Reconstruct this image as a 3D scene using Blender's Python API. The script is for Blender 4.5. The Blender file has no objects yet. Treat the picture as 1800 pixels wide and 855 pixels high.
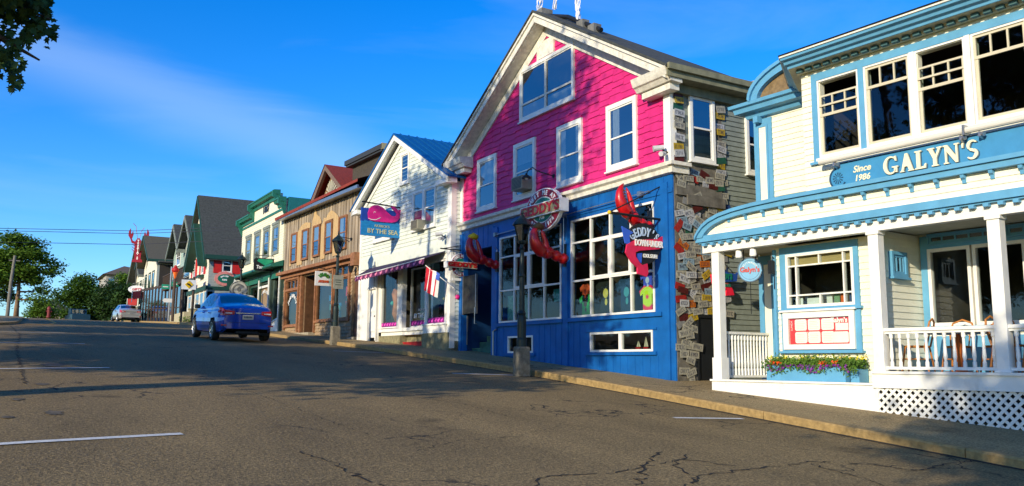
import bpy, math, random
from mathutils import Vector, Matrix
R = math.radians
# ------------------------------------------------------------------ camera
cam = bpy.data.cameras.new('camera'); camo = bpy.data.objects.new('camera', cam)
bpy.context.scene.collection.objects.link(camo); bpy.context.scene.camera = camo
cam.sensor_width = 36; cam.lens = 1496.8 / 1800 * 36; cam.clip_end = 3000; cam.clip_start = .05
PI_, RO, YAW = R(8.03), R(.415), R(30.69)
Fw = Vector((math.sin(YAW) * math.cos(PI_), math.cos(YAW) * math.cos(PI_), math.sin(PI_)))
Rt = Vector((math.cos(YAW), -math.sin(YAW), 0)); Up = Rt.cross(Fw)
R2 = Rt * math.cos(RO) + Up * math.sin(RO); U2 = Up * math.cos(RO) - Rt * math.sin(RO)
camo.matrix_world = Matrix(((R2.x, U2.x, -Fw.x, 0), (R2.y, U2.y, -Fw.y, 0), (R2.z, U2.z, -Fw.z, 0), (0, 0, 0, 1)))
# ------------------------------------------------------------------ world, sun, exposure
SUN_EL, SUN_AZ = R(18), R(245)      # azimuth clockwise from +Y, where the light comes from
sc = bpy.context.scene
w = bpy.data.worlds.new("World"); sc.world = w; w.use_nodes = True
nt = w.node_tree; nt.nodes.clear()
def N(tree, t, **k):
    n = tree.nodes.new(t)
    for a, b in k.items():
        if a.startswith('i_'): n.inputs[a[2:].replace('_', ' ')].default_value = b
        else: setattr(n, a, b)
    return n
out = N(nt, 'ShaderNodeOutputWorld'); bg = N(nt, 'ShaderNodeBackground'); bg.inputs[1].default_value = .15
sky = N(nt, 'ShaderNodeTexSky'); sky.sky_type = 'NISHITA'; sky.sun_disc = False
sky.sun_elevation = SUN_EL; sky.sun_rotation = SUN_AZ; sky.air_density = 1.0; sky.dust_density = .35; sky.ozone_density = 3.0
hs = N(nt, 'ShaderNodeHueSaturation'); hs.inputs['Saturation'].default_value = 1.42; hs.inputs['Value'].default_value = 1.3
tint = N(nt, 'ShaderNodeMix', data_type='RGBA', blend_type='MULTIPLY'); tint.inputs[0].default_value = 1; tint.inputs[7].default_value = (.58, .765, 1.06, 1)
tc = N(nt, 'ShaderNodeTexCoord')
mp = N(nt, 'ShaderNodeMapping'); mp.inputs['Rotation'].default_value = (0, R(-26), R(-12)); mp.inputs['Scale'].default_value = (1.2, 1.2, 7)
ns = N(nt, 'ShaderNodeTexNoise', i_Scale=1.5, i_Detail=7, i_Roughness=.55, i_Distortion=.7)
rp = N(nt, 'ShaderNodeValToRGB'); rp.color_ramp.elements[0].position = .54; rp.color_ramp.elements[1].position = .9; rp.color_ramp.elements[1].color = (.15, .15, .15, 1)
mx = N(nt, 'ShaderNodeMix', data_type='RGBA'); mx.inputs[7].default_value = (5.2, 6.0, 6.6, 1)
L = nt.links.new
L(sky.outputs[0], hs.inputs['Color']); L(hs.outputs[0], tint.inputs[6]); L(tc.outputs['Generated'], mp.inputs[0]); L(mp.outputs[0], ns.inputs[0])
# one long faint cirrus streak across the sky, a band along a great circle
dt = N(nt, 'ShaderNodeVectorMath', operation='DOT_PRODUCT'); va = Fw * 1496.8 + R2 * (40 - 900) - U2 * (75 - 427); vb = Fw * 1496.8 + R2 * (640 - 900) - U2 * (300 - 427)
dt.inputs[1].default_value = tuple(round(c, 4) for c in va.cross(vb).normalized()); L(tc.outputs['Generated'], dt.inputs[0])
wb = N(nt, 'ShaderNodeMath', operation='MULTIPLY_ADD'); wb.inputs[1].default_value = .10; wb.inputs[2].default_value = -.05; L(ns.outputs[0], wb.inputs[0])
ws_ = N(nt, 'ShaderNodeMath', operation='ADD'); L(dt.outputs['Value'], ws_.inputs[0]); L(wb.outputs[0], ws_.inputs[1])
ab = N(nt, 'ShaderNodeMath', operation='ABSOLUTE'); L(ws_.outputs[0], ab.inputs[0])
mrb = N(nt, 'ShaderNodeMapRange', interpolation_type='SMOOTHSTEP'); mrb.inputs['From Min'].default_value = 0; mrb.inputs['From Max'].default_value = .06; mrb.inputs['To Min'].default_value = .17; mrb.inputs['To Max'].default_value = 0; L(ab.outputs[0], mrb.inputs['Value'])
smx = N(nt, 'ShaderNodeMath', operation='ADD'); L(mrb.outputs[0], smx.inputs[0]); L(rp.outputs[0], smx.inputs[1])
L(ns.outputs[0], rp.inputs[0]); L(smx.outputs[0], mx.inputs[0]); L(tint.outputs[2], mx.inputs[6]); L(mx.outputs[2], bg.inputs[0]); L(bg.outputs[0], out.inputs[0])
sun = bpy.data.lights.new('sun', 'SUN'); sun.energy = 4.6; sun.angle = R(.5); sun.color = (1, .87, .64)
suno = bpy.data.objects.new('sun', sun); sc.collection.objects.link(suno)
Ld = Vector((-math.sin(SUN_AZ) * math.cos(SUN_EL), -math.cos(SUN_AZ) * math.cos(SUN_EL), -math.sin(SUN_EL)))
suno.rotation_euler = Ld.to_track_quat('-Z', 'Y').to_euler()
vs = sc.view_settings; vs.view_transform = 'Standard'; vs.look = 'None'; vs.exposure = .3; vs.gamma = 1; vs.use_curve_mapping = False
sc.cycles.max_bounces = 6; sc.cycles.transparent_max_bounces = 12; sc.cycles.caustics_reflective = False; sc.cycles.caustics_refractive = False
# ------------------------------------------------------------------ helpers
COL = sc.collection
rnd = random.Random(7)
def lin(r, g, b):
    f = lambda c: (c / 255 / 12.92) if c <= 10 else ((c / 255 + .055) / 1.055) ** 2.4
    return (f(r), f(g), f(b), 1)
MATS = {}
def M(name, col=None, rough=.6, metal=0, var=.12, scale=6, bump=0, bscale=60, spec=.4, emit=0, stretch=(1, 1, 1), coat=0, dirt=0):
    if name in MATS: return MATS[name]
    m = bpy.data.materials.new(name); m.use_nodes = True; t = m.node_tree; p = t.nodes['Principled BSDF']
    p.inputs['Roughness'].default_value = rough; p.inputs['Metallic'].default_value = metal; p.inputs['Specular IOR Level'].default_value = spec
    p.inputs['Coat Weight'].default_value = coat
    tcn = N(t, 'ShaderNodeTexCoord'); mpn = N(t, 'ShaderNodeMapping'); mpn.inputs['Scale'].default_value = stretch
    t.links.new(tcn.outputs['Object'], mpn.inputs[0])
    n = N(t, 'ShaderNodeTexNoise', i_Scale=scale, i_Detail=5, i_Roughness=.6); t.links.new(mpn.outputs[0], n.inputs[0])
    r = N(t, 'ShaderNodeValToRGB'); e = r.color_ramp.elements
    e[0].position = .3; e[1].position = .7
    e[0].color = tuple(c * (1 - var) for c in col[:3]) + (1,); e[1].color = tuple(min(1, c * (1 + var)) for c in col[:3]) + (1,)
    t.links.new(n.outputs[0], r.inputs[0]); last = r.outputs[0]
    if dirt:
        n3 = N(t, 'ShaderNodeTexNoise', i_Scale=2.2, i_Detail=8, i_Roughness=.75); m3 = N(t, 'ShaderNodeMapping'); m3.inputs['Scale'].default_value = (1.6, 1.6, .6)
        t.links.new(tcn.outputs['Object'], m3.inputs[0]); t.links.new(m3.outputs[0], n3.inputs[0])
        r3 = N(t, 'ShaderNodeValToRGB'); r3.color_ramp.elements[0].position = .56; r3.color_ramp.elements[1].position = .74
        x3 = N(t, 'ShaderNodeMix', data_type='RGBA'); x3.inputs[7].default_value = tuple(c * .45 for c in col[:3]) + (1,)
        ml = N(t, 'ShaderNodeMath', operation='MULTIPLY'); ml.inputs[1].default_value = dirt
        t.links.new(n3.outputs[0], r3.inputs[0]); t.links.new(r3.outputs[0], ml.inputs[0]); t.links.new(ml.outputs[0], x3.inputs[0]); t.links.new(last, x3.inputs[6]); last = x3.outputs[2]
    t.links.new(last, p.inputs['Base Color'])
    if bump:
        n2 = N(t, 'ShaderNodeTexNoise', i_Scale=bscale, i_Detail=4); t.links.new(mpn.outputs[0], n2.inputs[0])
        b = N(t, 'ShaderNodeBump'); b.inputs['Strength'].default_value = bump; b.inputs['Distance'].default_value = .01
        t.links.new(n2.outputs[0], b.inputs['Height']); t.links.new(b.outputs[0], p.inputs['Normal'])
    if emit: p.inputs['Emission Color'].default_value = col; p.inputs['Emission Strength'].default_value = emit
    MATS[name] = m; return m
def mat_glass(name, refl=.3, tint=(.75, .85, .85)):
    m = bpy.data.materials.new(name); m.use_nodes = True; t = m.node_tree; t.nodes.clear()
    o = N(t, 'ShaderNodeOutputMaterial'); a = N(t, 'ShaderNodeBsdfTransparent'); a.inputs[0].default_value = tint + (1,)
    g = N(t, 'ShaderNodeBsdfGlossy'); g.inputs['Roughness'].default_value = .02; g.inputs[0].default_value = (.9, .95, 1, 1)
    f = N(t, 'ShaderNodeFresnel', i_IOR=1.5); ad = N(t, 'ShaderNodeMath', operation='ADD'); ad.inputs[1].default_value = refl
    wv = N(t, 'ShaderNodeTexNoise', i_Scale=2.5); tcn = N(t, 'ShaderNodeTexCoord'); b = N(t, 'ShaderNodeBump'); b.inputs['Strength'].default_value = .12; b.inputs['Distance'].default_value = .02
    t.links.new(tcn.outputs['Object'], wv.inputs[0]); t.links.new(wv.outputs[0], b.inputs['Height']); t.links.new(b.outputs[0], g.inputs['Normal'])
    x = N(t, 'ShaderNodeMixShader'); t.links.new(f.outputs[0], ad.inputs[0]); t.links.new(ad.outputs[0], x.inputs[0])
    t.links.new(a.outputs[0], x.inputs[1]); t.links.new(g.outputs[0], x.inputs[2]); t.links.new(x.outputs[0], o.inputs[0]); return m
GLASS = mat_glass('shop_glass', .015); UGLASS = mat_glass('upper_glass', .22, (.55, .65, .7)); CGLASS = mat_glass('car_glass', .12, (.25, .3, .3))
class MB:
    def __init__(s, xf=None): s.v = []; s.f = []; s.m = []; s.xf = xf
    def add(s, vs, fs, m=0):
        o = len(s.v)
        if s.xf: vs = [s.xf(*p) for p in vs]
        s.v += [tuple(p) for p in vs]; s.f += [tuple(i + o for i in f) for f in fs]; s.m += [m] * len(fs); return s
    def box(s, x0, x1, y0, y1, z0, z1, m=0):
        return s.add([(x0, y0, z0), (x1, y0, z0), (x1, y1, z0), (x0, y1, z0), (x0, y0, z1), (x1, y0, z1), (x1, y1, z1), (x0, y1, z1)],
                     [(0, 3, 2, 1), (4, 5, 6, 7), (0, 1, 5, 4), (1, 2, 6, 5), (2, 3, 7, 6), (3, 0, 4, 7)], m)
    def quad(s, a, b, c, d, m=0): return s.add([a, b, c, d], [(0, 1, 2, 3)], m)
    def poly(s, pts, y0, y1, m=0):      # outline in x,z extruded along y
        n = len(pts); vs = [(x, y0, z) for x, z in pts] + [(x, y1, z) for x, z in pts]
        return s.add(vs, [tuple(range(n)), tuple(range(2 * n - 1, n - 1, -1))] + [(i, i + n, (i + 1) % n + n, (i + 1) % n) for i in range(n)], m)
    def strip(s, outer, inner, y0, y1, m=0, closed=False):  # band between two x,z polylines, extruded along y
        n = len(outer)
        for i in range(n if closed else n - 1):
            j = (i + 1) % n
            s.poly([outer[i], outer[j], inner[j], inner[i]], y0, y1, m)
        return s
    def yz(s, pts, x0, x1, m=0):        # outline in y,z extruded along x
        n = len(pts); vs = [(x0, y, z) for y, z in pts] + [(x1, y, z) for y, z in pts]
        return s.add(vs, [tuple(range(n)), tuple(range(2 * n - 1, n - 1, -1))] + [(i, (i + 1) % n, (i + 1) % n + n, i + n) for i in range(n)], m)
    def beam(s, a, b, wd, h, m=0, up=(0, 0, 1)):
        a = Vector(a); b = Vector(b); d = (b - a).normalized(); u = Vector(up)
        if abs(d.dot(u)) > .98: u = Vector((1, 0, 0))
        r = d.cross(u).normalized() * wd / 2; u = r.cross(d).normalized() * h / 2
        vs = [a - r - u, a + r - u, a + r + u, a - r + u, b - r - u, b + r - u, b + r + u, b - r + u]
        return s.add([tuple(p) for p in vs], [(0, 3, 2, 1), (4, 5, 6, 7), (0, 1, 5, 4), (1, 2, 6, 5), (2, 3, 7, 6), (3, 0, 4, 7)], m)
    def tube(s, path, r, n=8, m=0, cap=True):
        P = [Vector(p) for p in path]; rs = r if isinstance(r, (list, tuple)) else [r] * len(P); vs = []; fs = []
        prev = None
        for i, p in enumerate(P):
            d = (P[min(i + 1, len(P) - 1)] - P[max(i - 1, 0)]).normalized()
            u = prev if prev is not None else (Vector((0, 0, 1)) if abs(d.z) < .9 else Vector((1, 0, 0)))
            a = (u - d * u.dot(d)).normalized(); prev = a; b = d.cross(a)
            vs += [tuple(p + (a * math.cos(2 * math.pi * k / n) + b * math.sin(2 * math.pi * k / n)) * rs[i]) for k in range(n)]
        for i in range(len(P) - 1):
            fs += [(i * n + k, i * n + (k + 1) % n, (i + 1) * n + (k + 1) % n, (i + 1) * n + k) for k in range(n)]
        if cap: fs += [tuple(range(n - 1, -1, -1)), tuple(range((len(P) - 1) * n, len(P) * n))]
        return s.add(vs, fs, m)
    def lathe(s, prof, c=(0, 0, 0), n=16, m=0, flat=0, cap=True):
        vs = []; fs = []
        for r, z in prof: vs += [(c[0] + r * math.cos(2 * math.pi * (k + flat) / n), c[1] + r * math.sin(2 * math.pi * (k + flat) / n), c[2] + z) for k in range(n)]
        for i in range(len(prof) - 1): fs += [(i * n + k, i * n + (k + 1) % n, (i + 1) * n + (k + 1) % n, (i + 1) * n + k) for k in range(n)]
        if cap: fs += [tuple(range(n - 1, -1, -1)), tuple(range((len(prof) - 1) * n, len(prof) * n))]
        return s.add(vs, fs, m)
    def blob(s, c, r, sx=1, sy=1, sz=1, n=10, k=6, m=0):
        vs = []; fs = []
        for i in range(k + 1):
            th = math.pi * i / k
            vs += [(c[0] + r * sx * math.sin(th) * math.cos(2 * math.pi * j / n), c[1] + r * sy * math.sin(th) * math.sin(2 * math.pi * j / n), c[2] + r * sz * math.cos(th)) for j in range(n)]
        for i in range(k): fs += [(i * n + j, (i + 1) * n + j, (i + 1) * n + (j + 1) % n, i * n + (j + 1) % n) for j in range(n)]
        return s.add(vs, fs, m)
    def clad(s, z0, z1, y, pitch, xl, xr, holes=(), lap=.014, m=0, piece=0, jit=0):
        fl = xl if callable(xl) else (lambda z: xl); fr = xr if callable(xr) else (lambda z: xr); z = z0; k = 0
        while z < z1 - 1e-4:
            za, zb = z, min(z + pitch, z1); zm = (za + zb) / 2; z += pitch; k += 1
            segs = [(fl(za), fl(zb), fr(za), fr(zb))]
            for hx0, hx1, hz0, hz1 in holes:
                if hz0 < zm < hz1:
                    ns_ = []
                    for a, a2, b, b2 in segs:
                        if hx1 <= min(a, a2) or hx0 >= max(b, b2): ns_.append((a, a2, b, b2)); continue
                        if hx0 > a: ns_.append((a, a2, hx0, hx0))
                        if hx1 < b: ns_.append((hx1, hx1, b, b2))
                    segs = ns_
            for a, a2, b, b2 in segs:
                if b - a < .01: continue
                if not piece:
                    s.add([(a, y - lap, za), (b, y - lap, za), (b2, y, zb), (a2, y, zb), (a, y, za), (b, y, za)], [(0, 1, 2, 3), (0, 4, 5, 1)], m); continue
                xs = [a]; x = a + piece * (.5 if k % 2 else 1) * rnd.uniform(.8, 1.2)
                while x < b - piece * .3: xs.append(x); x += piece * rnd.uniform(.8, 1.2)
                xs.append(b)
                for i in range(len(xs) - 1):
                    p, q = xs[i], xs[i + 1]; dz = (jit if (i + k) % 2 else 0) + rnd.uniform(0, jit * .3); l2 = lap * rnd.uniform(.7, 1.3)
                    p2 = p if i else a2; q2 = q if i < len(xs) - 2 else b2
                    s.add([(p, y - l2, za - dz), (q, y - l2, za - dz), (q2, y, zb), (p2, y, zb), (p, y + .01, za - dz), (q, y + .01, za - dz), (p2, y + .01, zb), (q2, y + .01, zb)],
                          [(0, 1, 2, 3), (0, 4, 5, 1), (0, 3, 6, 4), (1, 5, 7, 2)], m)
        return s
    def wall(s, x0, x1, z0, z1, y0, y1, holes=(), m=0):  # flat slab with rectangular openings
        xs = sorted({x0, x1, *[min(max(h[i], x0), x1) for h in holes for i in (0, 1)]}); zs_ = sorted({z0, z1, *[min(max(h[i], z0), z1) for h in holes for i in (2, 3)]})
        for i in range(len(xs) - 1):
            run = None
            for j in range(len(zs_) - 1):
                xm, zm = (xs[i] + xs[i + 1]) / 2, (zs_[j] + zs_[j + 1]) / 2
                solid = not any(h[0] < xm < h[1] and h[2] < zm < h[3] for h in holes)
                if solid and run is None: run = zs_[j]
                if not solid and run is not None: s.box(xs[i], xs[i + 1], y0, y1, run, zs_[j], m); run = None
            if run is not None: s.box(xs[i], xs[i + 1], y0, y1, run, z1, m)
        return s
    def build(s, name, mats, parent=None, smooth=False, label=None, kind=None, bevel=0, loc=None):
        me = bpy.data.meshes.new(name); me.from_pydata(s.v, [], s.f); me.update()
        mats = mats if isinstance(mats, (list, tuple)) else [mats]
        for q in mats: me.materials.append(q)
        if len(mats) > 1: me.polygons.foreach_set('material_index', s.m)
        if smooth: me.polygons.foreach_set('use_smooth', [True] * len(me.polygons))
        o = bpy.data.objects.new(name, me); COL.objects.link(o)
        if parent:
            o.parent = parent; zo = parent.get('_z', 0)
            o.location = (0, 0, -zo) if parent.get('_z') is not None else (0, 0, 0)
        if label: o['label'] = label
        if kind: o['kind'] = kind
        if bevel: b = o.modifiers.new('b', 'BEVEL'); b.width = bevel; b.segments = 2; b.limit_method = 'ANGLE'
        return o
def thing(name, label, cat, loc=(0, 0, 0), rz=0, group=None, rot=None):
    o = bpy.data.objects.new(name, None); COL.objects.link(o); o.location = loc; o.rotation_euler = rot or (0, 0, rz)
    o.empty_display_size = .2; o['label'] = label; o['category'] = cat
    if group: o['group'] = group
    return o
def tag(o, label, cat, group=None):
    o['label'] = label; o['category'] = cat
    if group: o['group'] = group
    return o
def struct(mb, name, mat, smooth=False): return mb.build(name, mat, kind='structure', smooth=smooth)
class Frame:      # street front: local x runs downhill along the front, y into the house, z up (eye level = 0)
    def __init__(s, X, Y, az): s.X, s.Y, s.a = X, Y, R(az); s.rz = math.atan2(-math.cos(s.a), -math.sin(s.a))
    def w(s, x, y, z): return (s.X - x * math.sin(s.a) + y * math.cos(s.a), s.Y - x * math.cos(s.a) - y * math.sin(s.a), z)
    def house(s, name, label, cat, z, group=None):
        o = thing(name, label, cat, (s.X, s.Y, z), s.rz, group); o['_z'] = z; return o
    def thing(s, name, label, cat, x, y, z, group=None): return thing(name, label, cat, s.w(x, y, z), s.rz, group)
def side(X): return lambda u, y, z: (X - y, u, z)      # wall facing downhill at local x = X; u = depth
def text_mb(txt, size, xf=None, depth=.01, space=1, shear=0, offset=0, align='CENTER', scalex=1):
    c = bpy.data.curves.new('t', 'FONT'); c.body = txt; c.size = size; c.extrude = depth / 2; c.align_x = align; c.align_y = 'CENTER'; c.space_character = space; c.shear = shear; c.offset = offset; c.resolution_u = 3
    o = bpy.data.objects.new('t', c); COL.objects.link(o); dg = bpy.context.evaluated_depsgraph_get(); me = bpy.data.meshes.new_from_object(o.evaluated_get(dg))
    vs = [(v.co.x * scalex, -v.co.z, v.co.y) for v in me.vertices]; fs = [tuple(p.vertices) for p in me.polygons]
    bpy.data.objects.remove(o); bpy.data.curves.remove(c); bpy.data.meshes.remove(me)
    return vs, fs
def text(mb, txt, size, x, z, y, m=0, **k):
    vs, fs = text_mb(txt, size, **k); mb.add([(a + x, b + y, c + z) for a, b, c in vs], fs, m); return mb
def arc_text(mb, txt, size, cx, cz, rx, rz_, a0, a1, y, m=0, flip=False, **k):
    n = len(txt)
    for i, ch in enumerate(txt):
        if ch == ' ': continue
        a = R(a0 + (a1 - a0) * (i / (n - 1) if n > 1 else .5)); px, pz = cx + rx * math.cos(a), cz + rz_ * math.sin(a)
        t = a - math.pi / 2 if not flip else a + math.pi / 2
        vs, fs = text_mb(ch, size, **k); ct, st = math.cos(t), math.sin(t)
        mb.add([(px + u * ct - v * st, y + d, pz + u * st + v * ct) for u, d, v in vs], fs, m)
    return mb
def ell(cx, cz, rx, rz_, n=40, a0=0, a1=360): return [(cx + rx * math.cos(R(a0 + (a1 - a0) * i / n)), cz + rz_ * math.sin(R(a0 + (a1 - a0) * i / n))) for i in range(n + (a1 - a0 != 360))]
# ------------------------------------------------------------------ materials
WHITE = M('white_paint', (.74, .73, .68, 1), .5, var=.07, scale=3, bump=.25, bscale=25, dirt=.35)
OLDWHITE = M('weathered_white_paint', (.66, .63, .54, 1), .65, var=.2, scale=9, bump=.5, bscale=30, dirt=.7)
PINK = M('pink_shingle_paint', lin(198, 36, 110), .55, var=.13, scale=5, bump=.35, bscale=40)
BLUE = M('blue_board_paint', lin(12, 88, 158), .5, var=.2, scale=2.5, bump=.25, bscale=20, dirt=.4)
DBLUE = M('dark_blue_paint', lin(10, 48, 92), .5)
CREAM = M('cream_clapboard', (.76, .745, .60, 1), .55, var=.06, scale=4, bump=.25, dirt=.25)
GBLUE = M('pale_blue_trim', lin(90, 152, 188), .5, var=.1, scale=4, dirt=.15)
SEAW = M('pale_clapboard', (.62, .66, .58, 1), .6, var=.08, scale=5, bump=.25, dirt=.25)
GREEN = M('green_trim', lin(34, 104, 86), .5, var=.15)
DGREEN = M('dark_green_paint', lin(14, 58, 46), .5)
RED = M('red_paint', lin(170, 24, 24), .5, var=.2)
RUST = M('orange_stained_trim', lin(138, 94, 62), .65, var=.35, scale=8, bump=.3)
GREYS = M('grey_clapboard', lin(120, 128, 120), .7, var=.15, scale=5, bump=.3, dirt=.3)
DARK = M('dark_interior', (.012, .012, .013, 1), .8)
ROOM = M('dim_room_wall', (.07, .055, .04, 1), .8, var=.5, scale=2)
BLACK = M('black_metal', (.018, .02, .022, 1), .4, metal=.3, bump=.1)
POSTG = M('dark_green_iron', lin(24, 40, 40), .4, metal=.2, bump=.1)
STEEL = M('grey_metal', (.35, .36, .37, 1), .35, metal=.8)
CONC = M('concrete', (.32, .28, .2, 1), .85, var=.25, scale=7, bump=.6, bscale=50, dirt=.4)
STONE = M('mossy_stone', (.22, .2, .11, 1), .9, var=.4, scale=9, bump=.8, bscale=25)
SHING = M('asphalt_shingles', (.05, .055, .05, 1), .9, var=.35, scale=9, bump=.8, bscale=40)
BROOF = M('blue_metal_roof', lin(20, 92, 150), .35, metal=.3, var=.1)
REDROOF = M('red_shingle', lin(128, 48, 34), .8, var=.3, scale=14, bump=.6)
CURT = M('curtain', (.6, .6, .58, 1), .9, var=.2, scale=12, stretch=(6, 6, .5))
TAN = M('window_tan', (.55, .5, .36, 1), .5, var=.05)
YEL = M('yellow_paint', lin(225, 185, 30), .5); ORA = M('orange', lin(225, 105, 30), .6)
SIGNRED = M('sign_maroon', lin(140, 20, 40), .45); SIGNG = M('sign_green', lin(20, 110, 90), .45); SIGNW = M('sign_white', (.8, .8, .77, 1), .5, var=.04)
LETR = M('letter_red', lin(190, 30, 35), .45); SIGNBL = M('sign_blue', lin(50, 90, 190), .5)
MAG = M('magenta', lin(205, 30, 120), .5)
def wood_mat():
    m = bpy.data.materials.new('weathered_boards'); m.use_nodes = True; t = m.node_tree; p = t.nodes['Principled BSDF']; p.inputs['Roughness'].default_value = .8
    tcn = N(t, 'ShaderNodeTexCoord'); mp_ = N(t, 'ShaderNodeMapping'); mp_.inputs['Scale'].default_value = (6, 6, .45); t.links.new(tcn.outputs['Object'], mp_.inputs[0])
    n = N(t, 'ShaderNodeTexNoise', i_Scale=1.6, i_Detail=7, i_Roughness=.65, i_Distortion=.3); t.links.new(mp_.outputs[0], n.inputs[0])
    r = N(t, 'ShaderNodeValToRGB'); e = r.color_ramp.elements; e[0].position = .3; e[0].color = (.13, .10, .07, 1); e[1].position = .72; e[1].color = (.5, .40, .28, 1)
    a = r.color_ramp.elements.new(.5); a.color = (.29, .23, .16, 1)
    t.links.new(n.outputs[0], r.inputs[0])
    # board-to-board tone
    sp = N(t, 'ShaderNodeSeparateXYZ'); t.links.new(tcn.outputs['Object'], sp.inputs[0]); mu = N(t, 'ShaderNodeMath', operation='MULTIPLY'); mu.inputs[1].default_value = 1 / .14
    fl = N(t, 'ShaderNodeMath', operation='FLOOR'); wn = N(t, 'ShaderNodeTexWhiteNoise', noise_dimensions='1D'); t.links.new(sp.outputs[0], mu.inputs[0]); t.links.new(mu.outputs[0], fl.inputs[0]); t.links.new(fl.outputs[0], wn.inputs['W'])
    mr = N(t, 'ShaderNodeMapRange'); mr.inputs['To Min'].default_value = .72; mr.inputs['To Max'].default_value = 1.25; t.links.new(wn.outputs[0], mr.inputs[0])
    x = N(t, 'ShaderNodeMix', data_type='RGBA', blend_type='MULTIPLY'); x.inputs[0].default_value = 1; t.links.new(r.outputs[0], x.inputs[6]); t.links.new(mr.outputs[0], x.inputs[7]); t.links.new(x.outputs[2], p.inputs['Base Color'])
    b = N(t, 'ShaderNodeBump'); b.inputs['Strength'].default_value = .5; b.inputs['Distance'].default_value = .01; t.links.new(n.outputs[0], b.inputs['Height']); t.links.new(b.outputs[0], p.inputs['Normal'])
    return m
WOOD = wood_mat()
WSHING = M('weathered_cedar_shingles', lin(152, 128, 98), .85, var=.35, scale=7, bump=.5, stretch=(2, 2, .8))
OLDPLY = M('old_grey_boards', (.12, .11, .09, 1), .85, var=.4, scale=6, bump=.5)
PATCH = M('cut_out_honey_boards', lin(184, 154, 108), .75, var=.3, scale=5, stretch=(5, 5, .5), bump=.3)
# ------------------------------------------------------------------ street levels
KS = [(-80, .073), (20, .073), (27, .061), (45, .061), (60, .0415), (95, .0415), (120, -.01), (900, -.01)]
def c_(Y):
    z = -1.26 - .073 * 80
    for (a, g), (b, h) in zip(KS, KS[1:]):
        e = min(Y, b)
        if e <= a: break
        z += (g + g + (h - g) * (e - a) / (b - a)) / 2 * (e - a)
    return z
def zr(X, Y): return c_(Y) - .013 * max(0, X - 1.5) - .02 * max(0, -X)
KX = [(-80, 8.0), (2, 8.55), (4.8, 8.75), (8.5, 9.05), (11.5, 9.3), (14.5, 9.45), (17, 9.45), (20, 9.3), (25, 9.1), (36, 8.9), (60, 8.9), (80, 9.6), (120, 10)]
def interp(T, y):
    for (a, p), (b, q) in zip(T, T[1:]):
        if y <= b: return p + (q - p) * max(0, (y - a)) / (b - a)
    return T[-1][1]
def kx(Y): return interp(KX, Y)
LX = [(-80, -1.2), (35, -1.0), (37, .1), (39, .45), (48, .8), (52, .8), (56, -.6), (120, -.6)]
def zs(Y): return c_(Y) + .05
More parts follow.
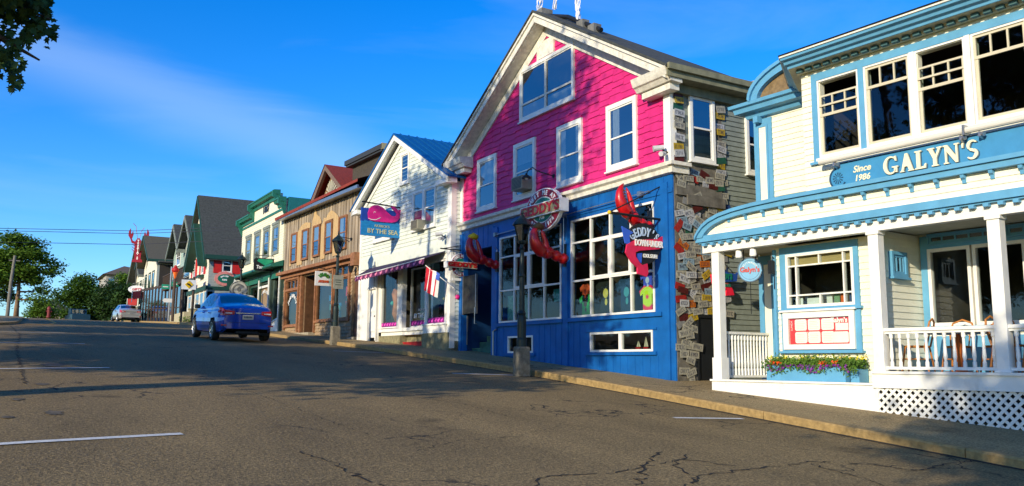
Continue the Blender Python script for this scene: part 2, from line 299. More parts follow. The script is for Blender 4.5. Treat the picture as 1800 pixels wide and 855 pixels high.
# ------------------------------------------------------------------ road, pavements, ground
def asphalt(name, base, crack=True, seed=0.):
    m = bpy.data.materials.new(name); m.use_nodes = True; t = m.node_tree; p = t.nodes['Principled BSDF']; p.inputs['Roughness'].default_value = .85; p.inputs['Specular IOR Level'].default_value = .3
    l = t.links.new; tcn = N(t, 'ShaderNodeTexCoord'); O = tcn.outputs['Object']
    f = N(t, 'ShaderNodeTexNoise', i_Scale=38, i_Detail=3, i_Roughness=.8); l(O, f.inputs[0])
    r = N(t, 'ShaderNodeValToRGB'); e = r.color_ramp.elements; e[0].position = .36; e[0].color = tuple(x * .45 for x in base) + (1,); e[1].position = .68; e[1].color = tuple(x * 1.75 for x in base) + (1,)
    l(f.outputs[0], r.inputs[0])
    mp_ = N(t, 'ShaderNodeMapping'); mp_.inputs['Scale'].default_value = (.6, .16, 1); l(O, mp_.inputs[0])
    g = N(t, 'ShaderNodeTexNoise', i_Scale=1.3, i_Detail=6, i_Roughness=.6); l(mp_.outputs[0], g.inputs[0])
    mr = N(t, 'ShaderNodeMapRange'); mr.inputs['From Min'].default_value = .3; mr.inputs['From Max'].default_value = .7; mr.inputs['To Min'].default_value = .72; mr.inputs['To Max'].default_value = 1.22; l(g.outputs[0], mr.inputs[0])
    x = N(t, 'ShaderNodeMix', data_type='RGBA', blend_type='MULTIPLY'); x.inputs[0].default_value = 1; l(r.outputs[0], x.inputs[6]); l(mr.outputs[0], x.inputs[7]); last = x.outputs[2]
    # light chips of stone
    v0 = N(t, 'ShaderNodeTexVoronoi', i_Scale=30); l(O, v0.inputs['Vector']); r0 = N(t, 'ShaderNodeValToRGB'); r0.color_ramp.elements[0].position = .12; r0.color_ramp.elements[0].color = (.55, .55, .55, 1); r0.color_ramp.elements[1].position = .3; r0.color_ramp.elements[1].color = (0, 0, 0, 1); l(v0.outputs['Distance'], r0.inputs[0])
    xc = N(t, 'ShaderNodeMix', data_type='RGBA'); xc.inputs[7].default_value = tuple(min(.6, b * 2.6) for b in base) + (1,); l(r0.outputs[0], xc.inputs[0]); l(last, xc.inputs[6]); last = xc.outputs[2]
    hgt = f.outputs[0]
    if crack:
        wn = N(t, 'ShaderNodeTexNoise', i_Scale=2.2, i_Detail=5); l(O, wn.inputs[0]); sc_ = N(t, 'ShaderNodeVectorMath', operation='SCALE'); sc_.inputs['Scale'].default_value = .8; l(wn.outputs['Color'], sc_.inputs[0])
        ad = N(t, 'ShaderNodeVectorMath', operation='ADD'); l(O, ad.inputs[0]); l(sc_.outputs[0], ad.inputs[1])
        v = N(t, 'ShaderNodeTexVoronoi', feature='DISTANCE_TO_EDGE', i_Scale=.85); l(ad.outputs[0], v.inputs['Vector'])
        cr = N(t, 'ShaderNodeValToRGB'); cr.color_ramp.elements[0].position = .006; cr.color_ramp.elements[0].color = (1, 1, 1, 1); cr.color_ramp.elements[1].position = .02; cr.color_ramp.elements[1].color = (0, 0, 0, 1); l(v.outputs['Distance'], cr.inputs[0])
        mk = N(t, 'ShaderNodeTexNoise', i_Scale=.33, i_Detail=2); mo = N(t, 'ShaderNodeVectorMath', operation='ADD'); mo.inputs[1].default_value = (seed, 4.1, 0); l(O, mo.inputs[0]); l(mo.outputs[0], mk.inputs[0])
        mr2 = N(t, 'ShaderNodeValToRGB'); mr2.color_ramp.elements[0].position = .56; mr2.color_ramp.elements[1].position = .62; l(mk.outputs[0], mr2.inputs[0])
        mu = N(t, 'ShaderNodeMath', operation='MULTIPLY'); l(cr.outputs[0], mu.inputs[0]); l(mr2.outputs[0], mu.inputs[1])
        x2 = N(t, 'ShaderNodeMix', data_type='RGBA'); x2.inputs[7].default_value = (.012, .011, .01, 1); l(mu.outputs[0], x2.inputs[0]); l(last, x2.inputs[6]); last = x2.outputs[2]
    # oil drips
    s = N(t, 'ShaderNodeTexNoise', i_Scale=.9, i_Detail=4); l(O, s.inputs[0]); sr = N(t, 'ShaderNodeValToRGB'); sr.color_ramp.elements[0].position = .66; sr.color_ramp.elements[1].position = .74; sr.color_ramp.elements[1].color = (.7, .7, .7, 1); l(s.outputs[0], sr.inputs[0])
    x3 = N(t, 'ShaderNodeMix', data_type='RGBA'); x3.inputs[7].default_value = tuple(b * .35 for b in base) + (1,); l(sr.outputs[0], x3.inputs[0]); l(last, x3.inputs[6]); l(x3.outputs[2], p.inputs['Base Color'])
    b = N(t, 'ShaderNodeBump'); b.inputs['Strength'].default_value = .9; b.inputs['Distance'].default_value = .02; l(hgt, b.inputs['Height']); l(b.outputs[0], p.inputs['Normal'])
    return m
ASPH = asphalt('asphalt', (.212, .150, .064), seed=2.0); PAVE = asphalt('pavement_asphalt', (.30, .215, .10), crack=True, seed=7.)
PAINT = M('worn_road_paint', (.62, .62, .58, 1), .7, var=.2, scale=30, bump=.4, dirt=.6)
YPAINT = M('yellow_road_paint', lin(200, 140, 20), .7, var=.2, scale=20, dirt=.4)
def sheet(fx0, fx1, fz, Y0, Y1, dy, nx):
    mb = MB(); vs = []; fs = []; ny = int((Y1 - Y0) / dy) + 1
    for j in range(ny):
        Y = Y0 + j * dy; a, b = fx0(Y), fx1(Y)
        for i in range(nx + 1): X = a + (b - a) * i / nx; vs.append((X, Y, fz(X, Y)))
    for j in range(ny - 1):
        for i in range(nx): q = j * (nx + 1) + i; fs.append((q, q + 1, q + nx + 2, q + nx + 1))
    return mb.add(vs, fs)
struct(sheet(lambda Y: -400, lambda Y: 400, lambda X, Y: c_(Y) - .5 - (max(0, abs(X - 5) - 60) * .03), -60, 900, 6, 40), 'ground', M('dry_ground', (.10, .09, .06, 1), .9, var=.3, scale=.3), True)
struct(sheet(lambda Y: -3.2, lambda Y: 10.6, zr, -30, 130, 1, 10), 'road', ASPH, True)
struct(sheet(lambda Y: kx(Y) + .14, lambda Y: 40, lambda X, Y: zs(Y) - .02 * max(0, 11 - X) + .0, -30, 130, 1, 14), 'pavement', PAVE, True)
struct(sheet(lambda Y: -30, lambda Y: interp(LX, Y) - .14, lambda X, Y: c_(Y) + .08, -30, 130, .5, 6), 'pavement_opposite', PAVE, True)
KERB = M('granite_kerb', lin(152, 126, 80), .85, var=.3, scale=14, bump=.8, bscale=40, dirt=.6)
mb = MB(); y = -27.55
while y < 128:
    y2 = y + 3.0; n = 4
    for i in range(n):
        a, b = y + .008 + (2.984) * i / n, y + .008 + 2.984 * (i + 1) / n
        p, q = kx(a), kx(b); za, zb = zs(a) - .02 * (11 - p), zs(b) - .02 * (11 - q); e = .012
        P = lambda X0, Y0, z0: [(X0, Y0, z0 - .3), (X0 + .155, Y0, z0 - .3), (X0 + .155, Y0, z0 + .004), (X0 + e, Y0, z0 + .004), (X0 - .004, Y0, z0 - .018)]
        A, B = P(p, a, za), P(q, b, zb); fs = [(k, (k + 1) % 5, (k + 1) % 5 + 5, k + 5) for k in range(5)]
        if i == 0: fs.append((4, 3, 2, 1, 0))
        if i == n - 1: fs.append((5, 6, 7, 8, 9))
        mb.add(A + B, fs)
    y = y2
struct(mb, 'kerb', KERB)
mb = MB()
for i in range(-20, 150):
    a, b = i * .8, i * .8 + .8; p, q = interp(LX, a), interp(LX, b)
    mb.add([(p, a, c_(a) - .3), (p, a, c_(a) + .09), (p - .15, a, c_(a) + .09), (q, b, c_(b) - .3), (q, b, c_(b) + .09), (q - .15, b, c_(b) + .09)], [(0, 3, 4, 1), (1, 4, 5, 2)])
struct(mb, 'kerb_opposite', KERB)
def strip_on_road(mb, pts, wd, dz=.005, m=0, jit=0):
    for (x0, y0), (x1, y1) in zip(pts, pts[1:]):
        d = Vector((x1 - x0, y1 - y0)); n = max(1, int(d.length / .5)); pn = Vector((-d.y, d.x)).normalized() * wd / 2
        for i in range(n):
            a = Vector((x0, y0)) + d * i / n; b = Vector((x0, y0)) + d * (i + 1) / n
            q = [a - pn, b - pn, b + pn, a + pn]; mb.add([(v.x, v.y, zr(v.x, v.y) + dz) for v in q], [(0, 1, 2, 3)], m)
for (p, q) in [((-.9, 7.95), (1.46, 8.28)), ((-.9, 15.2), (1.55, 15.55)), ((-.9, 22.3), (1.68, 22.6)), ((-.9, 28.9), (1.6, 29.2)), ((8.75, 8.55), (7.7, 8.75)), ((9.2, 15.2), (7.8, 15.45)), ((9.1, 22.2), (7.7, 22.4))]:
    mb = MB(); strip_on_road(mb, [p, q], .11); struct(mb, 'parking_line', PAINT)
mb = MB(); strip_on_road(mb, [(.4, 37.5), (1.1, 38.2), (1.6, 39.3), (1.9, 42), (2.0, 56)], .13); struct(mb, 'yellow_line', YPAINT)
CRK = M('crack_tar', (.014, .012, .01, 1), .95, var=.4)
def crack(pts, wd, sd):
    r = random.Random(sd); P = []
    for (x0, y0), (x1, y1) in zip(pts, pts[1:]):
        n = max(2, int(math.hypot(x1 - x0, y1 - y0) / .07))
        for i in range(n): t = i / n; P.append((x0 + (x1 - x0) * t + r.gauss(0, .022), y0 + (y1 - y0) * t + r.gauss(0, .022)))
    P.append(pts[-1]); mb = MB(); ws = [wd * r.uniform(.15, 1.5) for _ in P]
    for i in range(len(P) - 1):
        (a, b), (c, d) = P[i], P[i + 1]; L__ = math.hypot(c - a, d - b) or 1; nx, ny = -(d - b) / L__, (c - a) / L__
        if r.random() < .06: continue
        q = [(a - nx * ws[i], b - ny * ws[i]), (c - nx * ws[i + 1], d - ny * ws[i + 1]), (c + nx * ws[i + 1], d + ny * ws[i + 1]), (a + nx * ws[i], b + ny * ws[i])]
        mb.add([(x, y, zr(x, y) + .004) for x, y in q], [(0, 1, 2, 3)])
    struct(mb, 'road_crack', CRK)
for i, (pl, wd) in enumerate([([(2.2, 7.2), (2.3, 6.7), (2.29, 6.38), (2.35, 5.5), (2.2, 4.9)], .009), ([(3.2, 5.2), (3.72, 5.72), (4.27, 5.68), (4.59, 5.8), (5.46, 6.1), (5.75, 5.7)], .009), ([(5.5, 6.5), (4.96, 6.0), (4.6, 5.6), (4.1, 5.1)], .012),
    ([(4.5, 5.0), (5.08, 5.45), (5.83, 5.55), (6.7, 5.72), (7.31, 5.4), (7.35, 5.05), (8.35, 5.3), (9.0, 5.35)], .011), ([(5.7, 6.3), (5.17, 5.9), (4.95, 5.4), (4.45, 5.0)], .012), ([(5.0, 11.4), (5.43, 10.3), (5.36, 9.0), (5.8, 8.2), (6.9, 7.3), (7.4, 6.2)], .005), ([(6.61, 5.65), (6.5, 5.1), (6.3, 4.5)], .009), ([(.3, 13), (.25, 20), (.4, 27), (.2, 36)], .012), ([(5.6, 8.3), (4.6, 7.6), (3.9, 7.5), (3.2, 7.0)], .004), ([(2.6, 16), (3.0, 11), (3.1, 8)], .004)]): crack(pl, wd, i)
def stain(X, Y, rx, ry, sd, col):
    r = random.Random(sd); n = 26; mb = MB(); mb.add([(X + rx * math.cos(6.283 * k / n) * r.uniform(.6, 1.15), Y + ry * math.sin(6.283 * k / n) * r.uniform(.6, 1.15)) for k in range(0)], [])
    pts = [(X + rx * math.cos(6.283 * k / n) * r.uniform(.6, 1.15), Y + ry * math.sin(6.283 * k / n) * r.uniform(.6, 1.15)) for k in range(n)]
    mb.add([(x, y, zr(x, y) + .0025) for x, y in pts], [tuple(range(n))]); struct(mb, 'road_stain', col)
OIL = M('oil_stain', (.10, .08, .05, 1), .85, var=.7, scale=9, bump=.6)
stain(.5, 9.95, .10, .2, 1, OIL); stain(.75, 16.2, .22, .4, 2, OIL); stain(.1, 9.7, .06, .1, 3, OIL); stain(.5, 12.9, .1, .16, 4, OIL); stain(.2, 11.2, .07, .12, 5, OIL)
# dark gap of grit along the kerb foot
mb = MB(); strip_on_road(mb, [(kx(v) - .05, v) for v in [x * .7 for x in range(-10, 60)]], .1, .004); struct(mb, 'gutter', M('gutter_grit', (.03, .026, .018, 1), .95, var=.6, scale=12))
# ------------------------------------------------------------------ windows
def window(par, x0, x1, z0, z1, y=0, xf=None, t=.07, mid=True, pane=UGLASS, frame=WHITE, sill=True, cols=1, rows=1, curtain=None, back=True, sash=.035, name='window', proud=.045, midz=.5):
    """closed sash window standing proud of the wall face at depth y (street is -y)"""
    mb = MB(xf); a, b = y - proud, y + .02
    mb.box(x0, x0 + t, a, b, z0, z1); mb.box(x1 - t, x1, a, b, z0, z1); mb.box(x0 + t, x1 - t, a, b, z1 - t, z1); mb.box(x0 + t, x1 - t, a, b, z0, z0 + t)
    if sill: mb.box(x0 - .03, x1 + .03, a - .03, b, z0 - .035, z0 - .002)
    X0, X1, Z0, Z1 = x0 + t, x1 - t, z0 + t, z1 - t; s = sash; c, d = y - proud * .55, y + .01
    mb.box(X0, X0 + s, c, d, Z0, Z1); mb.box(X1 - s, X1, c, d, Z0, Z1); mb.box(X0 + s, X1 - s, c, d, Z1 - s, Z1); mb.box(X0 + s, X1 - s, c, d, Z0, Z0 + s)
    if mid: zm = Z0 + (Z1 - Z0) * midz; mb.box(X0 + s, X1 - s, c - .008, d, zm - s / 2, zm + s / 2)
    for i in range(1, cols): xm = X0 + (X1 - X0) * i / cols; mb.box(xm - .012, xm + .012, c, d, Z0 + s, Z1 - s)
    for i in range(1, rows): zm = Z0 + (Z1 - Z0) * i / rows; mb.box(X0 + s, X1 - s, c + .003, d, zm - .012, zm + .012)
    f = mb.build(name, frame, par)
    pz = par.get('_z')
    g = MB(xf).quad((X0, y - .012, Z0), (X1, y - .012, Z0), (X1, y - .012, Z1), (X0, y - .012, Z1)).build('pane', pane); g.parent = f
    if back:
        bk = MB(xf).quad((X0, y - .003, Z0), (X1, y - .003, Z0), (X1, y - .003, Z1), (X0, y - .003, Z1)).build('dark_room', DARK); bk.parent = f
    if curtain:
        cm = MB(xf)
        for (u0, u1, v0, v1) in curtain:
            A, B = X0 + (X1 - X0) * u0, X0 + (X1 - X0) * u1; n = max(3, int((B - A) / .03)); zlo, zhi = Z0 + (Z1 - Z0) * v0, Z0 + (Z1 - Z0) * v1
            for i in range(n):
                xa, xb = A + (B - A) * i / n, A + (B - A) * (i + 1) / n; ya, yb = (y - .0045 - .003 * (i % 2)), (y - .0045 - .003 * ((i + 1) % 2))
                cm.quad((xa, ya, zlo), (xb, yb, zlo), (xb, yb, zhi), (xa, ya, zhi))
        cu = cm.build('curtain', CURT); cu.parent = f
    return f
def room(par, x0, x1, y0, y1, z0, z1, xf=None, mat=ROOM, name='room'):
    mb = MB(xf); mb.quad((x0, y1, z0), (x1, y1, z0), (x1, y1, z1), (x0, y1, z1)); mb.quad((x0, y0, z0), (x0, y1, z0), (x0, y1, z1), (x0, y0, z1)); mb.quad((x1, y0, z0), (x1, y1, z0), (x1, y1, z1), (x1, y0, z1))
    mb.quad((x0, y0, z0), (x1, y0, z0), (x1, y1, z0), (x0, y1, z0)); mb.quad((x0, y0, z1), (x1, y0, z1), (x1, y1, z1), (x0, y1, z1)); return mb.build(name, mat, par)
def grid_window(par, x0, x1, z0, z1, y, cols, zbars, t=.045, bar=.02, frame=WHITE, pane=GLASS, inner=(), name='shop_window', extra=None, th=.05):
    """fixed window set in an opening; zbars = heights of the rails; inner = (col,row) cells with a second sash"""
    mb = MB(); a, b = y - th, y + .03
    mb.box(x0, x0 + t, a, b, z0, z1); mb.box(x1 - t, x1, a, b, z0, z1); mb.box(x0 + t, x1 - t, a, b, z1 - t, z1); mb.box(x0 + t, x1 - t, a, b, z0, z0 + t)
    xs = [x0 + t + (x1 - x0 - 2 * t) * i / cols for i in range(cols + 1)]; zz = [z0 + t] + list(zbars) + [z1 - t]
    for x in xs[1:-1]: mb.box(x - bar, x + bar, a + .01, b, z0 + t, z1 - t)
    for z in zbars: mb.box(x0 + t, x1 - t, a + .013, b, z - bar, z + bar)
    for (i, j) in inner:
        p, q, r, s = xs[i] + bar, xs[i + 1] - bar, zz[j] + bar, zz[j + 1] - bar; k = .045
        mb.box(p, p + k, a + .005, b, r, s); mb.box(q - k, q, a + .005, b, r, s); mb.box(p + k, q - k, a + .005, b, r, r + k); mb.box(p + k, q - k, a + .005, b, s - k, s)
    if extra: extra(mb, a, b)
    f = mb.build(name, frame, par); g = MB().quad((x0 + t, y, z0 + t), (x1 - t, y, z0 + t), (x1 - t, y, z1 - t), (x0 + t, y, z1 - t)).build('pane', pane); g.parent = f
    return f
# ------------------------------------------------------------------ the pink and blue gabled pub
G = Frame(11, 21.36, 0); W = 8.95
gz = lambda x: zs(21.36 - x)
H = G.house('gabled_shop', 'pink shingled gable building with bright blue ground floor and big grid windows', 'shop building', -.3)
ax, az_, ez = 4.5, 8.28, 5.6                       # apex, eaves
sl = (az_ - ez) / (ax + .05)
GW = (3.25, 5.67, 6.09, 7.47)
UP = [(1.0, 2.04), (2.96, 3.99), (4.96, 5.97), (6.9, 7.93)]
def gxl(z): return max(0, (z - ez) / sl - .05) if z > ez else 0
def gxr(z): return min(W, W - (z - ez) / sl + .05) if z > ez else W
mb = MB(); mb.poly([(0, 3.8), (W, 3.8), (W, ez), (ax, az_), (0, ez)], .0, .12)
mb.clad(3.92, az_ - .03, -.004, .155, gxl, gxr, holes=[(a, b, 4.1, 5.56) for a, b in UP] + [GW], lap=.02, piece=.42, jit=.028)
mb.build('shingle_front', PINK, H)
# blue ground floor with its openings
BL, BR = (2.21, 5.08, 1.02, 3.24), (5.48, 8.38, 1.02, 3.24); LW, RW = (2.66, 3.85, .25, .67), (6.2, 8.29, .25, .67); EN = (.17, 1.82, -1, 3.08)
mb = MB(); mb.wall(0, W, -1.2, 3.8, 0, .14, holes=[BL, BR, LW, RW, EN])
for x in (2.02, 5.27, 8.72):                                        # raised pilaster boards and rails
    mb.box(x - .1, x + .1, -.035, 0, -.6, 3.55)
mb.box(.0, .15, -.05, 0, -.3, 3.6); mb.box(1.83, 1.91, -.03, 0, -.4, 3.6)
mb.box(1.92, W, -.02, 0, 3.33, 3.42); mb.box(2.12, 5.16, -.05, 0, .93, 1.01); mb.box(5.38, 8.6, -.05, 0, .93, 1.01)
mb.box(2.5, 3.98, -.05, 0, .18, .245); mb.box(6.05, 8.42, -.05, 0, .18, .245); mb.box(6.05, 8.42, -.03, 0, .675, .72)
x = 2.2
while x < 8.9:                                                      # narrow battens below the windows and in the frieze
    for z0, z1 in ((-.9, .17), (3.44, 3.68)):
        if z1 < 1 or x > 5.5: mb.box(x, x + .012, -.008, 0, z0, z1)
    if not (LW[0] - .2 < x < LW[1] + .2 or RW[0] - .2 < x < RW[1] + .2): mb.box(x, x + .012, -.008, 0, .18, .92)
    x += .24
x = .2
while x < 1.8: mb.box(x, x + .015, -.008, 0, 3.1, 3.66); x += .27
mb.build('board_front', BLUE, H)
# belt board between the storeys
mb = MB(); mb.yz([(-.01, 3.69), (-.09, 3.71), (-.10, 3.80), (-.16, 3.84), (-.17, 3.91), (-.01, 3.94)], -.32, W + .02)
mb.box(W + .022, W + .17, -.17, .35, 3.84, 3.91); mb.box(W + .022, W + .1, -.1, .35, 3.70, 3.838); mb.build('belt_board', OLDWHITE, H)
# corner boards
MB().box(-.02, .13, -.05, .0, 3.94, 5.62).build('corner_board', WHITE, H)
MB().box(W - .17, W + .03, -.055, .1, 3.94, 5.6).build('corner_board', WHITE, H)
# rakes with a deep overhang, soffit, returns
def rake(mb, y0, y1, th, off, x0=-.3, x1=W + .3):
    s = sl; topz = lambda x: az_ + off - abs(x - ax) * s
    mb.poly([(x0, topz(x0) - th), (ax, topz(ax) - th), (ax, topz(ax)), (x0, topz(x0))], y0, y1)
    mb.poly([(ax, topz(ax) - th), (x1, topz(x1) - th), (x1, topz(x1)), (ax, topz(ax))], y0, y1)
mb = MB(); rake(mb, -.40, -.34, .2, .2); rake(mb, -.44, -.37, .07, .24); rake(mb, -.34, -.02, .03, .02); rake(mb, -.05, -.012, .26, -.02, -.05, W + .05)
for s_, x in ((1, -.36), (-1, W + .36)):
    a, b = sorted((x, x + s_ * 1.05)); mb.yz([(-.02, 5.42), (-.30, 5.44), (-.36, 5.52), (-.40, 5.54), (-.44, 5.63), (-.46, 5.70), (-.02, 5.74)], a, b)
    a, b = sorted((x + s_ * .1, x + s_ * .95)); mb.box(a, b, -.25, -.01, 5.3, 5.42)
mb.build('rake_trim', OLDWHITE, H)
# roof
D = 11
f = lambda x, t=0: az_ + .25 - abs(x - ax) * sl + t
mb = MB(); a, b, db, dr = -.42, W + .42, .5, 1.9
for t in (0, .05): mb.add([(a, -.47, f(a, t)), (ax, -.47, f(ax, t)), (ax, db, f(ax, t)), (a, dr, f(a, t)), (b, -.47, f(b, t)), (b, dr, f(b, t))], [(0, 1, 2, 3), (1, 4, 5, 2), (3, 2, 5)])
mb.add([(a, -.47, f(a)), (ax, -.47, f(ax)), (ax, -.47, f(ax, .05)), (a, -.47, f(a, .05)), (b, -.47, f(b)), (b, -.47, f(b, .05))], [(0, 1, 2, 3), (1, 4, 5, 2)])
mb.box(a, b, dr - .1, D, 5.66, 5.74); mb.build('roof', SHING, H)
MB().poly([(7.6, 5.75), (8.6, 5.75), (8.7, 6.25), (7.4, 6.25)], 3.3, 3.4).box(7.3, 8.8, 2.9, 4.2, 6.2, 6.26).build('roof_hatch', M('hatch', (.3, .3, .3, 1), .5), H)
MB().box(6.5, 9.0, 4.8, 8, 5.74, 6.35).build('roof_shed', M('shed_beige', lin(170, 150, 110), .8), H)
# eaves box running back on the downhill side, with gutter
mb = MB(); mb.box(W + .0, W + .36, -.02, D, 5.50, 5.56); mb.box(W + .36, W + .40, -.42, D, 5.5, 5.72); mb.box(W + .402, W + .47, -.44, D, 5.62, 5.74); mb.box(W, W + .12, -.0, D, 5.32, 5.5)
mb.build('eaves', M('green_grey_eaves', lin(120, 118, 92), .7, var=.25, dirt=.6), H)
MB().box(-.36, 0, -.02, D, 5.50, 5.56).box(-.40, -.36, -.42, D, 5.5, 5.72).build('eaves', M('green_grey_eaves'), H)
MB().box(.02, .12, .14, D, -1.2, 5.5).box(.12, W - .12, D - .1, D, -1.2, 5.5).build('rear_wall', GREYS, H)
# side wall facing the alley
S = side(W)
SW = [(.43, 1.1, 4.0, 5.38), (1.99, 2.6, 3.92, 5.2)]
mb = MB(S); mb.box(.1, D, .0, .1, -1.2, 5.45); mb.clad(-1.2, 5.4, -.002, .105, 1.33, D, holes=[SW[1]], lap=.018); mb.build('side_clapboards', GREYS, H)
mb = MB(S)
z = -1.0
while z < 5.3:
    u = .03
    while u < 1.3:
        d = rnd.uniform(.25, .5); u2 = min(u + d, 1.34)
        if not (u2 > .43 and u < 1.1 and z > 3.7 and z < 5.35): mb.box(u, u2 - .003, -.012, .0, z, min(z + .288, 5.32))
        u += d
    z += .29
mb.build('old_board_corner', OLDPLY, H)
MB(S).box(.05, 1.25, -.06, -.014, 3.28, 3.5).box(.3, 1.3, -.1, -.06, 3.1, 3.3).build('ledge_board', OLDPLY, H)
for a in SW: window(H, a[0], a[1], a[2], a[3], -.03, S, t=.07, frame=WHITE, curtain=[(0, 1, 0, .5)])
pc = [M('plate_' + n, tuple(v * .72 for v in c[:3]) + (1,), .45, var=.25, scale=14, metal=.0, dirt=.5) for n, c in (('white', (.5, .51, .52, 1)), ('cream', (.40, .38, .30, 1)), ('orange', lin(196, 106, 30)), ('yellow', lin(190, 160, 40)), ('blue', lin(50, 80, 140)), ('maroon', lin(84, 30, 26)), ('green', lin(40, 92, 72)), ('red', lin(160, 40, 34)), ('grey', (.25, .25, .24, 1)), ('pale_blue', lin(140, 165, 180)))]  # all plate colours scaled down, painting in the shade of the alley
PLT = M('plate_print', lin(40, 44, 70), .5)
pw = [7, 5, 2, 2.4, 2.2, 4, 1.8, 1.6, 4.5, 3]
plates = []
placed = []
z = 5.2; pr = random.Random(3)
def plate_at(u, z, a, mb, k, num):
    w_, h_ = .255 * pr.uniform(.85, 1.1), .13 * pr.uniform(.9, 1.15); ca, sa = math.cos(a), math.sin(a); y = -.024 - pr.uniform(0, .05)
    def q(p, r, yy): return (u + p * ca - r * sa, yy, z + p * sa + r * ca)
    vs = [q(x_, z_, yy) for yy in (y, y - .006) for x_, z_ in ((-w_ / 2, -h_ / 2), (w_ / 2, -h_ / 2), (w_ / 2, h_ / 2), (-w_ / 2, h_ / 2))]
    mb.add(vs, [(0, 3, 2, 1), (4, 5, 6, 7), (0, 1, 5, 4), (1, 2, 6, 5), (2, 3, 7, 6), (3, 0, 4, 7)], 0)
    for i in range(5 if num else 0):                               # raised characters as small bars
        xx = -w_ * .34 + i * w_ * .155
        for (dx, dz, ww, hh) in pr.choice([((0, 0, .008, .07),), ((0, .03, .03, .008), (0.012, 0, .008, .07)), ((0, .03, .026, .008), (0, -.03, .026, .008), (-.01, 0, .007, .06)), ((-.01, 0, .007, .07), (.012, 0, .007, .07), (0, 0, .02, .007))]):
            X0, X1, Z0, Z1 = xx + dx - ww / 2, xx + dx + ww / 2, dz - hh / 2, dz + hh / 2
            mb.add([q(X0, Z0, y - .008), q(X1, Z0, y - .008), q(X1, Z1, y - .008), q(X0, Z1, y - .008)], [(0, 1, 2, 3)], 1)
cells = []
for r_ in range(52):
    zc = 5.28 - r_ * .118
    for c__ in range(7):
        u = .13 + c__ * .205 + (r_ % 2) * .07 + pr.uniform(-.05, .05)
        if zc > 3.85: u = (.15, .36, 1.27)[c__] if c__ < 3 else 9
        if u > 1.38: continue
        if 3.85 < zc and .3 < u < 1.2: continue
        if zc < .95 and u > .5: continue
        if zc < .2 and pr.random() < .45: continue
        if 3.25 < zc < 3.5 and pr.random() < .6: continue
        if pr.random() < .12: continue
        cells.append((u, zc + pr.uniform(-.03, .03)))
stuff = MB(S)
for i, (u, zc) in enumerate(cells):
    a = pr.gauss(0, .07) if zc > 3.8 else pr.gauss(0, .5) if pr.random() < .5 else pr.gauss(0, .15)
    k = pr.choices(range(10), pw)[0]
    if u > .05 and pr.random() < 98 / len(cells) and len(plates) < 98:
        mb = MB(S); plate_at(u, zc, a, mb, k, k in (0, 1, 3, 9, 2, 4)); plates.append(mb.build('license_plate', [pc[k], PLT], H))
    else: plate_at(u, zc, a, stuff, k, True) ; 
so = stuff.build('license_plates', [pc[1], PLT], H) if stuff.v else None
if so:
    so['kind'] = 'stuff'
# alley door in the plates wall
mb = MB(S); mb.box(.52, .56, -.05, 0, -.9, .95); mb.box(1.3, 1.34, -.05, 0, -.9, .95); mb.box(.56, 1.3, -.05, 0, .9, .95); mb.box(.58, 1.28, -.02, 0, -.9, .9); mb.build('side_door', BLACK, H)
# front windows
for i, (a, b) in enumerate(UP):
    window(H, a, b, 4.1, 5.56, -.02, t=.1, curtain=[[(0, 1, .5, 1)], [(0, 1, .62, .95)], [(.0, .3, 0, 1), (.8, 1, 0, 1)], [(.12, .4, 0, 1)]][i], midz=.47)
def ex(mb, a, b): pass
f = window(H, *GW, -.02, t=.08, mid=False, sill=True, curtain=[(0, .48, 0, .3), (.52, 1, 0, .22)]); 
m2 = MB().box(4.42, 4.5, -.06, .0, 6.17, 7.39).box(3.33, 4.42, -.055, 0, 6.5, 6.55).box(4.5, 5.59, -.055, 0, 6.5, 6.55).build('mullion', OLDWHITE); m2.parent = f
MB().box(4.1, 4.8, -.045, 0, 7.5, 7.92).box(4.07, 4.12, -.06, 0, 7.47, 7.96).box(4.78, 4.83, -.06, 0, 7.47, 7.8).build('gable_panel', OLDWHITE, H)
# shop rooms
room(H, 2.0, 5.2, .14, 2.6, .9, 3.4, name='shop_room'); room(H, 5.25, 8.8, .14, 2.6, .9, 3.4, name='shop_room')
room(H, 2.6, 3.9, .14, 1.0, .1, .8, name='cellar_room'); room(H, 6.1, 8.4, .14, 1.0, .1, .8, name='cellar_room')
grid_window(H, *BL, .03, 4, (1.84, 2.71), inner=((1, 1), (2, 1))); grid_window(H, *BR, .03, 4, (1.84, 2.71), inner=((1, 1), (2, 1)))
grid_window(H, *LW, .03, 1, (), name='cellar_window', th=.045); grid_window(H, *RW, .03, 2, (), bar=.05, name='cellar_window', th=.045)
# entry recess with steps
mb = MB(); mb.box(.0, .165, .14, 1.6, -.5, 3.3); mb.box(1.83, 1.95, .14, 1.6, -.5, 3.3); mb.box(.165, 1.83, 1.5, 1.6, -.5, 3.3); mb.box(.165, 1.83, .14, 1.5, 3.1, 3.2); mb.box(.3, .75, 1.44, 1.49, .6, 2.9); mb.build('entry_recess', DBLUE, H)
mb = MB()
for i in range(5): mb.box(.17 + 0, 1.82, .3 + i * .24, 1.5, gz(1) - .1, gz(1) + .13 + i * .17)
mb.build('entry_steps', M('green_lit_steps', lin(46, 92, 84), .7, var=.3), H)  # green light on the steps is put into their colour
MB().box(.2, .24, .1, .13, .5, 1.3).tube([(.95, .02, 1.05), (.95, -.05, 1.05), (.95, -.05, 1.5), (.95, .02, 1.5)], .012).build('door_handle', STEEL, H)
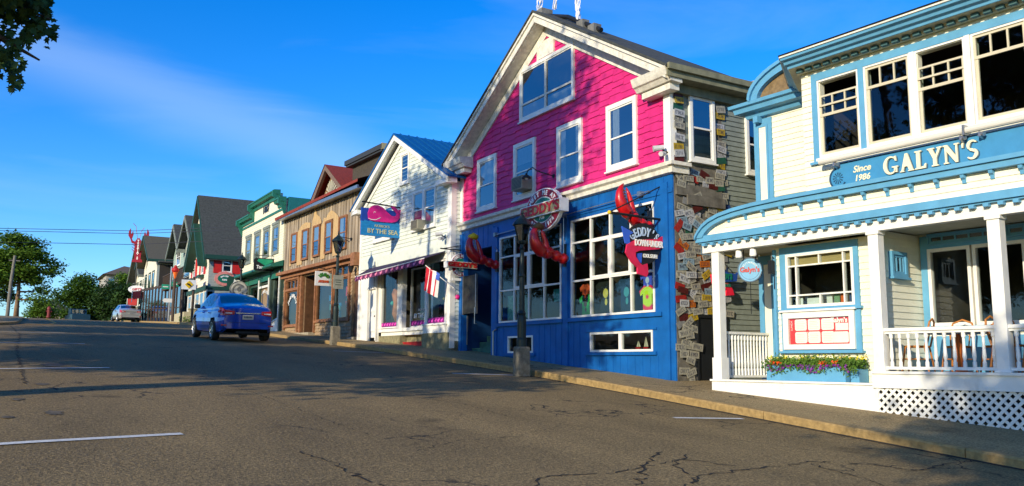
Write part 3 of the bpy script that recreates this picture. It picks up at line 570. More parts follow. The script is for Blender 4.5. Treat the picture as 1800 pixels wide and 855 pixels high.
# conduit down the front, gas pipe
mb = MB(); mb.tube([(1.98, -.05, gz(2)), (1.98, -.05, .82), (2.14, -.05, .86)], .018); mb.tube([(2.1, -.09, 3.33), (8.35, -.09, 3.44)], .012, 6); mb.tube([(5.3, -.09, 3.39), (5.3, -.09, 2.5), (5.33, -.09, 2.3)], .012, 6)
mb.box(2.05, 2.15, -.12, -.02, 3.29, 3.39); mb.box(5.25, 5.35, -.12, -.02, 3.34, 3.44); mb.box(8.0, 8.1, -.12, -.02, 3.38, 3.48)
mb.build('conduit', STEEL, H)
tg = thing('menu_board', 'tall black menu board hanging in the blue entry recess', 'board', G.w(.55, .02, 1.35), G.rz)
MB().box(-.36, .36, -.03, .02, 0, 1.05).build('panel', M('blackboard', (.02, .022, .022, 1), .5, var=.5), tg); MB().box(-.4, -.36, -.04, .02, -.02, 1.07).box(.36, .4, -.04, .02, -.02, 1.07).build('frame', STEEL, tg)
# T-shirts and goods in the shop windows
def tshirt(x, z, s, col, label, col2=None, y=.16):
    t = G.thing('t_shirt', label, 't-shirt', x, y, z, 't-shirts hung in the grid windows'); m_ = M('cloth_' + label.split()[0], col, .9, var=.25, scale=9, bump=.5, bscale=12)
    pts = [(-.5, .78), (-.18, 1), (-.09, .95), (.09, .95), (.18, 1), (.5, .78), (.42, .58), (.27, .66), (.27, 0), (-.27, 0), (-.27, .66), (-.42, .58)]
    MB().poly([(a * s, b * s) for a, b in pts], -.02, .02).build('shirt', m_, t)
    if col2:
        mb = MB(); mb.poly(ell(0, .55 * s, .12 * s, .14 * s, 14), -.026, -.021); mb.poly(ell(.02 * s, .3 * s, .06 * s, .1 * s, 10), -.026, -.021)
        mb.build('print', M('print_' + label.split()[0], col2, .8), t)
cs = .7
for a in [(5.82, 1.36, .42, lin(222, 92, 50), 'orange t-shirt above the green one, lower left pane of the right window', lin(150, 50, 40)),
          (5.83, 1.05, .5, lin(30, 150, 60), 'green t-shirt with a brown print at the foot of the right window', lin(70, 50, 30)),
          (6.58, 1.1, .75, lin(18, 26, 22), 'black t-shirt with a yellow print, second pane of the right window', lin(190, 180, 70)),
          (7.3, 1.08, .75, lin(20, 52, 78), 'navy t-shirt with small prints, third pane of the right window', lin(60, 140, 150)),
          (7.98, 1.42, .48, lin(60, 82, 190), 'royal blue t-shirt with a pale print above the tie-dye one', lin(170, 190, 220))]: tshirt(*a[:5], col2=a[5])
td = bpy.data.materials.new('tie_dye'); td.use_nodes = True; t_ = td.node_tree
tn = N(t_, 'ShaderNodeTexCoord'); wv = N(t_, 'ShaderNodeTexWave', wave_type='RINGS', rings_direction='Y', i_Scale=1.2, i_Distortion=4, i_Detail=3); rr = N(t_, 'ShaderNodeValToRGB'); rr.color_ramp.elements[0].color = lin(225, 40, 90); rr.color_ramp.elements[0].position = .15; rr.color_ramp.elements[1].color = lin(190, 225, 30); rr.color_ramp.elements[1].position = .5
mq = N(t_, 'ShaderNodeMapping'); mq.inputs['Location'].default_value = (0, 0, -.25); t_.links.new(tn.outputs['Object'], mq.inputs[0]); t_.links.new(mq.outputs[0], wv.inputs[0]); t_.links.new(wv.outputs[0], rr.inputs[0]); t_.links.new(rr.outputs[0], t_.nodes['Principled BSDF'].inputs['Base Color'])
t = G.thing('t_shirt', 'pink and lime tie-dye t-shirt, lower right corner of the right window', 't-shirt', 8.0, .13, 1.08, 't-shirts hung in the grid windows')
MB().poly([(a * .5, b * .5) for a, b in [(-.5, .78), (-.18, 1), (-.09, .95), (.09, .95), (.18, 1), (.5, .78), (.42, .58), (.27, .66), (.27, 0), (-.27, 0), (-.27, .66), (-.42, .58)]], -.02, .02).build('shirt', td, t)
for i, (x, z, wd, hh, c, lb) in enumerate([(2.52, 1.1, .42, .62, lin(120, 190, 170), 'pale teal poster in the lower left pane of the left window'), (3.2, 1.1, .42, .6, lin(60, 120, 90), 'green poster in the second pane of the left window, behind the lamp post'), (4.0, 1.15, .3, .35, lin(20, 60, 70), 'dark teal box low in the third pane of the left window'), (4.72, 1.45, .5, .3, lin(50, 150, 160), 'turquoise cloth hung in the lower right pane of the left window'), (4.8, 1.12, .2, .22, lin(170, 180, 180), 'pale round badge below the turquoise cloth in the left window')]):
    o = G.thing('window_display', lb, 'display', x, .2, z, 'things shown in the left grid window'); 
    if i == 4: MB().lathe([(.1, -.01), (.1, .01)], (0, 0, 0), 18).build('disc', M('dsp%d' % i, c, .6), o).rotation_euler = (math.pi / 2, 0, 0)
    else: MB().box(-wd / 2, wd / 2, -.01, .02, 0, hh).box(-wd / 2 + .03, -wd / 2 + .035, -.014, -.01, 0, hh).box(-.003, .003, -.014, -.01, 0, hh).build('panel', M('dsp%d' % i, c, .7, var=.4, scale=14), o)
# toy boats in the cellar window
for i, (x, lb) in enumerate(((7.62, 'cream sails of the left toy boat in the low cellar window'), (7.86, 'tall cream toy sailing boat in the middle of the low window'), (8.12, 'toy sailing boat at the right end of the low window'))):
    o = G.thing('toy_boat', lb, 'toy boat', x, .18, .31, 'toy boats in the low cellar window'); h = (.16, .24, .14)[i]
    MB().poly([(-.08, .03), (.08, .03), (.06, 0), (-.06, 0)], -.02, .02).build('hull', RED, o); MB().poly([(-.06, .04), (-.01, .04), (-.01, h)], -.004, .0).poly([(.005, .04), (.07, .04), (.005, h)], -.004, 0).build('sail', TAN, o)
# rooftop scaffold bar with wrapped tree trunks
tp = az_ + .31
o = G.thing('roof_rail', 'dark pipe rail on wooden blocks along the roof ridge', 'rail', 4.6, .0, tp)
mb = MB(); mb.tube([(-.35, -.5, .32), (.2, .4, .32), (1.9, 2.1, .34)], .05, 10); mb.build('pipe', BLACK, o)
# ------------------------------------------------------------------ things fixed to the pub
# front rail along the roof edge with blocks, and the wrapped legs of a roof figure
for ch in list(o.children): bpy.data.objects.remove(ch)
bpy.data.objects.remove(o)
o = G.thing('roof_rail', 'dark pipe rail on wooden blocks along the top of the white rake', 'rail', 4.6, .25, 8.5)
MB().tube([(-.75, 0, .33), (.4, 0, -.12), (1.75, 0, -.92)], .055, 10).build('pipe', BLACK, o)
MB().box(-.95, -.5, -.18, .15, -.1, .42).build('block', M('grey_block', (.16, .16, .15, 1), .8, var=.3), o)
MB().box(1.38, 1.62, -.12, .1, -1.15, -.72).build('block', M('grey_block'), o); MB().box(.9, 1.15, -.1, .1, -.75, -.45).build('block', M('grey_block'), o)
WIRE = M('white_wire', (.7, .7, .72, 1), .4)
o = G.thing('roof_figure', 'legs of white twisted wire standing on the roof rail, cut off by the frame', 'sculpture', 4.6, .25, 8.6)
for (bx, bz, tx, tz) in ((-.95, .15, -.75, 1.5), (-.2, .2, .1, 1.6), (.85, -.5, .75, 1.3)):
    mb = MB(); r2 = random.Random(int(bx * 100))
    for k in range(14):
        ph = r2.uniform(0, 6.28); pts = []
        for i in range(12):
            t = i / 11; rr_ = (.05 + .09 * t) * r2.uniform(.5, 1.1); a = ph + t * 5 + r2.uniform(-.5, .5)
            pts.append((bx + (tx - bx) * t + rr_ * math.cos(a), rr_ * math.sin(a), bz + (tz - bz) * t))
        mb.tube(pts, .008, 4, cap=False)
    mb.build('leg', WIRE, o)
def logo(name, label, cat, loc, rz, rx, rz2, bar, group=None, dscale=1):
    """round pub sign: maroon ring with white letters, green middle, board across"""
    o = thing(name, label, cat, loc, rz, group); t = .04
    MB().poly(ell(0, 0, rx, rz2, 48), -t, t).build('backing', SIGNW, o)
    MB().strip(ell(0, 0, rx * .95, rz2 * .95, 48), ell(0, 0, rx * .62, rz2 * .62, 48), -t - .012, -t).strip(ell(0, 0, rx * .95, rz2 * .95, 48), ell(0, 0, rx * .62, rz2 * .62, 48), t, t + .01).build('ring', SIGNRED, o)
    MB().poly(ell(0, 0, rx * .56, rz2 * .56, 36), -t - .014, -t).build('centre', SIGNG, o)
    mb = MB(); s = rz2 * .29
    arc_text(mb, 'MEET ME AT', s, 0, 0, rx * .78, rz2 * .78, 145, 35, -t - .016, depth=.01, offset=.006); arc_text(mb, 'SINCE 1974', s, 0, 0, rx * .79, rz2 * .79, 222, 318, -t - .016, flip=True, depth=.01, offset=.006)
    text(mb, 'PUB', s * .8, 0, -rz2 * .37, -t - .02, depth=.008, offset=.004); mb.build('lettering', SIGNW, o)
    bw, bh = bar; MB().box(-bw, bw, -t - .09, t + .06, -bh, bh).build('cross_board', SIGNW, o)
    brd = M('gold_ground', lin(176, 162, 116), .6, var=.5, scale=40); MB().box(-bw * .96, bw * .96, -t - .096, -t - .089, -bh * .84, bh * .84).build('board_face', brd, o)
    mb = MB(); text(mb, "GEDDY'S", bh * 2.05, 0, -bh * .02, -t - .104, depth=.012, offset=.01, scalex=bw * 1.72 / (bh * 2.05 * 3.55)); mb.build('name_lettering', LETR, o)
    return o
o = logo('pub_sign', 'large oval maroon pub sign with a gilt board, right of the lamp post', 'sign', G.w(5.03, -.45, 3.52), G.rz, .76, .5, (.86, .15))
MB().beam((-.4, 0, .3), (-.4, .45, .3), .03, .03).beam((.4, 0, .3), (.4, .45, .3), .03, .03).beam((0, 0, -.3), (0, .45, -.3), .03, .03).build('bracket', BLACK, o)
o = logo('pub_sign', 'small round maroon pub sign hanging out over the blue entry', 'sign', G.w(.1, -.07, 2.72), G.rz + math.pi / 2, .31, .33, (.47, .085))
MB().box(-.25, .25, -.02, .02, -.44, -.37).build('hanging_strip', SIGNW, o)
MB().tube([(-.62, .03, .44), (1.0, .03, .42)], .018, 6).tube([(-.55, .03, .44), (.9, .0, .75)], .012, 6).tube([(-.2, .03, .44), (-.2, .03, .3)], .008, 5).tube([(.2, .03, .44), (.2, .03, .3)], .008, 5).build('bracket', BLACK, o)
# hanging shop sign
o = thing('hanging_sign', 'black round hanging sign wrapped by a pink arrow, in front of the red claw', 'sign', G.w(8.6, -.45, 2.26), G.rz + math.pi / 2)
MB().poly(ell(-.02, .05, .42, .4, 40), -.03, .03).build('disc', BLACK, o)
SB = M('silver_letters', lin(170, 190, 215), .4)
mb = MB(); arc_text(mb, "GEDDY'S", .24, -.02, -.2, .5, .47, 128, 54, -.045, depth=.02, offset=.004, scalex=.62); mb.build('name_lettering', SB, o)
mb = MB()
ou = [(.52, .28), (.3, .16), (0, .13), (-.28, .09), (-.46, 0), (-.5, -.16), (-.36, -.34), (-.12, -.5)]; inn = [(.5, .02), (.3, -.04), (0, -.08), (-.16, -.1), (-.26, -.14), (-.26, -.22), (-.16, -.34), (-.02, -.44)]
mb.strip(ou, inn, -.07, -.032); mb.poly([(.42, .34), (.5, .16), (.42, -.06), (.66, .0), (.7, .14), (.6, .22), (.58, .34)], -.07, -.032); mb.poly([(-.22, -.42), (.02, -.34), (.04, -.52), (-.0, -.6), (-.22, -.55)], -.075, -.032); mb.build('arrow_banner', M('banner_pink', lin(205, 38, 78), .45), o)
mb = MB(); mb.poly([(-.58, .34), (-.3, .24), (-.4, .18), (-.38, -.02), (-.5, .02)], -.06, -.03); mb.poly([(-.22, -.16), (-.08, -.14), (-.1, -.34), (-.2, -.3)], -.04, -.031); mb.build('arrow_tail', SIGNBL, o)
mb = MB(); text(mb, 'DOWN-UNDER', .17, .06, .045, -.08, depth=.015, offset=.004, scalex=.58); mb.build('lettering', SIGNW, o)
mb = MB(); text(mb, 'COOL STUFF!', .1, .12, -.19, -.04, depth=.01, offset=.003, scalex=.58); mb.build('small_lettering', SIGNW, o)
mb = MB(); mb.tube([(-.78, .04, .6), (.75, .04, .57)], .026, 8); mb.tube([(-.35, .04, .59), (-.35, .04, .4)], .01, 5); mb.tube([(.3, .04, .58), (.3, .04, .38)], .01, 5)
mb.tube([(.62, .04, 1.32), (-.1, .04, .95), (-.75, .04, .63)], .014, 6); mb.box(.56, .62, -.0, .08, .4, 1.55); mb.tube([(.45, .04, .57), (.62, .04, 1.35)], .01, 5); mb.build('bracket', BLACK, o)
MB().blob((-.8, .04, .6), .04).build('finial', YEL, o)
# red lobster claws
CL = M('claw_red', lin(176, 14, 20), .35, var=.3, scale=6, coat=.4); TOOTH = M('claw_teeth', lin(170, 160, 130), .6)
def claw(x, z, lift, label, band=None, s=1, lean=0):
    o = G.thing('lobster_claw', label, 'claw sculpture', x, 0, z, 'red lobster claws on the blue front'); A = lambda u, v, e=0: (e, -u * s, v * s + 0)
    MB().box(-.06, .06, -.06, 0, -.22, .3).build('back_plate', BLACK, o)
    mb = MB(); k = lift
    path = [A(.0, -.04), A(.1, -.04), A(.15, -.03), A(.17, -.02), A(.27, .0), A(.36, .04), A(.38, .05), A(.48, .07), A(.58, .1 + k * .3), A(.66, .14 + k * .4)]; rad = [.11, .14, .12, .09, .135, .12, .09, .145, .15, .13]
    mb.tube(path, [r * s for r in rad], 14); mb.build('arm', CL, o, smooth=True)
    mb = MB(); mb.tube([A(.58, .08 + k * .3), A(.72, .14 + k * .4), A(.86, .26 + k * .45), A(.93, .42 + k * .5), A(.93, .58 + k * .5), A(.88, .71 + k * .5), A(.82, .79 + k * .5)], [.12 * s, .155 * s, .15 * s, .12 * s, .09 * s, .055 * s, .012], 14); mb.build('large_pincer', CL, o, smooth=True)
    mb = MB(); mb.tube([A(.58, .12 + k * .3), A(.58, .26 + k * .4), A(.62, .42 + k * .45), A(.68, .58 + k * .5), A(.74, .7 + k * .5)], [.1 * s, .085 * s, .065 * s, .045 * s, .01], 12); mb.build('small_pincer', CL, o, smooth=True)
    mb = MB()
    for i in range(6): mb.blob(A(.74 + .01 * i, .34 + .06 * i + k * .45), .028 * s, n=6, k=4)
    mb.build('teeth', TOOTH, o)
    if band: MB().tube([A(.94, .7 + k * .5), A(.8, .75 + k * .5), A(.68, .72 + k * .5)], [.06, .09, .06], 10).build('band', band, o, smooth=True)
    mb = MB(); mb.tube([A(.05, .25), A(.04, .4), A(.1, .45)], .012, 5); mb.build('hook', STEEL, o)
    return o
claw(2.12, 2.58, -.05, 'red claw sculpture with a yellow band, beside the blue entry', YEL, .92)
claw(5.28, 2.42, -.1, 'darker red claw sculpture below the large oval sign', M('dull_band', lin(96, 74, 40), .6), .95)
claw(8.3, 2.75, .25, 'bright red claw sculpture raised behind the black hanging sign', None, .85)
# air conditioner, wall lamps, cameras
def ac(F, x, z, label, s=1):
    o = F.thing('air_conditioner', label, 'air conditioner', x, 0, z, 'window air conditioners'); b = M('ac_beige', lin(150, 146, 126), .5, dirt=.4)
    MB().box(-.3 * s, .3 * s, -.42 * s, 0, -.2 * s, .2 * s).build('case', b, o, bevel=.012)
    mb = MB(); mb.box(-.27 * s, .27 * s, -.425 * s, -.42 * s, -.17 * s, .17 * s); mb.build('grille', M('ac_dark', (.05, .05, .05, 1), .6), o)
    mb = MB()
    for i in range(9): mb.box(-.27 * s, .27 * s, -.432 * s, -.426 * s, -.16 * s + i * .038 * s, -.15 * s + i * .038 * s)
    for j in range(3): mb.box(.301 * s, .304 * s, (-.36 + j * .12) * s, (-.28 + j * .12) * s, -.14 * s, .14 * s)
    mb.build('louvres', b, o); return o
ac(G, 3.62, 4.42, 'boxy beige air conditioner under the window of the pink wall', .85)
def gooseneck(F, x, z, y, label, dx=-.5, up=.25, out=.35):
    o = F.thing('sign_lamp', label, 'lamp', x, y, z, 'gooseneck lamps')
    MB().tube([(0, 0, 0), (0, -out * .5, .02), (dx * .3, -out, up * .5), (dx * .6, -out, up), (dx * .9, -out, up * .9), (dx, -out, up * .5)], .014, 8).tube([(0, .01, 0), (0, -.03, 0)], .05, 10).build('arm', BLACK, o)
    MB().lathe([(.02, .04), (.035, .0), (.11, -.06), (.12, -.09)], (dx, -out, up * .5), 14).build('shade', BLACK, o); MB().blob((dx, -out, up * .5 - .08), .05).build('bulb', SIGNW, o)
gooseneck(G, 4.78, 4.42, 0, 'black gooseneck lamp over the air conditioner on the pink wall', -.7, .25)
def camera(F, x, y, z, label, d=-1):
    o = F.thing('security_camera', label, 'camera', x, y, z, 'security cameras and floodlights'); g = M('camera_white', (.5, .5, .5, 1), .4)
    MB().tube([(0, 0, 0), (0, -.1, .02), (0, -.14, .06)], .02, 6).build('mount', BLACK, o); MB().tube([(0, -.1, .09), (.1 * d, -.28, .06)], [.05, .06], 10).tube([(.02, -.1, -.04), (-.1 * d, -.26, -.08)], [.045, .05], 10).build('housing', g, o)
camera(G, 8.88, -.05, 4.12, 'grey twin camera at the white corner board of the pink wall'); camera(G, -.15, -.03, 4.15, 'white floodlight at the left end of the pub belt board', 1)
# small red and blue alley banner
o = thing('alley_sign', 'small red and blue ribbon sign in the alley behind the white porch post', 'sign', (12.1, 12.2, 1.58), G.rz + math.pi / 2)
MB().poly([(-.36, .16), (-.2, .13), (-.22, .02), (.1, .0), (.2, -.1), (.24, -.22), (.02, -.24), (.04, -.12), (-.24, -.1), (-.32, -.02)], -.02, .02).build('ribbon', M('ribbon_red', lin(220, 30, 60), .5), o)
MB().poly([(-.16, .02), (-.14, .24), (.3, .2), (.36, .24), (.32, .06), (.1, .04)], -.018, .018).build('ground', M('ribbon_blue', lin(30, 70, 150), .5), o)
mb = MB(); text(mb, "DDY'S", .15, .04, .13, -.03, depth=.01, offset=.008, scalex=.7); text(mb, 'UNDER', .09, .02, -.04, -.03, depth=.01, scalex=.8); mb.build('lettering', SIGNG, o)
MB().tube([(.0, .0, .22), (0, .0, .42), (.1, .2, .5)], .012, 5).build('hook', BLACK, o)
# ------------------------------------------------------------------ lamp posts
def lamp_post(X, Y, z, label, base=True, h=3.15):
    o = thing('lamp_post', label, 'street lamp', (X, Y, z), 0, 'cast iron street lamps'); b0 = .5 if base else 0
    if base: MB().add([(sx * r, sy * r, zz) for zz, r in ((-.12, .13), (.45, .122), (.48, .11)) for sx, sy in ((-1, -1), (1, -1), (1, 1), (-1, 1))], [(0, 1, 5, 4), (1, 2, 6, 5), (2, 3, 7, 6), (3, 0, 4, 7), (4, 5, 9, 8), (5, 6, 10, 9), (6, 7, 11, 10), (7, 4, 8, 11), (8, 9, 10, 11)]).build('stone_base', M('lamp_stone', (.17, .15, .11, 1), .9, var=.4, scale=12, bump=.8, dirt=.6), o)
    MB().lathe([(.105, b0 - .02), (.105, b0 + .12), (.09, b0 + .16), (.095, b0 + .5), (.085, b0 + .58), (.075, b0 + .62), (.09, b0 + .66), (.06, b0 + .72), (.055, h - 1.3), (.07, h - 1.27), (.05, h - 1.22), (.042, h - .72), (.07, h - .7), (.04, h - .66), (.035, h - .6)], n=14).build('post', POSTG, o, smooth=False)
    MB().lathe([(.05, h - .6), (.09, h - .58), (.1, h - .55), (.1, h - .53)], n=8).lathe([(.2, h - .21), (.215, h - .2), (.19, h - .15), (.13, h - .08), (.06, h - .03), (.05, h), (.02, h + .03), (.03, h + .06), (.005, h + .14)], n=12).build('lantern_cap', POSTG, o)
    mb = MB()
    for k in range(6):
        a = math.pi / 3 * k; mb.beam((.1 * math.cos(a), .1 * math.sin(a), h - .54), (.185 * math.cos(a), .185 * math.sin(a), h - .2), .014, .014)
    mb.build('lantern_frame', POSTG, o)
    MB().add([(r * math.cos(math.pi / 3 * k), r * math.sin(math.pi / 3 * k), zz) for zz, r in ((h - .54, .092), (h - .2, .176)) for k in range(6)], [(k, (k + 1) % 6, (k + 1) % 6 + 6, k + 6) for k in range(6)]).build('glass', CGLASS, o)
    MB().lathe([(.03, h - .5), (.05, h - .42), (.045, h - .34), (.02, h - .3)], n=10).build('bulb', M('bulb_glass', (.55, .5, .42, 1), .3), o)
    return o
lamp_post(9.15, 15.0, zs(15) - .03, 'dark iron street lamp on a stone block in front of the blue grid windows', h=3.2)
lamp_post(9.05, 26.2, zs(26.2) - .03, 'iron street lamp on a stone block before the weathered board shop', h=3.4)
lamp_post(8.95, 38.8, zs(38.8) - .03, 'iron street lamp rising behind the roof of the blue car', h=3.3)
# ------------------------------------------------------------------ the cream and pale blue restaurant
Q = Frame(10.5, 11.1, -4.64)
K = Q.house('restaurant', 'cream clapboard restaurant with pale blue trim, porch and big upper bay windows', 'restaurant', -.8)
XR = 9.5
qz = lambda x: zs(11.1 - x)
MB().poly([(.16, -.36), (.16, -.27), (3.2, -.09 - .16), (3.2, qz(3.2) - .1), (.16, qz(.2) - .1)], -.02, .03).box(.14, 3.17, -.05, .02, -.275, -.245).box(.14, .17, .03, 1.4, -.9, -.27).build('skirt_board', WHITE, K)
MB().box(3.17, XR, -.06, .0, -.31, -.11).box(3.17, XR, -.09, .06, -.11, -.075).build('porch_rim', WHITE, K)
MB().box(.16, 3.17, .02, 1.5, -.27, -.25).box(3.17, XR, .06, 3.2, -.13, -.1).build('porch_floor', M('grey_deck', (.28, .29, .28, 1), .7, var=.15, scale=5), K)
mb = MB()                                                           # crossed laths of the skirting trellis
s = .062
def lath(x0, z0, x1, z1, y):
    a = Vector((x0, z0)); b = Vector((x1, z1)); d = (b - a).normalized(); n = Vector((-d.y, d.x)) * .019
    mb.add([(p.x, yy, p.y) for yy in (y, y + .008) for p in (a - n, b - n, b + n, a + n)], [(0, 1, 2, 3), (4, 7, 6, 5), (0, 4, 5, 1), (2, 6, 7, 3)])
x = 1.5
while x < XR:
    zt, zb = -.31, -1.6
    for sg, y in ((1, -.018), (-1, -.03)):
        # clip to x>3.22 and above the pavement
        pts = []
        for i in range(60):
            t = i / 59; zz = zt + (zb - zt) * t; xx = x + (zt - zz) * sg + (0 if sg > 0 else 1.3)
            if xx > 3.22 and xx < XR and zz > qz(xx) - .12: pts.append((xx, zz))
        if len(pts) > 2: lath(*pts[0], *pts[-1], y)
    x += .118
mb.box(3.2, 3.24, -.036, 0, -1.0, -.31); mb.build('trellis', WHITE, K)
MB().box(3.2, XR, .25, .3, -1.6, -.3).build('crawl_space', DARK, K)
def post(x, z0, z1=1.95):
    MB().box(x - .08, x + .08, .0, .16, z0, z1).box(x - .1, x + .1, -.02, .18, z0, z0 + .03).box(x - .1, x + .1, -.02, .18, z1 - .06, z1).build('porch_post', WHITE, K, bevel=.006)
MB().box(.16, .36, .0, .2, -.27, .12).box(.18, .34, .02, .18, .12, 1.95).build('porch_post', WHITE, K, bevel=.006)
for x in (3.25, 4.94, 6.6, 8.3): post(x, -.075)
MB().box(0, XR, -.0, .14, 1.94, 2.1).build('porch_beam', WHITE, K)
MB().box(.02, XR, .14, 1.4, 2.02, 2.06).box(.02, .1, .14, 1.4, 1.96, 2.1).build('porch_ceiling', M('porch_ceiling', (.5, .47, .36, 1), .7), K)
mb = MB(); mb.box(-.07, XR, -.1, .14, 2.125, 2.235); mb.box(-.04, XR, -.06, .0, 2.1, 2.125)
x = .06
while x < XR: mb.box(x, x + .07, -.085, 0, 2.055, 2.1); x += .185
mb.box(-.07, .03, .14, 1.4, 2.125, 2.235)
out_ = [(-.05, 2.2), (.02, 2.3), (.13, 2.4), (.28, 2.48), (.5, 2.545), (.8, 2.59), (1.2, 2.62), (1.8, 2.64), (XR, 2.65)]
inn_ = [(.1, 2.2), (.15, 2.27), (.24, 2.34), (.36, 2.4), (.55, 2.45), (.83, 2.485), (1.21, 2.51), (1.8, 2.525), (XR, 2.53)]
mb.strip(out_, inn_, -.12, .05); o2 = [(a, b + .03) for a, b in out_]; mb.strip(o2, [(a, b - .03) for a, b in out_], -.16, -.118)
mb.build('blue_cornice', GBLUE, K)
fr = [(.1, 2.2)] + inn_[1:]; mb = MB(); mb.poly([(.1, 2.19), (XR, 2.19), (XR, 2.56)] + [(a, b + .02) for a, b in reversed(inn_[:-1])], -.02, .02); mb.clad(2.24, 2.5, -.025, .09, .55, XR); mb.build('frieze', CREAM, K)
x = .62
while x < 8: MB().yz([(-.02, 2.4), (-.02, 2.52), (-.11, 2.52), (-.1, 2.48), (-.06, 2.46), (-.05, 2.41)], x, x + .05).build('bracket', GBLUE, K); x += .363
# curved porch roof running back to the main wall
mb = MB()
for (a, b), (c2, d2) in zip(out_, out_[1:]): mb.quad((a, .04, b + .03), (c2, .04, d2 + .03), (c2, 1.4, d2 + .1), (a, 1.4, b + .1))
mb.build('porch_roof', SHING, K)
# railings
def baluster(mb, x, y, z0, z1, r=.02):
    h = z1 - z0; mb.lathe([(r * 1.15, 0), (r * 1.15, h * .14), (r * .75, h * .17), (r * 1.2, h * .3), (r * .8, h * .62), (r * .75, h * .84), (r * 1.15, h * .87), (r * 1.15, h)], (x, y, z0), 8)
for a, b in ((3.33, 4.86), (5.02, 6.52), (6.68, 8.22)):
    mb = MB(); mb.box(a, b, .03, .13, .485, .53); mb.box(a, b, .055, .105, .45, .485); mb.box(a, b, .05, .11, -.05, -.01)
    n = 12
    for i in range(n): baluster(mb, a + (b - a) * (i + .6) / n, .08, -.01, .45, .023)
    mb.build('railing', WHITE, K)
GRAYW = WHITE
mb = MB(); mb.box(.22, .3, .2, 1.36, .53, .57); mb.box(.235, .285, .2, 1.36, -.22, -.18)
for i in range(14): baluster(mb, .26, .24 + i * .083, -.18, .53, .02)
mb.build('railing', GRAYW, K)
# main wall and pilaster at the uphill corner
mb = MB(); mb.wall(.13, XR, -.8, 4.95, 1.42, 1.55, holes=[(3.25, 8.5, .55, 1.9), (1.95, XR, 2.75, 4.9)]); mb.clad(-.25, 4.75, 1.415, .1, .4, 3.15, holes=[(1.25, 3.1, -1, 2.1), (1.95, 3.3, 2.6, 5)]); mb.clad(-.12, .55, 1.415, .1, 3.15, XR); mb.clad(1.9, 2.05, 1.415, .1, 3.15, XR)
mb.build('main_wall', CREAM, K)
MB().box(.11, .14, 1.42, 8.5, -.8, 4.9).build('gable_wall', CREAM, K)
for z0, z1 in ((-.27, 1.98), (2.68, 4.56)):
    MB().box(.1, .5, 1.38, 1.41, z0, z1).box(.18, .22, 1.365, 1.38, z0 + .12, z1 - .12).box(.38, .42, 1.365, 1.38, z0 + .12, z1 - .12).box(.22, .38, 1.365, 1.38, z1 - .16, z1 - .12).build('pilaster', GBLUE, K)
    MB().box(.225, .375, 1.372, 1.379, z0 + .1, z1 - .165).build('pilaster_panel', CREAM, K)
# front room under the porch beam, with window, menu case
mb = MB(); mb.wall(1.2, 3.17, -.27, 1.95, .42, .5, holes=[(1.46, 2.67, .93, 1.79)]); mb.clad(-.25, 1.95, .415, .1, 1.21, 3.165, holes=[(1.33, 2.76, .2, 1.92)]); mb.box(1.2, 1.24, .5, 1.42, -.27, 1.95)
S2 = side(3.17); mb.xf = S2; mb.clad(-.1, 2.0, .0, .1, .16, 1.42, holes=[(.5, .95, 1.3, 1.72)]); mb.box(.16, 1.42, .0, .04, -.25, 2.0); mb.build('front_room', CREAM, K)
mb = MB(); mb.wall(1.33, 2.76, .19, 1.92, .375, .415, holes=[(1.45, 2.68, .92, 1.8), (1.38, 2.67, .25, .86)]); mb.box(1.3, 2.8, .33, .415, .86, .9); mb.box(1.3, 2.8, .32, .415, .19, .225); mb.box(1.2, 1.25, .36, .41, -.25, 1.9)
mb.build('window_casing', GBLUE, K)
room(K, 1.3, 3.0, .5, 1.38, .5, 1.9)
def exg(mb, a, b):
    for x in (1.64, 2.5): mb.box(x - .012, x + .012, a + .01, b, .97, 1.75)
    mb.box(2.06, 2.08, a + .012, b, 1.6, 1.75); mb.box(2.06, 2.08, a + .012, b, .97, 1.12)
grid_window(K, 1.45, 2.68, .92, 1.8, .42, 1, (1.12, 1.6), t=.045, bar=.012, extra=exg, name='window')
MB().box(1.5, 2.63, .46, .48, 1.6, 1.78).build('roller_blind', M('blind', lin(176, 150, 100), .8, stretch=(1, 1, 40), var=.3), K)
for i, (x, c, wd, hh, lb) in enumerate([(1.62, (.7, .7, .66, 1), .14, .12, 'white card leaning at the left of the porch window'), (1.92, (.75, .75, .7, 1), .3, .1, 'long white card in the porch window'), (2.18, (.72, .7, .62, 1), .1, .15, 'upright cream leaflet in the porch window'), (2.31, lin(120, 150, 110), .1, .15, 'greenish leaflet in the porch window'), (2.43, lin(220, 100, 40), .1, .14, 'orange leaflet in the porch window'), (2.57, lin(60, 80, 120), .08, .15, 'blue leaflet at the right of the porch window')]):
    o = Q.thing('leaflet', lb, 'leaflet', x, .47, .97, 'cards on the window shelf'); MB().box(-wd / 2, wd / 2, 0, .008, 0, hh).build('card', M('card%d' % i, c, .6), o)
# menu case
o = Q.thing('menu_case', 'white framed case of menu sheets on red ground below the porch window', 'menu board', 2.02, .41, .25)
mb = MB(); mb.wall(-.64, .65, 0, .62, -.07, .0, holes=[(-.54, .56, .08, .5)]); mb.box(-.68, .69, -.1, 0, .6, .63); mb.build('frame', WHITE, o)
MB().box(-.54, .56, -.02, -.01, .08, .5).build('back_panel', M('menu_red', lin(205, 28, 38), .5), o)
mb = MB()
for i in range(3):
    for z0 in (.1, .3):
        x = -.44 + i * .245; mb.poly([(x + .02, z0), (x + .2, z0), (x + .22, z0 + .02), (x + .22, z0 + .16), (x + .2, z0 + .18), (x + .02, z0 + .18), (x, z0 + .16), (x, z0 + .02)], -.026, -.021)
mb.poly([(.26, .1), (.5, .1), (.52, .12), (.52, .25), (.5, .27), (.28, .27), (.26, .25)], -.026, -.021); mb.box(.3, .52, -.026, -.021, .29, .4); mb.build('sheets', SIGNW, o)
mb = MB()
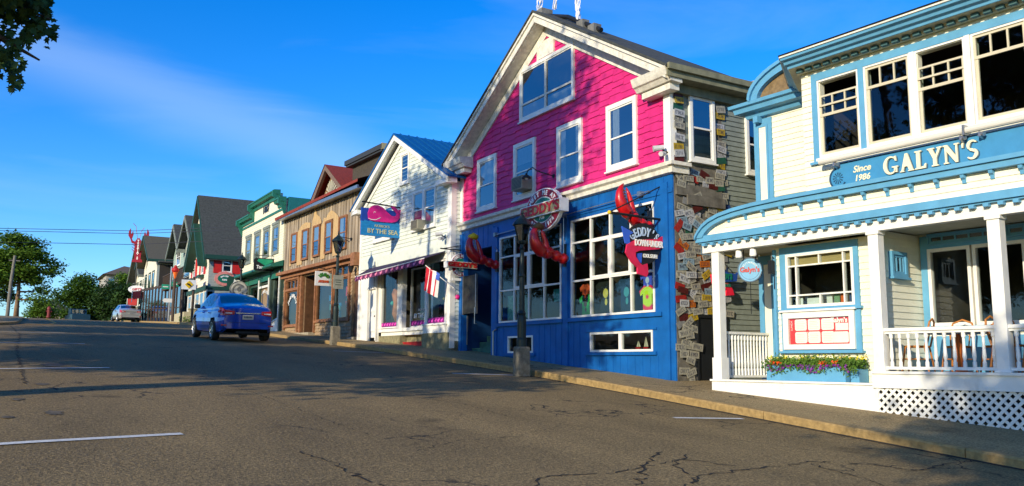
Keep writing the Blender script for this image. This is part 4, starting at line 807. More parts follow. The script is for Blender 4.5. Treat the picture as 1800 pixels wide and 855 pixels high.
for i in range(3):
    for z0 in (.1, .3):
        for k in range(5): mb.box(-.41 + i * .245, -.27 + i * .245 + (k % 2) * .02, -.028, -.0265, z0 + .03 + k * .027, z0 + .036 + k * .027)
mb.build('print', M('grey_print', (.45, .45, .45, 1), .6), o)
mb = MB(); text(mb, "Galyn's", .11, .4, .455, -.026, depth=.006, offset=.004); text(mb, 'DINNER', .04, 0, 0, 0); mb = MB(); text(mb, "Galyn's", .105, .36, .445, -.03, depth=.006, offset=.004)
vs_, fs_ = text_mb('LUNCH', .045, depth=.004); mb.add([(-.5 - c, -.026 + b, .38 + a) for a, b, c in vs_], fs_)
vs_, fs_ = text_mb('DINNER', .045, depth=.004); mb.add([(-.205 - c, -.026 + b, .2 + a) for a, b, c in vs_], fs_); mb.build('lettering', SIGNW, o)
g = MB().quad((-.54, -.05, .08), (.56, -.05, .08), (.56, -.05, .5), (-.54, -.05, .5)).build('glass', mat_glass('case_glass', .02, (1, 1, 1)), o)
# flower box
o = Q.thing('flower_box', 'pale blue planter box with orange, yellow and purple flowers below the menu case', 'flower box', 1.98, .2, -.25)
MB().box(-.72, .7, -.16, .18, 0, .24).box(.72, .86, -.06, .18, 0, .2).build('planter', GBLUE, o)
def leafmat(name, col, var=.5, trans=.25, scale=1.2):
    m = bpy.data.materials.new(name); m.use_nodes = True; t = m.node_tree; p = t.nodes['Principled BSDF']; p.inputs['Roughness'].default_value = .6; p.inputs['Specular IOR Level'].default_value = .25
    tcn = N(t, 'ShaderNodeTexCoord'); n = N(t, 'ShaderNodeTexNoise', i_Scale=scale, i_Detail=5, i_Roughness=.7); r = N(t, 'ShaderNodeValToRGB'); e = r.color_ramp.elements
    e[0].position = .3; e[0].color = tuple(c * (1 - var) for c in col[:3]) + (1,); e[1].position = .7; e[1].color = (min(1, col[0] * (1 + var * 1.5)), min(1, col[1] * (1 + var)), col[2] * (1 + var * .3), 1)
    t.links.new(tcn.outputs['Object'], n.inputs[0]); t.links.new(n.outputs[0], r.inputs[0]); t.links.new(r.outputs[0], p.inputs['Base Color'])
    tr = N(t, 'ShaderNodeBsdfTranslucent'); t.links.new(r.outputs[0], tr.inputs[0]); mxs = N(t, 'ShaderNodeMixShader'); mxs.inputs[0].default_value = trans
    t.links.new(p.outputs[0], mxs.inputs[1]); t.links.new(tr.outputs[0], mxs.inputs[2]); t.links.new(mxs.outputs[0], t.nodes['Material Output'].inputs[0]); return m
LEAFB = leafmat('box_leaves', (.09, .2, .03, 1), .5, .2, 12)
def scatter(fn, n, size, seed, kind='leaf'):
    mb = MB(); r = random.Random(seed)
    for i in range(n):
        p = Vector(fn(r)); a = Vector((r.gauss(0, 1), r.gauss(0, 1), r.gauss(0, 1))).normalized(); b = a.orthogonal().normalized(); b.rotate(Matrix.Rotation(r.uniform(0, 6.28), 3, a)); c = a.cross(b); s = size * r.uniform(.6, 1.3)
        if kind == 'leaf': mb.add([tuple(p - b * s), tuple(p + c * s * .45 + a * s * .12), tuple(p + b * s), tuple(p - c * s * .45 + a * s * .12)], [(0, 1, 2, 3)])
        else: mb.add([tuple(p + (b * math.cos(k * 1.257) + c * math.sin(k * 1.257)) * s + a * s * .3 * (k % 2)) for k in range(5)], [(0, 1, 2, 3, 4)])
    return mb
scatter(lambda r: (lambda x, y: (x, y, .24 + abs(r.gauss(0, .045)) + r.uniform(-.04, .07) - (r.random() * (.11 + .04 * math.sin(x * 9)) if y < -.16 else 0)))(r.uniform(-.78, .92), r.uniform(-.22, .16)), 4200, .026, 1).build('foliage', LEAFB, o)
def heads(n, f, c, sd, nm):
    scatter(f, n, .016, sd, 'f').build(nm, M(nm + '_petals', c, .6, var=.2), o)
heads(190, lambda r: ((lambda x: (x, -.19 - r.random() * .03, .24 - r.random() * (.07 + .05 * math.sin(x * 9)) + .02))(r.uniform(-.66, .8))), lin(120, 40, 140), 2, 'purple_flowers')
heads(70, lambda r: (lambda q: (q + r.gauss(0, .025), -.18 + r.uniform(-.02, .04), .29 + r.gauss(0, .018)))(r.choice([-.6, -.48, .33, .36, .56])), lin(235, 80, 20), 3, 'orange_flowers')
heads(190, lambda r: (r.uniform(-.75, .9), r.uniform(-.1, .15), .36 + r.gauss(0, .02)), lin(225, 205, 50), 4, 'yellow_flowers')
# small window in the side of the front room, sliding windows of the porch wall
window(K, .52, .93, 1.32, 1.7, -.02, S2, t=.05, mid=False, cols=3, rows=1, frame=GBLUE)
room(K, 3.2, 8.6, 1.55, 4.2, .3, 2.2)
mb = MB(); mb.wall(3.2, 8.6, .5, 1.98, 1.36, 1.41, holes=[(3.3, 8.5, .6, 1.78)]); mb.box(3.17, XR, 1.37, 1.41, -.12, .45); mb.build('window_casing', GBLUE, K)
for a, b in ((3.3, 3.95), (3.98, 4.72), (4.9, 5.8), (5.85, 6.75), (6.8, 7.7)): grid_window(K, a, b, .6, 1.78, 1.42, 1, (), t=.05, name='sliding_window')
for a, b in ((3.35, 4.4), (4.5, 5.6)): window(K, a, b, 1.83, 2.0, 1.34, t=.02, mid=False, cols=5, rows=1, frame=GBLUE, sill=False)
# upper bay
bf = .3
BW = [(2.25, 2.98), (3.07, 3.81), (3.88, 4.61), (4.69, 5.42), (5.5, 6.23), (6.31, 7.04), (7.12, 7.85)]
mb = MB(); mb.wall(1.95, XR, 2.62, 4.8, bf, bf + .12, holes=[(a + .04, b - .04, 3.3, 4.5) for a, b in BW]); mb.clad(2.66, 4.76, bf - .004, .1, 1.96, XR, holes=[(2.15, XR, 3.2, 4.66)]); mb.box(1.95, 2.02, bf + .12, 1.42, 2.62, 4.8)
mb.add([(1.95, bf, 2.62), (1.95, bf, 4.8), (1.45, 1.42, 4.8), (1.45, 1.42, 2.62)], [(0, 1, 2, 3)])
mb.build('bay_wall', CREAM, K)
cs_ = Frame(*Q.w(1.45, 1.42, 0)[:2], -4.64)
ang = lambda u, y, z: (1.45 + .5 * u / 1.227 - y * .91, 1.42 - 1.12 * u / 1.227 - y * .41 - 0, z)
mb = MB(lambda u, y, z: (1.45 + .4075 * u + .913 * y, 1.42 - .913 * u + .4075 * y, z)); mb.box(.28, .95, -.03, 0, 3.1, 4.6); mb.build('canted_casing', WHITE, K)
mb = MB(lambda u, y, z: (1.45 + .4075 * u + .913 * y, 1.42 - .913 * u + .4075 * y, z)); mb.box(.36, .6, -.04, -.03, 3.2, 4.52); mb.box(.66, .87, -.04, -.03, 3.2, 4.52); mb.build('canted_window', UGLASS, K)
mb = MB(); mb.wall(2.15, XR, 3.2, 4.66, bf - .035, bf, holes=[(a, b, 3.26, 4.54) for a, b in BW] + [(3.81, 3.88, 3.26, 4.54), (4.61, 4.69, 3.26, 4.54), (5.42, 5.5, 3.26, 4.54), (6.23, 6.31, 3.26, 4.54)]); mb.box(2.1, 2.35, bf - .07, bf - .035, 3.17, 3.21); mb.build('bay_casing', GBLUE, K)
mb = MB()
for a in (3.81, 4.61, 5.42, 6.23): mb.box(a, a + .075, bf - .04, bf, 3.26, 4.54)
mb.box(2.2, XR, bf - .05, bf, 3.215, 3.26); mb.build('mullion', WHITE, K)
room(K, 2.1, 8.5, bf + .13, 3.6, 2.9, 4.75, mat=M('upper_room', (.05, .04, .035, 1), .9))
for i, (a, b) in enumerate(BW):
    lowered = i in (0, 2); f = MB(); y0, y1 = bf - .025, bf + .03; t = .032
    f.box(a, a + t, y0, y1, 3.26, 4.54); f.box(b - t, b, y0, y1, 3.26, 4.54); f.box(a + t, b - t, y0, y1, 4.51, 4.54); f.box(a + t, b - t, y0 - .02, y1, 3.26, 3.3)
    A, B = a + t, b - t; o_ = f.build('window', WHITE, K)
    m2 = MB(); zt, zb = (4.28, 3.93) if lowered else (4.5, 4.17); k = .03
    m2.box(A, B, bf - .01, bf + .02, zt - k, zt); m2.box(A, B, bf - .01, bf + .02, zb, zb + .045); m2.box(A, A + k, bf - .01, bf + .02, zb + .045, zt - k); m2.box(B - k, B, bf - .01, bf + .02, zb + .045, zt - k)
    for q in (1, 2): xx = A + (B - A) * q / 3; m2.box(xx - .012, xx + .012, bf - .008, bf + .018, zb + .045, zt - k)
    m2.box(A, A + .045, bf, bf + .03, 3.3, zb); m2.box(B - .03, B, bf, bf + .03, 3.3, zb); m2.box(A + .045, B - .03, bf, bf + .03, 3.3, 3.35)
    if lowered: m2.box(A, B, bf - .03, bf - .012, 4.09, 4.12)
    s_ = m2.build('sash', TAN); s_.parent = o_
    g = MB().quad((A, bf + .012, 3.3), (B, bf + .012, 3.3), (B, bf + .012, zb), (A, bf + .012, zb)).quad((A, bf + .005, zb), (B, bf + .005, zb), (B, bf + .005, zt), (A, bf + .005, zt)).build('pane', GLASS); g.parent = o_
# main cornice of the bay
def cornice(mb_, prof, path):       # prof (out, z); path list of (x,y,nx,ny) corners
    n = len(prof)
    vs = [(x + nx * o_, y + ny * o_, z) for x, y, nx, ny in path for o_, z in prof]
    fs = [(i * n + k, i * n + k + 1, (i + 1) * n + k + 1, (i + 1) * n + k) for i in range(len(path) - 1) for k in range(n - 1)]
    mb_.add(vs, fs)
pth = [(1.45, 1.42, -.95, -.32), (1.95, bf, -.15, -1.0), (XR, bf, 0, -1)]
mb = MB(); cornice(mb, [(0, 4.72), (.1, 4.72), (.12, 4.77), (.27, 4.775)], pth); x = 1.98
while x < XR: mb.box(x, x + .1, bf - .17, bf - .1, 4.715, 4.765, 1); x += .165
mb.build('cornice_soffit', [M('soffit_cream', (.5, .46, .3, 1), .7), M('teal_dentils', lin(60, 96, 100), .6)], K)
mb = MB(); cornice(mb, [(.27, 4.775), (.29, 4.775), (.3, 4.81), (.36, 4.83), (.38, 4.875), (.44, 4.89), (.45, 4.925)], pth); mb.build('cornice', GBLUE, K)
mb = MB(); cornice(mb, [(.45, 4.927), (.47, 4.93), (.47, 4.955), (.43, 4.96)], pth); mb.build('gutter', OLDWHITE, K)
mb = MB(); cornice(mb, [(.44, 4.96), (.49, 4.975), (-.5, 5.1), (-3.5, 5.4)], pth); mb.build('roof', SHING, K)
# cornice and barrel gablet over the uphill corner
mb = MB(); pth2 = [(.1, 6.0, -1, 0), (.1, 1.42, -1, -1), (1.5, 1.42, 0, -1)]
cornice(mb, [(0, 4.58), (.1, 4.6), (.14, 4.68), (.26, 4.7), (.28, 4.78), (.34, 4.8), (.35, 4.86), (0, 4.9)], pth2); mb.box(.2, .3, 1.24, 1.4, 4.48, 4.6); mb.build('cornice', GBLUE, K)
ar = [(.25 + (1.55 - .25) * (1 - math.cos(R(a))), 4.86 + .62 * math.sin(R(a))) for a in range(0, 91, 9)]; ar2 = [(.25 + .16 + (1.14) * (1 - math.cos(R(a))), 4.86 + .46 * math.sin(R(a))) for a in range(0, 91, 9)]
mb = MB(); mb.strip(ar, ar2, 1.1, 1.25); mb.strip([(a - .03, b + .03) for a, b in ar], [(a + .02, b - .02) for a, b in ar], 1.05, 1.1); mb.build('arched_band', GBLUE, K)
MB().poly([(.4, 4.86), (1.6, 4.86)] + [(a, b) for a, b in reversed(ar2)], 1.2, 1.24).build('arched_gablet', M('brown_shingle_gablet', lin(120, 100, 70), .8, var=.3, scale=12), K)
mb = MB()
for (a, b), (c2, d2) in zip(ar, ar[1:]): mb.quad((a, 1.1, b + .02), (c2, 1.1, d2 + .02), (c2, 6, d2 + .02), (a, 6, b + .02))
mb.build('barrel_roof', SHING, K)
# rolled awning and the name board
o = Q.thing('rolled_awning', 'long rolled white awning under the upper bay windows', 'awning', 2.35, .12, 3.155)
MB().tube([(0, 0, 0), (4.9, 0, .02)], .048, 12).build('roll', M('awning_canvas', (.6, .58, .52, 1), .8, var=.1, stretch=(.3, 8, 8)), o)
for x in (.25, 2.2, 2.45, 4.2): MB().tube([(x, 0, -.05), (x, -.02, -.1), (x, .12, -.13)], .018, 6).tube([(x, .02, -.07), (x + .06, .0, -.09)], [.03, .03], 8).build('arm', STEEL, o)
MB().box(2.25, 2.28, -.06, .1, -.06, .08).build('clamp', STEEL, o)
o = Q.thing('name_board', 'long pale blue restaurant name board with raised cream letters above the porch cornice', 'sign', 2.65, .24, 2.71)
out3 = [(0, .03), (4.9, .03), (4.9, .4), (0, .4), (-.0, .38)]
MB().poly([(0, 0), (4.9, 0), (4.9, .385), (0, .385)], -.03, .03).poly(ell(-.05, .16, .14, .16, 24), -.028, .028).build('board', M('board_blue', lin(58, 132, 178), .5, var=.08), o)
mb = MB(); mb.strip(ell(-.05, .16, .15, .17, 28, 90, 330), ell(-.05, .16, .125, .145, 28, 90, 330), -.04, -.028)
for k in range(12): a = R(k * 30); mb.poly([(-.05 + .02 * math.cos(a), .16 + .02 * math.sin(a)), (-.05 + .09 * math.cos(a - .12), .16 + .09 * math.sin(a - .12)), (-.05 + .09 * math.cos(a + .12), .16 + .09 * math.sin(a + .12))], -.034, -.028)
mb.box(0, 4.9, -.04, -.03, .375, .39); mb.box(.0, 4.9, -.04, -.03, 0, .012); mb.build('scroll', M('scroll_dark', lin(30, 70, 100), .5), o)
LC = M('cream_letters', (.78, .72, .5, 1), .5, var=.03)
def serif(ch, h):
    """hand drawn flared capitals, units of height"""
    S = {}
    S['A'] = [[(-.02, 0), (.22, 0), (.22, .05), (.17, .06), (.24, .28), (.42, .28), (.5, .06), (.44, .05), (.44, 0), (.78, 0), (.78, .05), (.72, .06), (.44, 1.0), (.3, 1.0), (.06, .06), (-.02, .05)]]
    S['L'] = [[(0, 0), (.58, 0), (.62, .26), (.56, .26), (.48, .12), (.29, .1), (.29, .92), (.38, .94), (.38, 1), (0, 1), (0, .94), (.09, .92), (.09, .08), (0, .06)]]
    S['Y'] = [[(.2, 0), (.56, 0), (.56, .06), (.47, .08), (.47, .42), (.7, .92), (.78, .94), (.78, 1), (.5, 1), (.5, .94), (.57, .92), (.42, .58), (.28, .92), (.36, .94), (.36, 1), (-.02, 1), (-.02, .94), (.06, .92), (.28, .42), (.28, .08), (.2, .06)]]
    S['N'] = [[(0, 0), (.26, 0), (.26, .06), (.17, .08), (.17, .66), (.62, 0), (.74, 0), (.74, .92), (.83, .94), (.83, 1), (.57, 1), (.57, .94), (.65, .92), (.65, .34), (.22, 1), (0, 1), (0, .94), (.08, .9), (.08, .08), (0, .06)]]
    return [[(a * h, b * h) for a, b in p] for p in S[ch]]
def ring(cx, cz, rx, rz, a0, a1, t0, t1, n=18):
    o_, i_ = [], []
    for k in range(n + 1):
        a = R(a0 + (a1 - a0) * k / n); t = t0 + (t1 - t0) * math.sin(math.pi * k / n); o_.append((cx + rx * math.cos(a), cz + rz * math.sin(a))); i_.append((cx + (rx - t) * math.cos(a), cz + (rz - t * .7) * math.sin(a)))
    return o_, i_
def bigword(mb, x, z, h, yb, m=0, grow=0):
    y0, y1 = yb
    def st(o_, i_, ox): mb.strip([(x + ox + a * h, z + b * h) for a, b in o_], [(x + ox + a * h, z + b * h) for a, b in i_], y0, y1, m)
    a, b = ring(.42, .5, .42, .51, 50, 325, .08, .2); st(a, b, 0); mb.poly([(x + p * h, z + q * h) for p, q in [(.5, .42), (.86, .42), (.86, .36), (.8, .34), (.8, .06), (.62, .1), (.62, .34), (.5, .36)]], y0, y1, m); mb.poly([(x + p * h, z + q * h) for p, q in [(.62, .95), (.74, 1.0), (.78, .7), (.7, .72)]], y0, y1, m)
    adv = .98
    for ch, aw in (('A', .84), ('L', .72), ('Y', .84), ('N', .93)):
        for p in serif(ch, h): mb.poly([(x + adv * h + u, z + v) for u, v in p], y0, y1, m)
        adv += aw
    mb.poly([(x + (adv + p) * h, z + q * h) for p, q in [(.02, 1.02), (.16, 1.02), (.1, .68), (.04, .68)]], y0, y1, m); adv += .26
    a, b = ring(.3, .74, .27, .27, 30, 235, .07, .17); st(a, b, adv * h); a, b = ring(.28, .28, .29, .29, -150, 62, .07, .19); st(a, b, adv * h)
    mb.strip([(x + adv * h + p * h, z + q * h) for p, q in [(.12, .6), (.3, .56), (.44, .5)]], [(x + adv * h + p * h, z + q * h) for p, q in [(.18, .46), (.28, .42), (.4, .36)]], y0, y1, m)
mb = MB(); bigword(mb, .72, .06, .265, (-.062, -.034)); 
mb.build('raised_letters', LC, o)
mb = MB(); bigword(mb, .735, .052, .265, (-.0335, -.031)); mb.build('letter_shadow_line', M('scroll_dark'), o)
mb = MB(); text(mb, 'Since', .14, .36, .24, -.036, depth=.01, shear=.25, offset=.003); text(mb, '1986', .13, .36, .1, -.036, depth=.01, shear=.2, offset=.003); text(mb, 'Restaurant', .13, 3.0, .24, -.036, depth=.01, shear=.2, align='LEFT'); text(mb, 'Lounge', .13, 3.0, .1, -.036, depth=.01, shear=.2, align='LEFT'); mb.build('small_lettering', LC, o)
# oval hanging sign, spotlights, wall lantern
o = thing('hanging_sign', 'small oval pale blue sign hanging under the porch beam', 'sign', Q.w(.8, .28, 1.6), Q.rz + R(28))
MB().poly(ell(0, 0, .2, .205, 36), -.02, .02).build('disc', GBLUE, o); MB().strip(ell(0, 0, .205, .21, 36), ell(0, 0, .19, .195, 36), -.028, .028).strip(ell(0, 0, .16, .165, 36), ell(0, 0, .155, .16, 36), -.023, -.02).build('rim', M('scroll_dark'), o)
mb = MB(); text(mb, "Galyn's", .115, 0, .0, -.026, depth=.008, offset=.004); mb.build('lettering', RED, o); mb = MB(); arc_text(mb, 'RESTAURANT', .04, 0, 0, .12, .125, 150, 30, -.024, depth=.005); mb.build('small_lettering', SIGNW, o)
MB().tube([(-.1, 0, .17), (-.1, 0, .4)], .008, 5).tube([(.1, 0, .17), (.1, 0, .4)], .008, 5).tube([(-.16, 0, .4), (.2, 0, .4)], .012, 6).tube([(0, 0, -.2), (0, 0, -.75)], .006, 5).build('hanger', BLACK, o)
for x, lb in ((.72, 'left of the twin grey spotlights over the oval sign'), (1.02, 'right of the twin grey spotlights over the oval sign')):
    o = Q.thing('spotlight', lb, 'spotlight', x, .1, 1.94, 'spotlights under the porch beam'); MB().lathe([(.05, -.14), (.06, -.12), (.05, -.02), (.02, 0)], (0, 0, 0), 12).build('head', SIGNW, o); MB().tube([(0, 0, 0), (-.05, 0, .03)], .01, 5).build('arm', BLACK, o)
o = Q.thing('wall_lantern', 'slim black lantern on the pale blue corner of the front room', 'lamp', 1.24, .36, 1.6); MB().box(-.04, .03, -.12, -.03, -.1, .12).tube([(0, 0, .16), (0, -.07, .2), (0, -.07, .1)], .01, 5).tube([(0, -.0, .1), (0, -.02, -.35)], .008, 5).build('lantern', BLACK, o)
# porch tables and bentwood chairs
BENT = M('bentwood', lin(176, 112, 50), .5, var=.25, scale=12); SEATB = M('cane_seat', lin(40, 70, 120), .7)
def chair(x, y, rz, label):
    o = thing('bentwood_chair', label, 'chair', Q.w(x, y, -.1), Q.rz + rz, 'bentwood chairs on the porch')
    MB().lathe([(.17, .36), (.18, .375), (.17, .39)], (0, 0, 0), 16).build('seat', BENT, o)
    for sx, sy in ((-1, -1), (1, -1), (-1, 1), (1, 1)): MB().tube([(sx * .13, sy * .13, .37), (sx * .17, sy * .18, 0)], .014, 6).build('leg', BENT, o)
    MB().tube([(-.15, .14, .38), (-.17, .19, .6), (-.13, .21, .72), (0, .22, .77), (.13, .21, .72), (.17, .19, .6), (.15, .14, .38)], .014, 6).tube([(-.09, .15, .38), (-.1, .2, .58), (0, .21, .66), (.1, .2, .58), (.09, .15, .38)], .01, 6).build('backrest', BENT, o)
    MB().tube([(-.15, -.16, .2), (.15, -.16, .2), (.15, .16, .2), (-.15, .16, .2), (-.15, -.16, .2)], .009, 5).build('stretcher', BENT, o)
for x, y, a, lb in ((3.55, .5, -1.3, 'bentwood chair at the left end of the first porch table'), (3.9, .95, .1, 'bentwood chair behind the first porch table, nearest the window post'), (4.45, .95, 0, 'bentwood chair behind the right half of the first porch table'), (4.8, .5, 1.5, 'bentwood chair at the right end of the first porch table'), (5.35, .9, 0, 'bentwood chair behind the second porch table'), (5.2, .45, -1.4, 'bentwood chair beside the second porch post')): chair(x, y, a, lb)
for x, lb in ((4.15, 'grey topped porch table with an orange wooden pedestal, between the first two posts'), (5.75, 'grey topped porch table right of the second tall post')):
    o = Q.thing('porch_table', lb, 'table', x, .5, -.1, 'porch tables'); MB().box(-.4, .42, -.3, .3, .54, .58).build('top', M('table_top', lin(150, 170, 180), .4), o); MB().box(-.04, .04, -.05, .05, 0, .54).box(-.2, .2, -.04, .04, 0, .03).build('pedestal', M('orange_wood', lin(180, 92, 24), .5, var=.2), o)
# ------------------------------------------------------------------ cars
def lerp(T, x):
    if x <= T[0][0]: return T[0][1]
    for (a, p), (b, q) in zip(T, T[1:]):
        if x <= b: t = (x - a) / (b - a); t = t * t * (3 - 2 * t) if 0 else t; return p + (q - p) * t
    return T[-1][1]
def smooth(T, x, h=.12): return (lerp(T, x - h) + 2 * lerp(T, x) + lerp(T, x + h)) / 4
def make_car(name, label, loc, rot, paint, L_=4.6, Wc=1.78, H_=1.47, group=None):
    """x forward, rear at 0"""
    o = thing(name, label, 'car', loc, 0, group, rot); k = L_ / 4.6; hw = Wc / 2; hh = H_ / 1.47
    belt = [(0, .9), (.1, .98), (.7, 1.0), (1.2, .96), (2.5, .93), (3.4, .9), (4.2, .78), (4.5, .66), (4.6, .58)]
    roof = [(0, .97), (.08, 1.06), (.5, 1.11), (.68, 1.14), (1.35, 1.36), (1.7, 1.44), (2.2, 1.47), (2.7, 1.44), (3.05, 1.33), (3.6, 1.0), (4.2, .84), (4.5, .70), (4.6, .6)]
    wid = [(0, .8), (.06, .88), (.35, .96), (.9, 1.0), (3.4, 1.0), (4.1, .95), (4.45, .82), (4.6, .62)]
    bot = [(0, .42), (.08, .28), (.5, .22), (4.1, .2), (4.5, .24), (4.6, .36)]
    top_w = lambda x: lerp([(0, .8), (.6, .8), (.8, .76), (1.5, .64), (2.6, .66), (3.1, .7), (3.7, .8), (4.6, .7)], x)
    xs = [i * .05 for i in range(93)]; rows = 22; V = []; 
    def ringpt(x, s):
        w_ = hw * smooth(wid, x); b = smooth(bot, x) * hh; bl = smooth(belt, x) * hh; rf = smooth(roof, x) * hh; tw = hw * top_w(x) * smooth(wid, x)
        if rf < bl + .02: rf = bl + .02
        if s <= .12: t = s / .12; return (w_ * (.86 + .1 * t), b + .04 * t)
        if s <= .5: t = (s - .12) / .38; z = b + .04 + (bl - b - .04) * t; y = w_ * (.96 + .05 * math.sin(math.pi * min(1, t * 1.1)) - .03 * t * t); y += .012 * math.exp(-((t - .82) / .05) ** 2); return (y, z)
        if s <= .8: t = (s - .5) / .3; y0 = w_ * .925; return (y0 + (tw - y0) * t - .0 + .02 * math.sin(math.pi * t), bl + (rf - .045 * hh - bl) * t if rf - bl > .09 else bl + (rf - bl) * .55 * t)
        t = (s - .8) / .2; zt = rf - .045 * hh if rf - bl > .09 else bl + (rf - bl) * .55; return (tw * (1 - t), zt + (rf - zt) * math.sin(t * math.pi / 2))
    S_ = [0, .06, .12, .17, .22, .28, .34, .4, .44, .47, .5, .54, .6, .66, .72, .77, .8, .83, .87, .91, .95, 1.0]
    wheels = (.88, 3.52); wr = .325
    body = MB(); gl = MB(); under = MB()
    for sg in (1, -1):
        grid = [[ringpt(x, s) for s in S_] for x in xs]
        for i in range(len(xs) - 1):
            for j in range(len(S_) - 1):
                p = [(xs[i], *grid[i][j]), (xs[i + 1], *grid[i + 1][j]), (xs[i + 1], *grid[i + 1][j + 1]), (xs[i], *grid[i][j + 1])]
                xm = sum(q[0] for q in p) / 4; zm = sum(q[2] for q in p) / 4; sm = (S_[j] + S_[j + 1]) / 2
                if any((xm - c) ** 2 + (zm - .32 * hh) ** 2 < (wr + .065) ** 2 for c in wheels) and sm < .5: continue
                side_g = .53 < sm < .76 and (1.02 + (sm - .5) * 1.6) < xm < (3.42 - (sm - .5) * 2.0) and not (2.08 < xm < 2.16) and not (1.28 < xm < 1.33 + 0)
                rear_g = sm > .81 and .72 < xm < 1.46; front_g = sm > .81 and 2.92 < xm < 3.58
                q = [(a * k, b * sg, c) for a, b, c in p]; (gl if side_g or rear_g or front_g else body).add(q, [(0, 1, 2, 3) if sg < 0 else (3, 2, 1, 0)])
        for c in wheels:                                            # wheel housings
            n = 14
            for a in range(n):
                A0, A1 = R(-15 + 210 * a / n), R(-15 + 210 * (a + 1) / n); rr_ = wr + .07
                P = [((c + rr_ * math.cos(t)) * k, y * sg, .32 * hh + rr_ * math.sin(t)) for t, y in ((A0, hw * .99), (A1, hw * .99), (A1, hw * .6), (A0, hw * .6))]; under.add(P, [(0, 1, 2, 3)])
    # end caps
    for i, sg in ((0, 1), (len(xs) - 1, -1)):
        pts = [(xs[i] * k, y, z) for y, z in [ringpt(xs[i], s) for s in S_]]; m_ = [(x, -y, z) for x, y, z in reversed(pts)]; body.add(pts + m_, [tuple(range(len(pts) * 2))])
    o.scale = (1, 1, 1)
    body.build('body', paint, o, smooth=True); gl.build('window', CGLASS, o, smooth=True)
    under.box(.3 * k, 4.3 * k, -hw * .86, hw * .86, .2, .26).build('underbody', BLACK, o)
    MB().box(1.2 * k, 3.0 * k, -hw * .6, hw * .6, .3, .85).box(1.15 * k, 1.35 * k, -hw * .55, hw * .55, .8, 1.15).box(2.2 * k, 2.35 * k, .15, .55, .8, 1.28).box(2.2 * k, 2.35 * k, -.55, -.15, .8, 1.28).build('seats', M('seat_grey', (.08, .08, .08, 1), .9), o)
    TY = M('tyre_rubber', (.02, .02, .02, 1), .8); RIM = M('alloy', (.6, .6, .58, 1), .3, metal=.8)
    for c in wheels:
        for sg in (1, -1):
            wmb = MB(lambda x, y, z, c=c, sg=sg: (c * k + x, sg * (hw * .8 + z), .32 * hh + y)); wmb.lathe([(wr * .7, -.02), (wr * .95, -.02), (wr, .03), (wr, .13), (wr * .95, .18), (wr * .68, .18), (wr * .66, .15), (.01, .12)], n=28); wh_ = wmb.build('wheel', TY, o)
            rm = MB(wmb.xf); rm.lathe([(.05, .13), (.05, .17), (.01, .175)], n=10)
            for a in range(5): t = a * 1.2566 + c; rm.add([(math.cos(t + d) * r_, math.sin(t + d) * r_, z) for r_, d, z in ((.04, -.5, .165), (wr * .68, -.16, .165), (wr * .68, .16, .165), (.04, .5, .165))], [(0, 1, 2, 3)])
            rm.lathe([(wr * .62, .15), (wr * .7, .185), (wr * .66, .185)], n=28, cap=False); r_o = rm.build('rim', RIM, wh_)
    sm_ = MB()
    def seam(a, b, n=6):
        for sg in (1, -1):
            for i in range(n):
                q = []
                for t, d in ((i / n, 0), ((i + 1) / n, 0), ((i + 1) / n, .012), (i / n, .012)):
                    xx = a[0] + (b[0] - a[0]) * t; s = a[1] + (b[1] - a[1]) * t; vert = abs(a[1] - b[1]) > .05; y, z = ringpt(xx + (d if vert else 0), s); q.append(((xx + (d if vert else 0)) * k, (y + .003) * sg, z + (0 if vert else d)))
                sm_.add(q, [(0, 1, 2, 3)])
    seam((2.12, .16), (2.12, .5)); seam((1.25, .34), (1.2, .5)); seam((3.1, .16), (3.25, .5)); seam((1.3, .15), (3.1, .15), 12); seam((.12, .5), (.78, .5), 6)
    sm_.add([(-.006, y, z) for y, z in ((-.55, .56 * hh), (.55, .56 * hh), (.55, .57 * hh), (-.55, .57 * hh))], [(0, 1, 2, 3)])
    sm_.build('panel_gaps', BLACK, o)
    LAMP = M('tail_lamp_red', lin(170, 10, 16), .15, coat=.8, var=.2); LAMPW = M('tail_lamp_clear', (.7, .62, .6, 1), .15)
    for sg in (1, -1):
        def face(pts, off=.012):   # patch on the rear quarter following the body
            out_p = []
            for xx, s in pts: y, z = ringpt(xx, s); out_p.append((xx * k - off, (y + off) * sg, z))
            return out_p
        mb = MB(); A_ = [face([(x_, s) for s in (.38, .42, .46, .5)]) for x_ in (.0, .03, .07, .12, .2, .3, .42)]
        for i in range(6):
            for j in range(3):
                if i > 3 and j == 0: continue
                mb.add([A_[i][j], A_[i + 1][j], A_[i + 1][j + 1], A_[i][j + 1]], [(0, 1, 2, 3)])
        y0 = A_[0][0][1]; z0, z1 = A_[0][0][2], A_[0][3][2]
        mb.add([(-.015, y0, z0), (-.015, y0, z1), (-.02, y0 - sg * .3, z1 - .02), (-.02, y0 - sg * .3, z0 + .04)], [(0, 1, 2, 3)]); lp = mb.build('tail_lamp', LAMP, o)
        MB().add([(-.024, y0 - sg * .02, z0 + .05), (-.024, y0 - sg * .02, z0 + .09), (-.026, y0 - sg * .22, z0 + .09), (-.026, y0 - sg * .22, z0 + .06)], [(0, 1, 2, 3)]).build('clear_lens', LAMPW, lp)
        MB().box(2.95 * k, 3.1 * k, *sorted((sg * hw * .93, sg * (hw * .93 + .17))), .93 * hh, 1.06 * hh).build('wing_mirror', BLACK, o, bevel=.03)
        MB().box(1.42 * k, 1.6 * k, *sorted((sg * hw * .985, sg * (hw * .985 + .03))), .8 * hh, .83 * hh).box(2.3 * k, 2.48 * k, *sorted((sg * hw * .985, sg * (hw * .985 + .03))), .8 * hh, .83 * hh).build('door_handle', paint, o)
